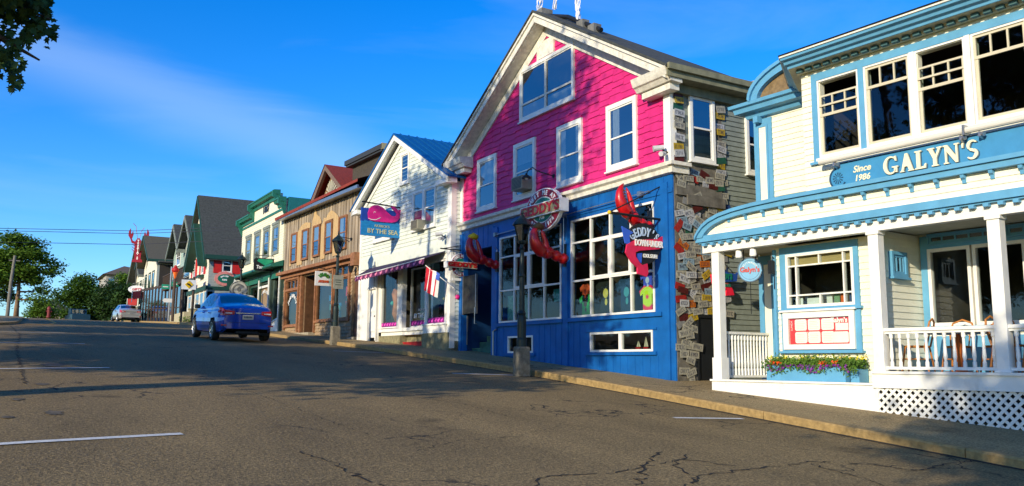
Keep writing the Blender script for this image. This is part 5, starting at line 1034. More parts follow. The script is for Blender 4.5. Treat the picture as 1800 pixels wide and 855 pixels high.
    MB().box(-.03, .0, -.36, .36, .83 * hh, .855 * hh).build('chrome_strip', M('chrome', (.8, .8, .82, 1), .15, metal=1), o)
    pl = MB().box(-.03, .0, -.16, .16, .66 * hh, .79 * hh).build('number_plate', M('plate_pale', (.45, .45, .4, 1), .5), o)
    mb = MB(); 
    for i in range(6): mb.box(-.034, -.03, -.12 + i * .042, -.095 + i * .042, .70 * hh, .76 * hh)
    mb.build('characters', M('plate_print'), pl)
    MB().box(-.02, .1, -hw * .4, hw * .4, .25 * hh, .31 * hh).build('bumper_insert', BLACK, o)
    mb = MB()
    for sg in (1, -1): mb.box(-.02, .02, *sorted((sg * .62, sg * .78)), .46 * hh, .5 * hh)
    mb.build('reflector', LAMP, o); return o
def car_paint(name, col, metal=.35):
    m = M(name, col, .28, metal=metal, var=.06, coat=.9); return m
gr = math.atan(.061)
make_car('sedan', 'blue sedan driving uphill away from the camera, red tail lamps and pale plate', (6.32, 26.3, zr(6.3, 26.3) + .01), (R(0), -gr, R(90 + 1.5)), car_paint('blue_car_paint', lin(3, 60, 168)), 4.35, 1.70, 1.5)
make_car('sedan', 'silver sedan parked at the kerb below the red lobster sign', (8.7, 74.5, zr(8.7, 74.5)), (R(0), -.0415, R(93)), car_paint('silver_car_paint', (.42, .42, .4, 1)), 4.5, 1.76, 1.42)
o = thing('pickup_truck', 'dark teal pickup truck in the shade under the far round trees', 'truck', (7.6, 110, c_(110) - .3), R(95)); TRK = M('truck_teal', lin(30, 62, 80), .4)
MB().box(0, 5.2, -.95, .95, .5, 1.15).poly([(1.9, 1.15), (2.1, 1.85), (3.5, 1.85), (4.0, 1.15)], -.85, .85).build('body', TRK, o); MB().box(1.95, 1.99, -.7, .7, 1.22, 1.75).build('rear_window', CGLASS, o)
for x in (.9, 4.2):
    for sg in (1, -1): MB(lambda a, b, c, x=x, sg=sg: (x + a, sg * (.75 + c), .4 + b)).lathe([(.4, 0), (.4, .2), (.2, .22)], n=16).build('wheel', M('tyre_rubber'), o)
# ------------------------------------------------------------------ pale gabled shop with the blue roof
A = Frame(10.4, 27.75, -2.7); sz = lambda x: zs(27.75 - x)
J = A.house('gabled_shop', 'pale clapboard gable shop with blue metal roof and plum awning', 'shop building', .3)
WS, apx, apz, evz = 6.4, 3.05, 7.0, 5.15; ss = (apz - evz) / apx
al = lambda z: max(0, (z - evz) / ss); ar_ = lambda z: min(WS, WS - (z - evz) / ss * (WS - apx) / apx)
mb = MB(); mb.poly([(0, 3.4), (WS, 3.4), (WS, evz), (apx, apz), (0, evz)], .0, .1); mb.clad(3.45, apz - .05, -.004, .12, al, ar_, lap=.018); mb.box(0, WS, -.03, 0, 3.1, 3.45); mb.build('clapboard_front', SEAW, J)
mb = MB(side(WS)); mb.box(.1, 9, 0, .1, 0, evz); mb.clad(.6, evz, -.003, .12, .12, 9, lap=.018); mb.build('side_clapboards', SEAW, J)
MB().box(WS - .2, WS + .02, -.04, -.0, .4, evz).build('corner_board', WHITE, J); MB().box(WS, WS + .02, 0.002, .12, .4, evz).build('corner_board', WHITE, J); MB().box(-.02, .12, -.04, 0, .6, evz).build('corner_board', WHITE, J)
mb = MB()
f = lambda x, o=0: (evz + .22 + o + (min(x, apx) + 0) * ss) if x <= apx else (evz + .22 + o + (WS - x) * ss * apx / (WS - apx))
for (a, b) in ((-.25, apx), (apx, WS + .25)): mb.poly([(a, f(a, -.2)), (b, f(b, -.2)), (b, f(b, -.02)), (a, f(a, -.02))], -.3, -.2); mb.poly([(a, f(a, -.06)), (b, f(b, -.06)), (b, f(b, -.03)), (a, f(a, -.03))], -.2, 0)
mb.poly([(0, f(0, -.35)), (apx, f(apx, -.35)), (apx, f(apx, -.2)), (0, f(0, -.2))], -.05, -.02); mb.poly([(apx, f(apx, -.35)), (WS, f(WS, -.35)), (WS, f(WS, -.2)), (apx, f(apx, -.2))], -.05, -.02)
for a, b in ((-.25, .25), (WS - .5, WS + .25)): mb.box(a, b, -.3, 0, evz - .1, evz + .03)
mb.build('rake_trim', WHITE, J)
mb = MB()
for (a, b) in ((-.3, apx), (apx, WS + .3)):
    mb.poly([(a, f(a, -.02)), (b, f(b, -.02)), (b, f(b, .03)), (a, f(a, .03))], -.34, 9)
y = -.1
while y < 9:
    for a, b in ((-.3, apx), (apx, WS + .3)): mb.poly([(a, f(a, .03)), (b, f(b, .03)), (b, f(b, .06)), (a, f(a, .06))], y, y + .025)
    y += .3
mb.build('roof', BROOF, J)
window(J, 3.03, 3.66, 5.58, 6.6, -.015, t=.07); window(J, 3.95, 4.7, 3.97, 5.2, -.015, t=.07, curtain=[(0, 1, .3, 1)]); window(J, 4.7, 5.45, 3.97, 5.2, -.015, t=.07, curtain=[(0, 1, 0, .35)]); window(J, 1.1, 1.9, 3.95, 5.08, -.015, t=.07, curtain=[(0, 1, .4, 1)]); window(J, 1.9, 2.6, 3.95, 5.08, -.015, t=.07)
# shop front: door, angled bay, stone footing
mb = MB(); mb.wall(0, WS, .2, 3.1, 0, .1, holes=[(1.45, 6.22, .1, 2.95), (.78, 1.4, .6, 2.4)]); mb.box(.7, .78, -.03, 0, .7, 2.45); mb.box(1.4, 1.46, -.03, 0, .7, 2.45); mb.box(.7, 1.46, -.03, 0, 2.4, 2.48)
mb.box(1.5, 4.75, .16, .5, .84, 1.02); mb.box(1.45, 4.85, .1, .5, .96, 1.06); mb.box(4.9, 6.25, -.08, .3, .84, 1.08); mb.box(4.85, 6.3, -.12, .3, 1.06, 1.1)
for x in (1.45, 4.9, 6.13): mb.box(x, x + .12, -.04 if x > 4 else .08, .12, 1.06, 2.95)
mb.box(2.8, 3.12, .1, .25, 1.06, 2.95); mb.box(4.68, 4.78, .3, .5, 1.06, 2.95); mb.build('shop_front', WHITE, J)
MB().box(.79, 1.39, .04, .07, .8, 2.39).box(.86, 1.3, .02, .04, 1.0, 1.5).box(.86, 1.3, .02, .04, 1.65, 2.25).build('door', WHITE, J)
MB().blob((1.3, .0, 1.5), .03).build('door_knob', BLACK, J)
room(J, 1.5, 6.3, .5, 2.4, 1.0, 3.0)
for a, b, y in ((1.57, 2.8, .15), (3.15, 4.7, .42), (5.02, 6.13, .02)): grid_window(J, a, b, 1.08, 2.92, y, 1, (), t=.04, name='shop_window')
MB().box(1.4, 3.0, .1, .5, -.2, .84).box(4.8, WS, -.06, .5, -.2, .84).box(3.0, 4.8, .35, .5, -.2, .84).build('stone_footing', STONE, J)
MB().box(3.05, 4.8, .2, .34, .5, .6).box(3.05, 4.8, .18, .36, .6, .625).build('red_step', M('step_red', lin(170, 40, 40), .7), J)
mb = MB(); mb.box(1.57, 2.8, .12, .14, 1.12, 1.26); mb.box(3.2, 4.66, .38, .41, 1.12, 1.28); mb.box(5.06, 6.1, -.02, .0, 1.12, 1.28); mb.build('window_band', M('band_violet', lin(120, 30, 110), .5), J)
mb = MB(); r2 = random.Random(5)
for a, b, y in ((1.6, 2.75, .115), (3.25, 4.6, .375), (5.1, 6.05, -.025)):
    x = a
    while x < b - .12: mb.blob((x + .06, y, 1.19), .05, 1, .12, .8, 8, 4); mb.box(x + .1, x + .14, y - .004, y, 1.2, 1.25); x += .19
mb.build('whale_band_print', M('print_pink', lin(235, 80, 190), .5), J)
mb = MB(); text(mb, 'BY THE SEA', .2, 3.93, 1.42, .37, depth=.006, offset=.004); text(mb, "PATRICK'S", .1, 3.93, 1.6, .37, depth=.006); mb.build('window_lettering', SIGNW, J)
# awning
PLUM = M('awning_plum', lin(44, 34, 66), .85, var=.15); mb = MB()
mb.add([(.8, -.02, 3.12), (6.1, -.02, 3.16), (5.9, -.6, 2.93), (1.0, -.6, 2.79), (.8, -.02, 3.10), (6.1, -.02, 3.14), (5.9, -.6, 2.91), (1.0, -.6, 2.77)], [(0, 1, 2, 3), (7, 6, 5, 4), (0, 3, 7, 4), (1, 5, 6, 2), (3, 2, 6, 7)]); mb.build('awning', PLUM, J)
mb = MB(); n = 26
for i in range(n):
    a, b = 1.0 + 4.9 * i / n, 1.0 + 4.9 * (i + 1) / n; za, zb = 2.79 + .14 * i / n, 2.79 + .14 * (i + 1) / n
    mb.add([(a, -.605, za), (b, -.605, zb), (b, -.61, zb - .14), ((a + b) / 2, -.612, (za + zb) / 2 - .19), (a, -.61, za - .14)], [(0, 1, 2, 3, 4)])
mb.build('valance', M('valance_plum', lin(96, 40, 84), .8), J)
mb = MB()
for i in range(0, n, 2): a = 1.12 + 4.9 * i / n; za = 2.69 + .14 * i / n; mb.blob((a + .02, -.62, za), .065, 1.1, .1, .7, 8, 4); mb.box(a + .08, a + .12, -.625, -.615, za, za + .07)
mb.build('valance_print', M('valance_pink', lin(225, 130, 165), .7), J)
MB().tube([(1.0, -.6, 2.78), (5.9, -.6, 2.92)], .018, 6).build('awning_rail', WHITE, J)
ac(A, 4.6, 4.08, 'grey air conditioner in the paired window of the pale clapboard gable', .72)
# whale sign
o = thing('whale_sign', 'blue hanging shop sign topped by a smiling pink whale', 'sign', A.w(3.0, -.6, 4.3), A.rz + math.pi / 2)
MB().box(-.72, .72, -.025, .025, -.42, .44).build('board', M('whale_blue', lin(30, 70, 160), .5, var=.1), o)
sea_ = [(-.72, -.42), (.72, -.42), (.72, .04)] + [(.72 - i * .06, .04 + .025 * math.sin(i * 2.1)) for i in range(1, 24)] + [(-.72, .03)]
MB().poly(sea_, -.04, -.026).build('waves', M('sea_blue', lin(30, 130, 190), .5, var=.2, stretch=(1, 1, 6)), o)
wh = [(-.5, .1), (-.52, .28), (-.47, .44), (-.36, .53), (-.2, .56), (-.02, .5), (.14, .36), (.28, .26), (.42, .26), (.47, .34), (.4, .42), (.3, .48), (.26, .56), (.34, .58), (.44, .52), (.5, .46), (.58, .5), (.7, .54), (.74, .48), (.66, .4), (.56, .34), (.56, .22), (.46, .1), (.3, .05), (.0, .04), (-.3, .04), (-.44, .06)]
MB().poly(wh, -.075, -.041).build('whale', M('whale_pink', lin(215, 35, 130), .5), o)
mb = MB(); mb.strip([(-.5, .12), (-.4, .09), (-.25, .1), (-.1, .18)], [(-.5, .1), (-.4, .07), (-.25, .08), (-.1, .16)], -.082, -.076); mb.strip(ell(-.3, .3, .035, .045, 14, 20, 200), ell(-.3, .3, .025, .03, 14, 20, 200), -.082, -.076); mb.build('whale_face', SIGNW, o)
mb = MB(); text(mb, 'BY THE SEA', .2, 0, -.27, -.045, depth=.012, offset=.003); text(mb, "PATRICK'S", .11, -.02, -.1, -.045, depth=.012); mb.build('lettering', M('sea_letters', lin(190, 190, 150), .5), o)
MB().beam((-.7, .0, .63), (.75, 0, .56), .03, .04).beam((.72, 0, .45), (.72, 0, 1.25), .04, .04).tube([(.72, 0, 1.22), (-.1, 0, .62)], .008, 5).tube([(-.5, 0, .62), (-.5, 0, .44)], .008, 5).tube([(.5, 0, .58), (.5, 0, .44)], .008, 5).build('bracket', BLACK, o)
# flag
o = A.thing('flag', 'striped red and white flag hanging limp from a slanted pole by the right shop window', 'flag', 6.35, -.05, 2.15)
MB().tube([(.3, 0, -.1), (-.28, -.6, .55)], .012, 6).build('pole', WHITE, o)
mb = MB(); n = 10
P0 = Vector((-.26, -.58, .52)); 
for i in range(n):
    for j in range(6):
        def q(i, j): u, v = i / n, j / 6; return (-.26 + .3 * v - .16 * u + .02 * math.sin(v * 9), -.58 + .28 * v + .03 * math.sin(v * 12 + u), .52 - .22 * v - .66 * u)
        mb.add([q(i, j), q(i, j + 1), q(i + 1, j + 1), q(i + 1, j)], [(0, 1, 2, 3)], j % 2 if not (i < 3 and j > 3) else 2)
mb.build('cloth', [M('flag_red', lin(190, 25, 50), .8), SIGNW, SIGNBL], o)
o = A.thing('wall_lantern', 'tall slim grey lantern on the white trim over the shop door', 'lamp', 1.3, -.05, 2.45); MB().tube([(0, 0, -.1), (0, 0, .42)], .012, 5).lathe([(.05, .42), (.08, .66), (.09, .67), (.03, .74), (.02, .85)], (0, 0, 0), 8).build('lantern', STEEL, o)
# goods behind the panes
for i, (x, y, lb) in enumerate(((2.1, .4, 'hanging display of teal and orange floats in the left window of the pale shop'), (3.8, .9, 'dark dressed shop mannequin behind the middle window'), (5.6, .45, 'teal mermaid shaped display in the right window of the pale shop'))):
    o = A.thing('window_figure', lb, 'display', x, y, 1.3, 'figures in the pale shop windows'); r2 = random.Random(i)
    mb = MB(); cc = [(lin(200, 120, 60), lin(60, 150, 140)), (lin(90, 80, 80), lin(150, 60, 70)), (lin(40, 140, 130), lin(170, 150, 60))][i]
    mb.lathe([(.04, 0), (.14, .25), (.1, .6), (.17, .9), (.12, 1.05), (.04, 1.1), (.08, 1.18), (.08, 1.3), (.02, 1.36)], (0, 0, 0), 10)
    for k in range(14): mb.blob((r2.uniform(-.35, .35), r2.uniform(-.05, .1), r2.uniform(0, 1.2)), r2.uniform(.03, .08), m=1)
    mb.build('figure', [M('fig_a%d' % i, cc[0], .6), M('fig_b%d' % i, cc[1], .6)], o, smooth=True)
camera(A, 6.1, -.04, 3.55, 'grey floodlight pair on the white corner of the clapboard gable')
o = thing('fascia_ball', 'small pink and blue round ornament at the edge of the blue entry', 'ornament', G.w(.02, -.1, 1.83), G.rz); MB().blob((0, 0, 0), .07).build('pink_ball', MAG, o); MB().blob((-.09, .03, .0), .06).build('blue_ball', SIGNBL, o)
# ------------------------------------------------------------------ weathered board shop
B = Frame(10.1, 36.1, -2.8)
V = B.house('board_shop', 'weathered vertical board shop with red roof edge and orange stained shop front', 'shop building', .9)
WW = 8.2; WWIN = [(.97, 1.67), (2.27, 2.98), (3.53, 4.24), (4.8, 5.5), (6.16, 6.9)]
mb = MB(); mb.box(0, WW, .02, .12, 3.7, 6.15); x = 0; k = 0
while x < WW - .01:
    wd = .14; x2 = min(x + wd, WW); mb.box(x + .004, x2 - .004, -.0 - (.02 if k % 2 else 0) - rnd.uniform(0, .006), .02, 3.72, 6.12 if 1 else 6); x = x2; k += 1
mb.build('board_front', WOOD, V)
for i, (a, b) in enumerate(WWIN):
    window(V, a, b, 4.05, 5.3, -.05, t=.05, frame=RUST, sill=False, curtain=[(0, 1, .5, 1)] if i < 4 else [(.1, .6, .1, 1)], midz=.5)
# cut outs of fresh boards round the windows
for pts in ([(.75, 3.95), (.75, 5.05), (.86, 5.2), (.97, 5.1), (.97, 3.95)], [(1.67, 3.9), (1.67, 5.3), (1.9, 5.45), (2.2, 5.55), (2.6, 5.58), (3.1, 5.5), (3.1, 5.3), (2.27, 5.32), (2.27, 3.9)],
            [(3.3, 3.95), (3.3, 5.55), (3.44, 5.7), (3.5, 6.0), (3.66, 6.05), (3.75, 5.75), (4.1, 5.6), (4.3, 5.4), (4.3, 5.32), (3.53, 5.32), (3.53, 3.95)], [(4.3, 3.9), (4.3, 5.2), (4.5, 5.35), (4.55, 5.5), (4.8, 5.45), (5.0, 5.62), (5.3, 5.68), (5.6, 5.58), (5.95, 5.4), (6.08, 5.2), (6.08, 3.9), (5.55, 3.9), (5.55, 5.34), (4.76, 5.34), (4.76, 3.9)]):
    MB().poly(pts, -.04, -.028).build('honey_cut_out', PATCH, V)
mb = MB(); mb.box(-.12, 8.3, -.3, -.0, 3.6, 3.72); mb.box(-.05, 8.25, -.12, -.0, 3.46, 3.6); mb.box(8.0, 8.35, -.34, 0, 3.3, 3.75)
for a, b, z0, z1 in ((.3, .42, 1.3, 3.46), (1.9, 2.02, 1.2, 3.46), (.42, 1.9, 3.36, 3.46), (.42, 1.9, 2.9, 2.98), (.42, 1.9, 1.4, 1.48), (2.24, 2.36, 1.1, 3.46), (3.84, 3.92, 1.1, 3.46), (3.92, 5.66, 3.36, 3.46), (5.62, 5.72, 1.45, 3.46), (3.92, 5.62, 1.48, 1.56), (7.13, 7.27, 1.45, 3.6), (5.72, 7.13, 3.02, 3.1), (5.72, 7.13, 1.45, 1.55), (5.72, 7.13, 3.46, 3.56)): mb.box(a, b, -.05, .1, z0, z1)
mb.build('stained_trim', RUST, V)
mb = MB(); mb.wall(0, WW, .6, 3.6, .04, .14, holes=[(.42, 1.9, 1.48, 3.36), (2.36, 3.84, .5, 3.4), (3.92, 5.62, 1.56, 3.36), (5.72, 7.13, 1.55, 3.46), (7.42, 7.95, .5, 2.9)])
mb.clad(.9, 3.46, .036, .12, 0, WW, holes=[(.3, 2.02, 1.35, 3.5), (2.24, 3.92, 0, 3.5), (3.9, 5.72, 1.45, 3.5), (5.62, 7.27, 1.4, 3.6), (7.42, 7.95, 0, 2.9)], lap=.03, piece=.2, jit=.01); mb.build('shingle_base', WSHING, V)
mb = MB(side(WW)); mb.box(.05, 9, 0, .08, .5, 6.1); mb.clad(.8, 6.1, -.0, .12, .0, 9, lap=.02, piece=.22, jit=.01); mb.build('shingle_side', WSHING, V)
room(V, .4, 2.0, .15, 2, 1.4, 3.4); room(V, 3.9, 7.2, .15, 2.2, 1.4, 3.5)
grid_window(V, .42, 1.9, 1.48, 2.9, .06, 1, (), t=.04, frame=RUST); grid_window(V, .42, 1.9, 2.98, 3.36, .06, 3, (), t=.04, frame=RUST); grid_window(V, 3.92, 5.62, 1.56, 3.36, .06, 1, (), t=.04, frame=RUST); grid_window(V, 5.72, 7.13, 1.55, 3.02, .06, 1, (), t=.04, frame=RUST); grid_window(V, 5.72, 7.13, 3.1, 3.46, .06, 2, (), t=.04, frame=RUST)
mb = MB(); arc_text(mb, 'Jack & Molly', .2, 1.16, 1.9, .62, .8, 140, 40, .03, depth=.006, offset=.008); mb.build('window_lettering', SIGNW, V)
mb = MB(); mb.box(2.36, 2.4, .14, 1.6, .9, 3.4); mb.box(3.8, 3.84, .14, 1.6, .9, 3.4); mb.box(2.36, 3.84, 1.5, 1.6, .9, 3.4); mb.box(2.4, 3.8, .14, 1.5, 1.0, 1.15); mb.build('entry_recess', M('entry_brown', lin(90, 60, 36), .8, var=.3), V)
MB().box(2.6, 3.6, 1.44, 1.49, 1.15, 2.9).build('door', DARK, V); MB().box(2.3, 3.9, -.25, .14, .7, 1.12).box(3.1, 3.9, -.45, -.25, .7, 1.0).build('granite_step', CONC, V)
MB().box(7.44, 7.93, .1, .13, .8, 2.88).build('side_door', M('door_brown', lin(96, 66, 44), .6), V); MB().box(7.4, 8.0, -.12, .1, .6, .86).build('door_step', CONC, V)
# roof: shed edge, gable dormer with fan, flat topped box dormer
mb = MB(); mb.add([(-.35, -.38, 6.12), (8.5, -.38, 6.3), (8.5, 1.2, 6.9), (-.35, 1.2, 6.72), (-.35, -.38, 6.0), (8.5, -.38, 6.2)], [(0, 1, 2, 3), (0, 4, 5, 1)]); mb.build('roof_edge', REDROOF, V)
MB().box(-.3, 8.45, -.33, .0, 6.0, 6.03).box(-.3, 8.45, -.36, -.3, 5.98, 6.1).build('gutter', STEEL, V)
MB().poly([(0, 6.0), (8.2, 6.0), (8.2, 6.8), (0, 6.6)], 1.2, 9).build('roof', SHING, V)
dx0, dx1, dz0, dz1, dy = 2.3, 6.1, 6.3, 7.72, .25; dm = 3.95
mb = MB(); mb.poly([(dx0 + .3, dz0), (dx1 - .3, dz0), (dm, dz1 - .25)], dy + .25, dy + .35); mb.build('gablet', M('gablet_shingle', lin(120, 92, 66), .8, var=.3, scale=20), V)
mb = MB()
for k in range(9):
    a = R(15 + k * 18.75); mb.poly([(dm + .12 * math.cos(a), 6.55 + .12 * math.sin(a)), (dm + .62 * math.cos(a - .1), 6.55 + .62 * math.sin(a - .1)), (dm + .62 * math.cos(a + .1), 6.55 + .62 * math.sin(a + .1))], dy + .2, dy + .25)
mb.build('fan_ornament', M('silvery_wood', lin(170, 168, 150), .7), V)
mb = MB()
for (a, b, c2, d2) in ((dx0, dz0, dm, dz1), (dm, dz1, dx1, dz0)): mb.poly([(a, b), (c2, d2), (c2, d2 - .22), (a + (.12 if a == dx0 else 0), b - .2)], dy - .1, dy + .02)
mb.build('dormer_rake', M('taupe_trim', lin(112, 92, 78), .7, var=.2), V)
mb = MB(); mb.quad((dx0 - .05, dy - .12, dz0), (dm, dy - .12, dz1 + .03), (dm, 4, dz1 + .03), (dx0 - .05, 4, dz0)); mb.quad((dm, dy - .12, dz1 + .03), (dx1 + .05, dy - .12, dz0), (dx1 + .05, 4, dz0), (dm, 4, dz1 + .03)); mb.build('dormer_roof', REDROOF, V)
mb = MB(); mb.box(5.7, 8.6, .6, 5, 6.2, 7.35); mb.build('box_dormer', M('dark_shingle_wall', lin(66, 60, 50), .85, var=.25, scale=12, bump=.6), V)
MB().box(5.5, 8.75, .4, 5.2, 7.35, 7.42).box(5.45, 8.8, .35, 5.2, 7.42, 7.6).build('dormer_cornice', M('dark_cornice', lin(52, 54, 54), .6), V)
MB().box(8.72, 8.82, .36, .8, 7.4, 7.62).build('gutter_end', M('gold_cornice', lin(160, 150, 110), .6), V)
S3 = side(8.6); window(V, 1.2, 2.2, 6.2, 7.1, -.01, S3, t=.06, mid=False, sill=False)
# hanging things
o = thing('hanging_sign', 'pale hanging shop sign with green and red fruit lettering, left of the lamp post', 'sign', B.w(5.1, -.18, 3.1), B.rz + math.pi / 2)
MB().box(-.32, .32, -.02, .02, -.28, .26).build('board', SIGNW, o)
mb = MB(); arc_text(mb, 'ISLAND', .16, 0, -.06, .2, .2, 140, 40, -.03, depth=.01, offset=.012); mb.build('lettering', M('fruit_green', lin(60, 130, 50), .5), o)
mb = MB(); text(mb, 'ARTISANS', .11, 0, -.12, -.03, depth=.01, offset=.01, scalex=.8); mb.poly(ell(.14, .1, .08, .06, 12), -.028, -.021); mb.build('fruit_print', M('fruit_red', lin(200, 90, 50), .5), o)
MB().tube([(-.4, 0, .38), (.5, 0, .38)], .014, 6).tube([(-.25, 0, .38), (-.25, 0, .25)], .008, 5).tube([(.25, 0, .38), (.25, 0, .25)], .008, 5).tube([(.4, 0, .62), (-.2, 0, .38)], .008, 5).build('bracket', BLACK, o)
o = thing('notice_plate', 'small weathered notice strapped to the lamp post before the board shop', 'sign', (9.05, 26.08, zs(26.2) + 1.85), R(0)); MB().box(-.16, .16, -.02, .01, -.22, .22).build('plate', M('notice', lin(140, 140, 126), .6, var=.2, dirt=.5), o); MB().box(-.1, .1, -.024, -.02, .05, .07).box(-.08, .08, -.024, -.02, -.02, 0).box(-.1, .1, -.024, -.02, -.1, -.08).build('print', DGREEN, o)
o = B.thing('wall_lantern', 'black lantern hanging at the right end of the orange shop front', 'lamp', 7.75, -.2, 3.25); MB().lathe([(.05, -.16), (.1, .04), (.12, .05), (.03, .14)], (0, 0, 0), 6).tube([(0, 0, .14), (0, 0, .3)], .01, 5).build('lantern', BLACK, o)
gooseneck(B, 7.3, 4.35, -.03, 'thin gooseneck lamp beside the last upper window of the board shop', -.4, .12)
for i, (x, lb, cc, c2) in enumerate(((1.2, 'grey clothing display in the left window of the board shop', lin(110, 100, 90), lin(60, 80, 90)), (4.7, 'turquoise clothing display in the middle window of the board shop', lin(60, 150, 150), lin(40, 110, 160)), (6.4, 'red and green toys in the right window of the board shop', lin(190, 60, 60), lin(60, 120, 80)))):
    o = B.thing('window_goods', lb, 'display', x, .35, 1.6, 'goods in the board shop windows'); r2 = random.Random(i + 9); mb = MB()
    for k in range(16): mb.box(*(lambda a, b, c: (a, a + r2.uniform(.06, .2), b, b + .05, c, c + r2.uniform(.1, .35)))(r2.uniform(-.5, .4), r2.uniform(0, .3), r2.uniform(0, .9)), m=k % 2)
    mb.build('goods', [M('goods_a%d' % i, cc, .7), M('goods_b%d' % i, c2, .7)], o)
# ------------------------------------------------------------------ cream false front with green cornice
E_ = Frame(10, 43.5, -.4)
T = E_.house('false_front_shop', 'cream false front building with green stepped cornice and four tall windows', 'shop building', 1.2)
WE = 7.35; EW = [(.93, 1.95), (2.55, 3.6), (4.15, 5.15), (5.65, 6.68)]
mb = MB(); mb.poly([(0, 4.3), (WE, 4.3), (WE, 6.95), (6.4, 6.95), (6.4, 7.4), (2.2, 7.4), (2.2, 6.95), (0, 6.95)], 0, .15); mb.clad(4.35, 6.5, -.002, .11, 0, WE, holes=[(a, b, 4.66, 6.0) for a, b in EW], lap=.012); mb.build('clapboard_front', M('cream_front', (.74, .7, .52, 1), .6, var=.06, dirt=.15), T)
for a, b in EW: window(T, a, b, 4.67, 6.0, -.01, t=.1, frame=GREYS, sill=False, curtain=[(0, 1, .05, .9)] if a < 4 else [(0, .5, .5, 1)], sash=.05)
for f_ in [c for c in T.children if c.name.startswith('window')]:
    pass
mb = MB()
for a, b in EW: mb.box(a - .02, b + .02, -.08, 0, 6.0, 6.12)
mb.build('window_hood', GREYS, T)
mb = MB(); mb.box(0, WE, -.04, 0, 6.52, 6.62); mb.build('belt_board', GREEN, T)
def corn(mb, x0, x1, z):
    mb.yz([(0, z - .28), (-.06, z - .26), (-.08, z - .14), (-.22, z - .1), (-.26, z), (-.3, z + .02), (-.3, z + .08), (0, z + .1)], x0, x1)
mb = MB(); corn(mb, -.15, 2.2, 6.95); corn(mb, 2.05, 6.55, 7.42); corn(mb, 6.4, WE + .15, 6.95); mb.build('cornice', GREEN, T)
for x, z in ((-.1, 6.75), (2.1, 7.2), (6.4, 7.2), (WE - .02, 6.75)): MB().yz([(0, z - .55), (-.08, z - .4), (-.2, z - .1), (-.34, z), (-.34, z + .26), (0, z + .26)], x, x + .12).build('cornice_bracket', GREEN, T)
MB().box(6.4, WE + .15, .1, 7, 6.3, 7.05).box(WE - .1, WE + .02, .1, 9, 1.0, 6.9).build('side_parapet', M('teal_metal', lin(28, 108, 110), .5), T)
MB().box(0, .1, .15, 9, 1.0, 6.6).box(0, WE, 8.9, 9, 1, 6.5).build('rear_walls', GREYS, T); MB().box(0, WE, .15, 9, 6.3, 6.35).build('roof', SHING, T)
mb = MB(); text(mb, '1887', .42, 4.3, 6.95, -.02, depth=.02, offset=.02, space=1.3); mb.build('date_figures', BLACK, T)
mb = MB(); mb.yz([(0, 4.3), (-.5, 4.12), (-.55, 4.02), (-.5, 3.98), (0, 4.05)], -.1, WE + .1); mb.box(0, WE, -.02, .0, 3.6, 4.1); mb.build('green_fascia', GREEN, T)
mb = MB(); mb.wall(0, WE, 1.0, 4.0, .1, .2, holes=[(.3, 1.6, 1.6, 3.5), (1.9, 3.3, 1.6, 3.5), (4.0, 5.3, 1.3, 3.5), (5.9, 6.9, .9, 3.6)]); 
for x in (0, 1.7, 3.5, 3.8, 5.5, 7.1): mb.box(x, x + .16, -.02, .1, 1.2, 3.98)
mb.yz([(-.5, 1.1), (-.5, 1.3), (.1, 1.75), (.1, 1.1)], 5.6, 5.75); mb.build('shop_front', M('grey_green_front', lin(62, 78, 68), .6, var=.2), T)
MB().box(3.66, 3.78, -.04, .1, 1.3, 3.7).box(5.32, 5.44, -.04, .1, 1.3, 3.7).box(3.78, 5.32, -.04, .1, 3.3, 3.4).build('white_casing', WHITE, T); MB().box(7.05, 7.12, -.06, -.02, 1.3, 3.9).build('white_casing', WHITE, T)
MB().add([(5.55, -.9, .95), (5.95, -.9, 1.0), (7.1, .05, 1.9), (6.8, .05, 1.9), (5.55, -.9, .85), (7.1, .05, 1.2)], [(0, 1, 2, 3), (0, 4, 5, 2)]).build('stair_cheek', WHITE, T)
room(T, .2, 5.5, .2, 2, 1.4, 3.6); mb = MB()
for a, b in ((.3, 1.6), (1.9, 3.3)): grid_window(T, a, b, 1.6, 3.5, .12, 1, (), t=.05, frame=DGREEN)
MB().box(3.85, 5.25, .06, .09, 1.4, 3.28).build('closed_blind', M('beige_blind', lin(140, 118, 92), .8, var=.2, stretch=(8, 8, .3)), T)
mb = MB(); arc_text(mb, 'JEWELRY', .17, 4.55, 2.9, .5, .25, 150, 30, .04, depth=.006, offset=.01); mb.build('blind_lettering', SIGNW, T)
def board_sign(name, label, loc, rz, wd, h, col, lines, lc, shape=0, br=True):
    o = thing(name, label, 'sign', loc, rz); k = .25 * h
    pts = [(-wd, -h + k), (-wd + k, -h), (wd - k, -h), (wd, -h + k), (wd, h - k), (wd - k, h), (-wd + k, h), (-wd, h - k)] if shape == 0 else ell(0, 0, wd, h, 32)
    MB().poly(pts, -.03, .03).build('board', col, o); mb = MB()
    for t_x, s, z, mm in lines: text(mb, t_x, s, 0, z, -.04, depth=.012, offset=.008, shear=.15, scalex=mm)
    mb.build('lettering', lc, o)
    if br: MB().tube([(-wd, 0, h + .12), (wd + .2, 0, h + .12)], .014, 6).tube([(-wd * .6, 0, h + .12), (-wd * .6, 0, h - .03)], .008, 5).tube([(wd * .6, 0, h + .12), (wd * .6, 0, h - .03)], .008, 5).build('bracket', BLACK, o)
    return o
o = board_sign('hanging_sign', 'black hanging sign with a green gem over white script on the cream building', E_.w(6.0, -.4, 4.2), E_.rz + math.pi / 2, .48, .28, BLACK, [('Tourmaline', .2, -.12, .8)], SIGNW)
MB().poly([(-.3, .24), (.3, .24), (.34, .14), (0, -.04), (-.34, .14)], -.045, -.032).build('gem', M('gem_green', lin(30, 150, 110), .3), o)
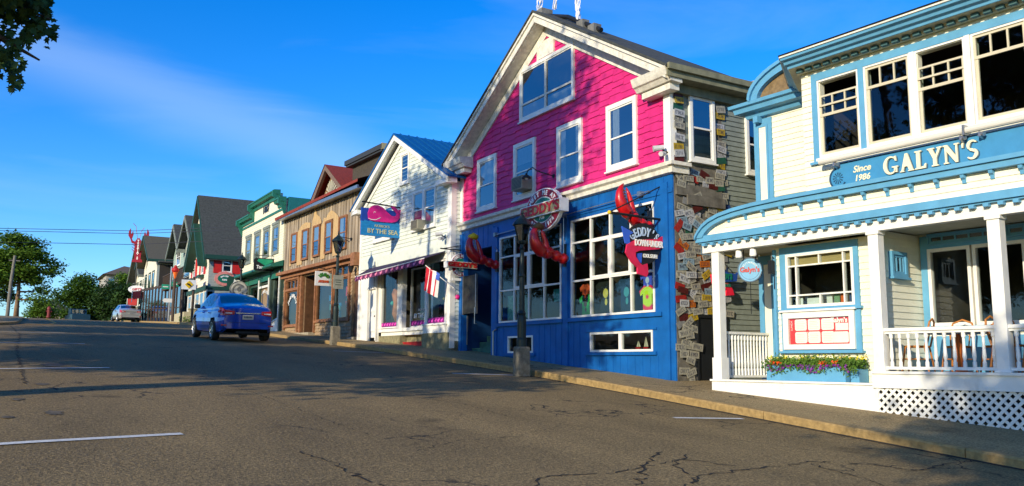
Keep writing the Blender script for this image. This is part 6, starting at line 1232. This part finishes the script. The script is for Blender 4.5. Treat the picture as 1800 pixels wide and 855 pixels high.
board_sign('hanging_sign', 'dark green hanging sign with white script left of the black gem sign', E_.w(1.0, -.35, 3.78), E_.rz + math.pi / 2 - .15, .5, .3, DGREEN, [("Jack's", .2, .1, .9), ('Jewelry', .2, -.12, .9)], SIGNW)
o = thing('hanging_sign', 'round pale stone coloured hanging sign behind the lamp post and blue car', 'sign', (8.6, 37.6, 3.05), R(-20)); MB().poly(ell(0, 0, .38, .38, 32), -.03, .03).build('disc', M('stone_grey', lin(150, 150, 140), .7, var=.2), o)
MB().strip(ell(0, 0, .26, .26, 28, 30, 330), ell(0, 0, .2, .2, 28, 30, 330), -.045, -.03).poly(ell(.02, .02, .08, .1, 16), -.045, -.03).strip(ell(0, 0, .37, .37, 32), ell(0, 0, .345, .345, 32), -.04, -.03).build('relief', M('relief_grey', lin(90, 92, 88), .7), o); MB().tube([(.1, .0, .38), (.35, .4, .5)], .02, 6).build('bracket', BLACK, o)
# ------------------------------------------------------------------ steep gable with red shutters
def gable(name, label, X, Y1, Y0, zb, ez_, pz, mats, depth=9, over=.5, group=None, side_w=None):
    Fm = Frame(X, Y1, 0); o = Fm.house(name, label, 'building', zb, group); Wd_ = Y1 - Y0; mid_ = Wd_ / 2; s_ = (pz - ez_) / mid_
    mb = MB(); mb.poly([(0, zb - 1), (Wd_, zb - 1), (Wd_, ez_), (mid_, pz - .1), (0, ez_)], 0, .1); mb.clad(ez_ - 2.0, pz - .1, -.002, .16, lambda z: max(0, (z - ez_) / s_), lambda z: min(Wd_, Wd_ - (z - ez_) / s_), lap=.012); mb.build('front_wall', mats[0], o)
    mb = MB(side(Wd_)); mb.box(.1, depth, 0, .1, zb - 1, ez_); mb.clad(zb, ez_, -.0, .16, 0, depth, lap=.014); mb.build('side_wall', mats[1], o)
    MB().box(0, .1, .1, depth, zb - 1, ez_).box(0, Wd_, depth - .1, depth, zb - 1, ez_).build('rear_walls', mats[1], o)
    mb = MB()
    for x0, x1 in ((-.3, mid_), (mid_, Wd_ + .3)): g = lambda x: pz + .1 - abs(x - mid_) * s_; mb.poly([(x0, g(x0)), (x1, g(x1)), (x1, g(x1) + .1), (x0, g(x0) + .1)], -over, depth)
    mb.build('roof', mats[2], o)
    mb = MB()
    for x0, x1 in ((-.33, mid_), (mid_, Wd_ + .33)): mb.poly([(x0, g(x0) - .18), (x1, g(x1) - .18), (x1, g(x1) + .05), (x0, g(x0) + .05)], -over - .06, -over)
    mb.box(Wd_ + .2, Wd_ + .34, -over, depth, ez_ - .22, ez_ + .02); mb.build('rake_board', mats[3], o)
    return Fm, o, Wd_
GG = M('dark_green_trim', lin(28, 66, 54), .5); LGREY = M('pale_grey_wall', lin(150, 158, 152), .7, var=.1, dirt=.2)
CF = M('cream_wall', (.72, .68, .55, 1), .6, dirt=.1)
F1, o1, w1 = gable('gabled_house', 'steep grey roofed gable house with red shutters and green trim', 10, 57.4, 51.4, 2.3, 6.1, 9.95, (CF, LGREY, SHING, GG), 10, .3)
mb = MB()
for x0, x1 in ((1.3, 3.4), (3.4, 5.5)): g_ = lambda x: 8.3 - abs(x - 3.4) * 1.25; mb.poly([(x0, g_(x0) - .2), (x1, g_(x1) - .2), (x1, g_(x1)), (x0, g_(x0))], -.55, -.02)
mb.build('inner_gable_hood', GG, o1)
for i, (a, b) in enumerate(((1.3, 2.1), (3.9, 4.7))):
    window(o1, a, b, 5.15, 6.2, -.01, t=.06, cols=2, rows=3)
SH = M('shutter_red', lin(190, 34, 28), .55, var=.15)
for x in (.85, 2.14, 3.45, 4.74): MB().box(x, x + .4, -.06, 0, 5.1, 6.25).build('shutter', SH, o1)
for a, b in ((1.2, 2.2), (3.8, 4.8)): MB().box(a, b, -.3, 0, 4.9, 5.06).build('window_box', GG, o1)
SF = side(w1); window(o1, .75, 1.3, 5.15, 5.95, -.01, SF, t=.05)
for u in (.25, 1.33): mb = MB(SF); mb.box(u, u + .45, -.05, 0, 5.1, 6.0); mb.build('shutter', SH, o1)
mb = MB(); mb.box(0, w1, -.12, 0, 4.1, 4.35); mb.xf = SF; mb.box(0, 8, -.06, 0, 4.1, 4.3); mb.build('belt_board', GG, o1)
mb = MB()
for x in (.1, 1.2, 2.5, 3.8, 5.0, 5.8): MB().box(x, x + .16, -.05, 0, 2.4, 4.1).build('white_pier', WHITE, o1)
mb = MB()
for x in (.3, 1.4, 2.7, 4.0, 5.2): MB().box(x, x + .8, -.02, 0, 2.8, 4.0).build('dark_window', UGLASS, o1)
for u0, u1 in ((.3, 1.4), (2, 4)): MB(SF).box(u0, u1, -.02, 0, 2.8, 3.9).build('dark_window', UGLASS, o1); mb = MB(SF); mb.box(.0, .28, -.04, 0, 2.6, 4.0); mb.box(1.45, 1.9, -.04, 0, 2.6, 4.0); mb.build('red_panel', RED, o1)
o = thing('wall_sign', 'pink and green scalloped sign on the grey side wall under the red shutters', 'sign', F1.w(w1 + .08, .92, 4.78), F1.rz + math.pi / 2)
MB().poly([(.56 * (1 + .08 * abs(math.sin(k * .9))) * math.cos(2 * math.pi * k / 36), .4 * (1 + .1 * abs(math.sin(k * .9))) * math.sin(2 * math.pi * k / 36)) for k in range(36)], -.03, .03).build('board', M('sign_salmon', lin(215, 135, 125), .6), o)
MB().poly(ell(0, .0, .42, .26, 24), -.045, -.03).build('oval', SIGNG, o); mb = MB(); arc_text(mb, 'GALLERY', .1, 0, -.05, .28, .2, 140, 40, -.055, depth=.01, offset=.01); text(mb, 'FUDGE', .1, 0, -.08, -.055, depth=.01, offset=.01); mb.build('lettering', SIGNW, o)
for x, lb in ((5.1, 'red and white lifebuoy flag at the corner of the red shuttered house'), (2.6, 'red bunting on the front of the red shuttered house')):
    o = F1.thing('bunting', lb, 'flag', x, -.4, 4.5, 'red and white bunting'); MB().add([(-.3, 0, .2), (.35, -.1, .3), (.3, -.1, 0), (.0, -.05, -.12), (-.3, 0, -.05)], [(0, 1, 2, 3, 4)]).build('red_cloth', RED, o); MB().add([(.34, -.1, .28), (.55, -.12, .32), (.5, -.12, -.1), (.3, -.1, 0)], [(0, 1, 2, 3)]).build('white_cloth', SIGNW, o)
BR_ = M('brown_rail', lin(70, 56, 46), .7)
F2, o2, w2 = gable('gabled_house', 'tall narrow gable beside the red shuttered house with brown balcony', 10.4, 61.9, 57.5, 2.6, 7.6, 9.5, (LGREY, GREYS, SHING, GREYS), 8, .5)
F3, o3, w3 = gable('gabled_house', 'narrow pale green gable with a slate roof left of the tall narrow gable', 10.4, 66.4, 62.0, 2.75, 7.6, 9.5, (M('pale_green_wall', lin(150, 170, 160), .7), M('pale_green_side', lin(150, 172, 165), .7, dirt=.1), SHING, GREYS), 8, .5)
for ff, oo in ((F2, o2), (F3, o3)):
    window(oo, 1.4, 3.0, 6.7, 8.0, -.02, cols=2); MB().box(.2, 4.2, -.7, 0, 5.0, 5.15).build('balcony', BR_, oo)
    mb = MB()
    for k in range(13): mb.box(.25 + k * .3, .3 + k * .3, -.7, -.66, 5.15, 6.0)
    mb.box(.2, 4.2, -.72, -.64, 6.0, 6.06); mb.build('balcony_rail', BR_, oo); mb = MB(); mb.box(.3, 4.1, -.01, 0, 5.2, 6.4); mb.build('dark_window', UGLASS, oo); mb = MB(); mb.box(.2, 4.2, -.02, 0, 2.9, 4.8); mb.build('shop_window', UGLASS, oo)
F4, o4, w4 = gable('gabled_shop', 'lobster shop house with wide brown grey roof behind the red lobster sign', 11.2, 88, 80, 3.2, 8.8, 11.2, (CF, LGREY, M('brown_slate', lin(84, 80, 66), .9, var=.15), GG), 9, .8)
F5, o5, w5 = gable('gabled_shop', 'narrow white gable left of the red lobster sign', 11.6, 97, 89, 3.4, 8.2, 11.2, (CF, LGREY, SHING, GREYS), 9, .8)
for ff, oo, ww in ((F4, o4, w4), (F5, o5, w5)):
    for a in (1.0, 3.4, 5.6): mb = MB(); mb.box(a, a + 1.1, -.02, 0, 5.6, 7.8); mb.build('tall_window', UGLASS, oo); mb = MB(); mb.box(a - .1, a, -.05, 0, 5.5, 7.9); mb.box(a + 1.1, a + 1.2, -.05, 0, 5.5, 7.9); mb.box(a - .1, a + 1.2, -.05, 0, 7.9, 8.0); mb.build('window_casing', DGREEN, oo)
    MB().box(.2, ww - .2, -.02, 0, 3.4, 4.8).build('shop_window', UGLASS, oo); MB().yz([(0, 5.3), (-1.0, 4.8), (-1.0, 4.65), (0, 4.7)], 0, ww).build('awning', DGREEN, oo)
S5 = side(w4); mb = MB(S5); mb.box(.2, 2.4, -.03, -.0, 6.2, 8.4); mb.build('dark_bay', M('balcony_dark', (.03, .025, .02, 1), .8), o4); mb = MB(S5); mb.box(0, 3, -1.0, 0, 8.5, 8.65); mb.build('pent_roof', SHING, o4); mb = MB(S5)
for k in range(12): mb.blob((.3 + k * .17, -.25, 6.4 + .05 * (k % 3)), .08)
mb.build('balcony_flowers', YEL, o4)
# lobster sign
o = thing('lobster_sign', 'big red lobster cut-out sign with raised claws and white upright letters', 'sign', (10.25, 86, 9.1), R(-14)); o.scale = (.45, .45, .58)
LR = M('lobster_red', lin(140, 16, 34), .4)
mb = MB(); mb.poly([(-1.0, 0), (1.0, 0), (.95, .35), (.62, .5), (.7, 1.6), (.72, 3.0), (.55, 3.5), (.2, 3.9), (-.2, 3.9), (-.55, 3.5), (-.72, 3.0), (-.6, 1.6), (-.6, .5), (-.95, .35)], -.12, .12); mb.build('body', LR, o)
for s_ in (-1, 1):
    mb = MB(); mb.strip([(s_ * .5, 3.3), (s_ * 1.1, 3.5), (s_ * 1.35, 4.0)], [(s_ * .6, 2.9), (s_ * 1.3, 3.1), (s_ * 1.65, 3.9)], -.1, .1)
    mb.poly([(s_ * 1.2, 3.9), (s_ * 1.0, 4.5), (s_ * 1.15, 5.1), (s_ * 1.35, 4.6), (s_ * 1.5, 4.6), (s_ * 1.6, 5.5), (s_ * 1.95, 5.0), (s_ * 2.0, 4.3), (s_ * 1.65, 3.8)], -.14, .14); mb.build('claw', LR, o)
    mb = MB(); mb.tube([(s_ * .2, 0, 3.9), (s_ * .5, 0, 5.0), (s_ * .6, 0, 5.8), (s_ * (.2 if s_ > 0 else 1.2), 0, 6.3)] if s_ < 0 else [(.2, 0, 3.9), (.4, 0, 5.0), (1.0, 0, 5.7)], .05, 5); mb.build('antenna', LR, o)
    mb = MB()
    for k in range(3): mb.tube([(s_ * .6, 0, 2.6 - k * .5), (s_ * 1.2, 0, 2.9 - k * .4)], .06, 5)
    mb.build('legs', LR, o)
mb = MB()
for i, ch in enumerate("TESTA'S"): text(mb, ch, .56, 0, 3.4 - i * .46, -.14, depth=.03, offset=.03)
mb.build('lettering', SIGNW, o); MB().tube([(0, .3, -4.5), (0, .3, 3)], .12, 8).build('mast', BLACK, o)
# patio screen, planter, poles
o = thing('patio_screen', 'dark framed patio screen with glass panels beside the ice cream sign', 'screen', (9.9, 57.4, 2.5)); mb = MB(); gl = MB()
for k in range(13):
    y = 2 + k * 1.6; zz = zs(59 + k * 1.6) - 2.5; mb.box(-.06, .06, y - .06, y + .06, zz, zz + 2.7)
    if k < 12: mb.box(-.03, .03, y, y + 1.6, zz + 2.55, zz + 2.68); mb.box(-.03, .03, y, y + 1.6, zz + .95, zz + 1.0); gl.box(-.01, .01, y + .07, y + 1.53, zz + .3, zz + 2.5)
mb.build('frame', BR_, o); gl.build('panel', CGLASS, o)
o = thing('planter_wall', 'low pale masonry planter wall at the patio corner', 'planter', (9.6, 54.5, zs(54.5))); MB().box(0, 1.7, 0, .3, -.2, .75).box(-.3, 0, 0, 5, -.2, .6).box(-.05, 1.75, -.04, .34, .75, .82).build('wall', M('pale_masonry', lin(172, 164, 134), .8, var=.1, dirt=.2), o)
mb = scatter(lambda r: (r.uniform(-.6, 1.6), r.uniform(-.5, -.05), r.uniform(0, .35)), 500, .05, 8); q_ = mb.build('low_shrubs', LEAFB); tag(q_, 'low green planting at the foot of the pale planter wall', 'shrub'); q_.location = (9.6, 54.5, zs(54.5) - .05)
o = thing('ice_cream_sign', 'red ice cream cone figure on top of a dark post', 'sign', (8.75, 55, zs(55))); MB().tube([(0, 0, 0), (0, 0, 2.6)], .09, 10).build('post', BR_, o); MB().lathe([(.04, 2.6), (.15, 3.0)], (0, 0, 0), 14).build('cone', ORA, o); MB().blob((0, 0, 3.12), .22, 1, 1, .85, 14, 8).blob((0, 0, 3.32), .1).build('scoop', RED, o)
o = thing('diamond_sign', 'white board with a yellow diamond between two dark posts', 'sign', (8.95, 51, zs(51))); MB().tube([(-.38, 0, 0), (-.38, 0, 2.5)], .06, 8).tube([(.2, 0, 0), (.2, 0, 2.6)], .07, 8).build('post', BR_, o); MB().box(-.48, .3, -.14, -.09, 1.85, 2.4).build('board', SIGNW, o)
MB().poly([(-.08, 1.9), (.15, 2.13), (-.08, 2.36), (-.31, 2.13)], -.16, -.14).build('diamond', YEL, o); MB().poly([(-.2, 2.21), (-.06, 2.17), (.05, 2.04), (-.02, 2.02), (-.12, 2.11), (-.18, 2.11)], -.175, -.16).build('symbol', BLACK, o)
o = thing('street_sign_post', 'grey post with two turquoise street name plates and a small white arrow board', 'sign', (9.3, 60, zs(60))); MB().tube([(0, 0, 0), (0, 0, 3.6)], .06, 8).build('post', STEEL, o)
TQ = M('plate_turquoise', lin(30, 150, 120), .5); MB().box(-.55, -.08, -.06, -.03, 2.1, 2.4).box(.05, .5, -.06, -.03, 2.3, 2.6).build('name_plates', TQ, o); MB().poly([(-.45, 1.35), (-.35, 1.22), (.3, 1.22), (.3, 1.48), (-.35, 1.48)], -.06, -.03).build('arrow_board', SIGNW, o); MB().box(-.48, -.15, -.065, -.06, 2.22, 2.28).box(.12, .42, -.065, -.06, 2.42, 2.48).build('print', SIGNW, o)
board_sign('hanging_sign', 'white oval hanging sign over the dark green awning below the lobster', (9.9, 82, 6.25), R(-14), .7, .35, SIGNW, [('GIFTS', .3, 0, 1)], LETR, 1)
for i, (x, y, z, lb) in enumerate(((9.8, 80.5, 5.6, 'red flag nearest the white oval hanging sign'), (9.9, 84.5, 5.2, 'red flag left of the white oval hanging sign'))):
    o = thing('shop_flag', lb, 'flag', (x, y, z), R(-14), 'red flags under the lobster sign'); MB().add([(-.4, 0, .35), (.4, -.1, .45), (.4, -.1, -.2), (-.3, 0, -.35)], [(0, 1, 2, 3)]).build('cloth', RED, o); MB().tube([(-.42, 0, .4), (-.42, 0, -.6)], .03, 5).build('pole', WHITE, o)
# far inn with hipped roof
o = thing('inn', 'distant pale inn with brown hipped roof and turret window, above the far trees', 'building', (14.4, 128, .1)); o['_z'] = 0
def pt(mb, x0, x1, y0, y1, z0, z1, m=0): return mb.box(x0, x1, y0, y1, z0, z1, m)
MB().box(-2.9, 3.6, 0, 10, -1, 12.0 - 3.6 + 3.2).build('wall', M('inn_wall', lin(160, 156, 146), .8), o); mb = MB(); 
mb.add([(-3.4, -.8, 11.5), (4.1, -.8, 11.5), (4.1, 10.8, 11.5), (-3.4, 10.8, 11.5), (-.3, 4, 13.2), (1.2, 6, 13.2)], [(0, 1, 4), (1, 2, 5, 4), (2, 3, 5), (3, 0, 4, 5), (0, 3, 2, 1)]); mb.build('roof', M('inn_roof', lin(96, 84, 70), .9), o)
mb = MB(); mb.box(1.6, 3.0, -.05, 0, 9.2, 10.6); mb.box(-2.6, -1.9, -.05, 0, 9.2, 11); mb.build('window', UGLASS, o); MB().box(1.4, 3.2, -.08, -.05, 10.6, 10.8).box(1.4, 3.2, -.08, -.05, 9.0, 9.2).build('window_trim', WHITE, o)
o = thing('cottage', 'small pale cottage front glimpsed under the round trees beyond the crest', 'building', (5.4, 128, 2.0)); MB().box(-2.0, 2.0, 0, 5, -1, 4.2).build('wall', M('cottage_wall', lin(190, 160, 150), .8), o); MB().poly([(-2.4, 4.2), (2.4, 4.2), (0, 6.0)], -.4, 5.4).build('roof', SHING, o)
mb = MB()
for x in (-1.8, -.9, 0, .9, 1.8): mb.box(x - .12, x + .12, -1.3, -1.1, 1, 3.6)
mb.box(-2.0, 2.0, -1.4, -1.0, 3.6, 4.0); mb.build('porch', WHITE, o)
# ------------------------------------------------------------------ trees
BARK = M('bark', lin(120, 96, 72), .9, var=.4, scale=6, bump=.8, bscale=14); DBARK = M('dark_bark', lin(70, 56, 44), .9, var=.4, scale=6, bump=.8)
LG = leafmat('leaves_maple', (.055, .13, .02, 1), .55, .3, .5); LD = leafmat('leaves_dark', (.03, .075, .018, 1), .5, .2, .5); LY = leafmat('leaves_bright', (.10, .2, .025, 1), .4, .3, .6)
def tree(label, X, Y, z, blobs, trunk_h, leaf, n, mat, bark, seed, name='tree', group=None, tr=.22, dens=None, flat=.5, limb=None, fine=()):
    """blobs: ellipsoids (dx, dy, z, rx, ry, rz) that the crown fills with sprays of leaves"""
    o = thing(name, label, 'tree', (X, Y, z), 0, group); r = random.Random(seed); tb = MB()
    top = max(b[2] for b in blobs)
    tb.tube([(0, 0, -.4), (r.uniform(-.1, .1), .05, trunk_h * .5), (r.uniform(-.1, .1), 0, trunk_h), (0, .1, (trunk_h + top) / 2), (0, 0, top)], [tr * 1.35, tr, tr * .85, tr * .55, tr * .2], 9)
    sprays = []
    tot = sum(b[3] * b[4] * b[5] for b in blobs)
    for (dx, dy, dz, rx, ry, rz, *ex_) in blobs:
        extra = ex_[0] if ex_ else 0
        c = Vector((dx, dy, dz)); base = Vector((0, 0, max(trunk_h * .8, min(dz - abs(rz) * .8, top * .9)))); mid = (c + base) / 2 + Vector((0, 0, -.15 * rz))
        tb.tube([tuple(base), tuple(mid), tuple(c)], [tr * .5, tr * .3, tr * .12], 6)
        m = max(6, int(n * rx * ry * rz / tot), extra)
        for i in range(m):
            v = Vector((r.gauss(0, 1), r.gauss(0, 1), r.gauss(0, 1))).normalized() * (r.random() ** .45)
            p = c + Vector((v.x * rx, v.y * ry, v.z * rz)); sprays.append(p)
            if i % 7 == 0: tb.tube([tuple(c * .6 + mid * .4), tuple((c + p) / 2 + Vector((0, 0, .05))), tuple(p)], [tr * .12, tr * .07, tr * .03], 4, cap=False)
    for (q0, q1, q2) in (limb or ()): tb.tube([q0, q1, q2], [tr * .35, tr * .18, .012], 6)
    tb.build('trunk', bark, o, smooth=True)
    cb = MB(); per = dens or 16
    for p in sprays:
        sr = leaf * r.uniform(2.0, 3.6); tilt = Vector((r.gauss(0, .35), r.gauss(0, .35), 1)).normalized()
        for k in range(per):
            q = p + Vector((r.gauss(0, sr), r.gauss(0, sr), r.gauss(0, sr * flat))); a = (tilt + Vector((r.gauss(0, .45), r.gauss(0, .45), r.gauss(0, .3)))).normalized()
            b = a.orthogonal().normalized(); b.rotate(Matrix.Rotation(r.uniform(0, 6.28), 3, a)); c = a.cross(b); s = leaf * r.uniform(.6, 1.25)
            cb.add([tuple(q - b * s), tuple(q - b * s * .2 + c * s * .62), tuple(q + b * s + a * s * .15), tuple(q - b * s * .2 - c * s * .62)], [(0, 1, 2, 3)])
    for (fx, fy, fz, sx, sz_, cnt) in fine:          # hanging sprays near the camera, leaf by leaf with three lobes
        for k in range(cnt):
            q = Vector((fx + r.uniform(-sx, sx), fy + r.uniform(-.25, .25), fz + r.uniform(-sz_, sz_))); a = Vector((r.gauss(0, .5), -1 + r.gauss(0, .5), r.gauss(0, .6))).normalized(); d = Vector((r.gauss(.3, .5), 0, -1)).normalized(); d = (d - a * d.dot(a)).normalized(); c = a.cross(d); s = r.uniform(.04, .065)
            L5 = [(0, -.9), (.35, -.6), (.95, -.55), (.6, -.1), (.9, .35), (.4, .3), (0, 1.1), (-.4, .3), (-.9, .35), (-.6, -.1), (-.95, -.55), (-.35, -.6)]
            cb.add([tuple(q + c * u * s + d * v * s) for u, v in L5], [tuple(range(12))])
    cb.build('crown', mat, o); return o
# seen beyond the crest, on the left
tree('broad bright maple with pale forked trunk on the left beyond the crest', .75, 76, 3.15, [(-1.2, 0, 3.0, 1.1, 1.2, .45), (.1, 0, 3.7, 1.3, 1.3, .5), (-1.3, 0, 4.7, 1.2, 1.3, .5), (1.0, 0, 3.0, .7, 1.0, .28), (.3, 0, 5.0, 1.2, 1.3, .45), (-.4, 0, 6.0, 1.1, 1.2, .4), (2.0, 0, 3.7, .7, .7, .25), (2.6, 0, 4.2, .5, .5, .18), (1.5, 0, 2.2, .6, .7, .2), (.9, 0, 5.8, .6, .8, .22), (1.5, 0, 4.5, .6, .8, .25), (-2.0, 0, 3.6, .9, 1.0, .8), (1.2, 0, 1.5, .5, .6, .18)], 1.8, .13, 1050, LY, BARK, 11, tr=.17, dens=16)
tree('dark tree behind the bright maple at the left edge', -1.6, 84, 3.3, [(0, 0, 3.0, 1.6, 1.4, 1.4), (1.7, 0, 2.0, 1.0, 1.0, .6), (.2, 0, 4.6, 1.1, 1.1, .8)], 1.8, .15, 260, LD, DBARK, 12, dens=14)
tree('low round bright tree between the left maple and the big round tree', 3.6, 112, 1.8, [(0, 0, 4.2, 1.1, 1.1, 1.2), (.7, 0, 3.4, .8, .9, .8), (-.7, 0, 3.3, .7, .9, .8)], .8, .14, 330, LY, DBARK, 13, dens=15)
tree('big round dark tree standing over the crest of the road', 7.8, 116, 2.6, [(0, 0, 6.0, 1.7, 1.7, 1.3), (-1.7, 0, 4.9, 1.2, 1.3, 1.1), (1.7, 0, 4.9, 1.3, 1.3, 1.1), (.2, 0, 7.1, 1.0, 1.1, .6), (0, 0, 4.2, 1.6, 1.4, .9), (-.4, 0, 2.8, 2.2, 1.2, .8), (1.6, 0, 3.0, 1.4, 1.2, 1.0)], 2.4, .17, 760, LG, DBARK, 14, dens=15)
tree('dark tree between the big round tree and the inn', 11.0, 113, 2.6, [(0, 0, 5.6, 1.3, 1.3, 1.0), (1.2, 0, 5.4, 1.2, 1.2, 1.2), (-1.2, 0, 4.6, 1.2, 1.2, 1.3), (.6, 0, 3.4, 1.8, 1.2, 1.0), (2.4, 0, 4.6, 1.1, 1.1, 1.3), (.4, 0, 2.0, 2.6, 1.2, .8)], 2.2, .17, 760, LD, DBARK, 15, dens=15)
tree('yellow green tree top against the far inn wall', 13.0, 121, 3, [(0, 0, 7.2, .7, .8, 1.0), (.2, 0, 6.0, .8, .8, .8)], 3.2, .15, 200, LY, DBARK, 16, dens=14)
tree('dark tree in front of the inn beside the silver sedan', 12.0, 106, 3.2, [(0, 0, 4.4, 1.3, 1.2, 1.2), (-1.0, 0, 3.6, 1.0, 1.1, .9), (.9, 0, 3.2, 1.1, 1.1, 1.2), (.4, 0, 2.0, 1.4, 1.1, .8), (-.6, 0, 1.0, 1.6, 1, .7)], 1.6, .16, 480, LD, DBARK, 17, dens=14)
# kerbside trees on the near side: one branch hangs into the picture, the rest shade street and fronts
NG = 'kerbside trees opposite the shops'
tree('kerbside maple whose dark leafy branch hangs into the upper left corner', -5.6, 9.2, -.55, [(0, .9, 7.6, 2.6, 2.4, 1.8), (-.6, 1.1, 10.4, 3.0, 2.4, 1.9), (1.8, 3.2, 9.2, 2.0, 1.8, 1.4), (0, .1, 12.6, 2.2, 1.8, 1.2), (.6, 3.0, 12.4, 2.0, 1.8, 1.2), (-1.8, 1, 7.4, 2, 2, 1.4), (1.2, 4.2, 6.4, 1.8, 1.6, 1.0), (.8, 1.4, 5.4, 1.8, 1.4, .7), (0, -1.7, 4.5, 1.8, 1.2, .9), (-.2, -1.0, 6.5, 1.9, 1.2, 1.2)], 3.4, .12, 1650, LD, DBARK, 21, group=NG, dens=18, tr=.3, limb=[((0, 0, 4.2), (3.2, 1.2, 5.0), (5.85, 1.8, 4.5)), ((3.6, 1.3, 4.9), (5.0, 1.7, 4.3), (5.72, 1.8, 4.0))], fine=[(5.4, 1.8, 4.66, .38, .2, 420), (5.68, 1.8, 4.34, .17, .11, 60), (5.5, 1.8, 4.14, .12, .12, 34), (5.44, 1.8, 3.9, .14, .1, 34), (5.5, 1.8, 3.7, .06, .09, 14), (5.2, 1.8, 4.3, .3, .5, 200), (5.5, 1.3, 4.75, .3, .3, 200)])
tree('low spreading kerbside tree throwing the broad shadow across the middle of the road', -5.0, 15.4, 0, [(0, 0, 3.2, 2.4, 2.4, 1.4), (-.4, -3.4, 3.3, 2.0, 1.6, .9), (-.6, -5.2, 3.6, 1.6, 1.2, .7), (.4, -2, 3.0, 1.8, 1.6, .9), (.5, 2.4, 3.6, 2.0, 2.0, 1.4), (-.4, .5, 5.4, 1.8, 1.8, 1.2), (-.2, 1, 7.6, 1.3, 1.4, .7), (0, .6, 10.6, 1.2, 1.8, .7)], 1.6, .12, 1700, LD, DBARK, 22, group=NG, dens=18, tr=.25)
tree('kerbside tree shading the shop fronts of the pale clapboard gable', -5.2, 22.0, .5, [(0, 0, 3.6, 2.0, 2.0, 1.2), (-.6, -1.6, 3.0, 1.6, 1.6, 1), (-.5, 1.8, 3.4, 1.6, 1.6, 1.0), (0, .4, 6.2, 1.6, 1.6, 1.1)], 1.6, .13, 700, LD, DBARK, 23, group=NG, dens=16, tr=.25)
tree('kerbside tree shading the orange stained shop front', -5.2, 30.0, 1.0, [(0, 0, 3.4, 2.0, 2.2, 1.3), (0, -2, 3.0, 1.6, 1.6, 1.2), (0, 2.4, 4.0, 1.8, 1.8, 1.2), (0, .4, 6.0, 1.6, 1.4, 1.0)], 1.6, .14, 600, LD, DBARK, 24, group=NG, dens=16, tr=.25)
tree('kerbside tree opposite the red shuttered house', -5.6, 40.0, 1.6, [(0, 0, 3.4, 2.2, 2.4, 1.6), (0, -2.4, 3.4, 1.8, 2.0, 1.6), (0, 2.6, 4.0, 1.8, 2.0, 1.6), (0, 0, 6.4, 1.8, 3.0, 1.4), (0, 5.0, 5.0, 1.8, 2.0, 2.0)], 1.6, .16, 900, LD, DBARK, 25, group=NG, dens=14, tr=.25)
tree('tree behind the camera whose shadow falls on the white trellis at the lower right', -6.0, -2.7, -1.6, [(0, .2, 6.9, 2.0, 1.7, 1.2), (1.2, -1.4, 6.6, 1.8, 1.6, 1.3), (-.4, -1.6, 9.0, 1.8, 1.6, 1.2), (1.0, 0, 5.4, 1.5, 1.2, .8)], 3.6, .12, 1000, LD, DBARK, 26, group=NG, dens=17, tr=.25)

# utility pole and wires across the street
POLEM = M('pole_grey_wood', lin(112, 108, 98), .85, var=.25, scale=8, bump=.5)
o = thing('utility_pole', 'grey leaning utility pole beside the bright maple on the left', 'pole', (.15, 70, c_(70)), 0); MB().tube([(0, 0, -.3), (.05, 0, 2.5), (.15, 0, 4.4)], [.13, .11, .09], 10).build('pole', POLEM, o); MB().box(-.2, .5, -.05, .05, 4.0, 4.08).build('cross_arm', POLEM, o)
for i, (pts, lb) in enumerate((([(-14, 45, 6.1), (-.5, 45, 5.93), (5.2, 45, 6.3), (10.4, 45, 6.98), (16, 45, 7.9)], 'upper black overhead wire crossing the street'), ([(-14, 45.3, 6.0), (-.5, 45.3, 5.86), (5.2, 45.3, 6.2), (10.4, 45.3, 6.85), (16, 45.3, 7.7)], 'overhead wire just below the uppermost one'), ([(-14, 45, 5.5), (-.5, 45, 5.3), (5.2, 45, 5.62), (10.4, 45, 6.3), (16, 45, 7.2)], 'lowest overhead wire crossing the street beside the tree top'))):
    o = MB().tube(pts, .014, 5).build('overhead_wire', M('wire_grey', (.08, .08, .09, 1), .6)); tag(o, lb, 'wire', 'wires across the street')
o = thing('fire_hydrant', 'small dark red hydrant on the far left kerb', 'hydrant', (2.35, 60.5, c_(60.5) + .05)); MB().lathe([(.12, 0), (.12, .1), (.09, .12), (.09, .5), (.12, .52), (.1, .62), (.03, .7)], n=12).tube([(-.16, 0, .38), (.16, 0, .38)], .05, 8).build('body', M('hydrant_red', lin(120, 40, 40), .5), o)
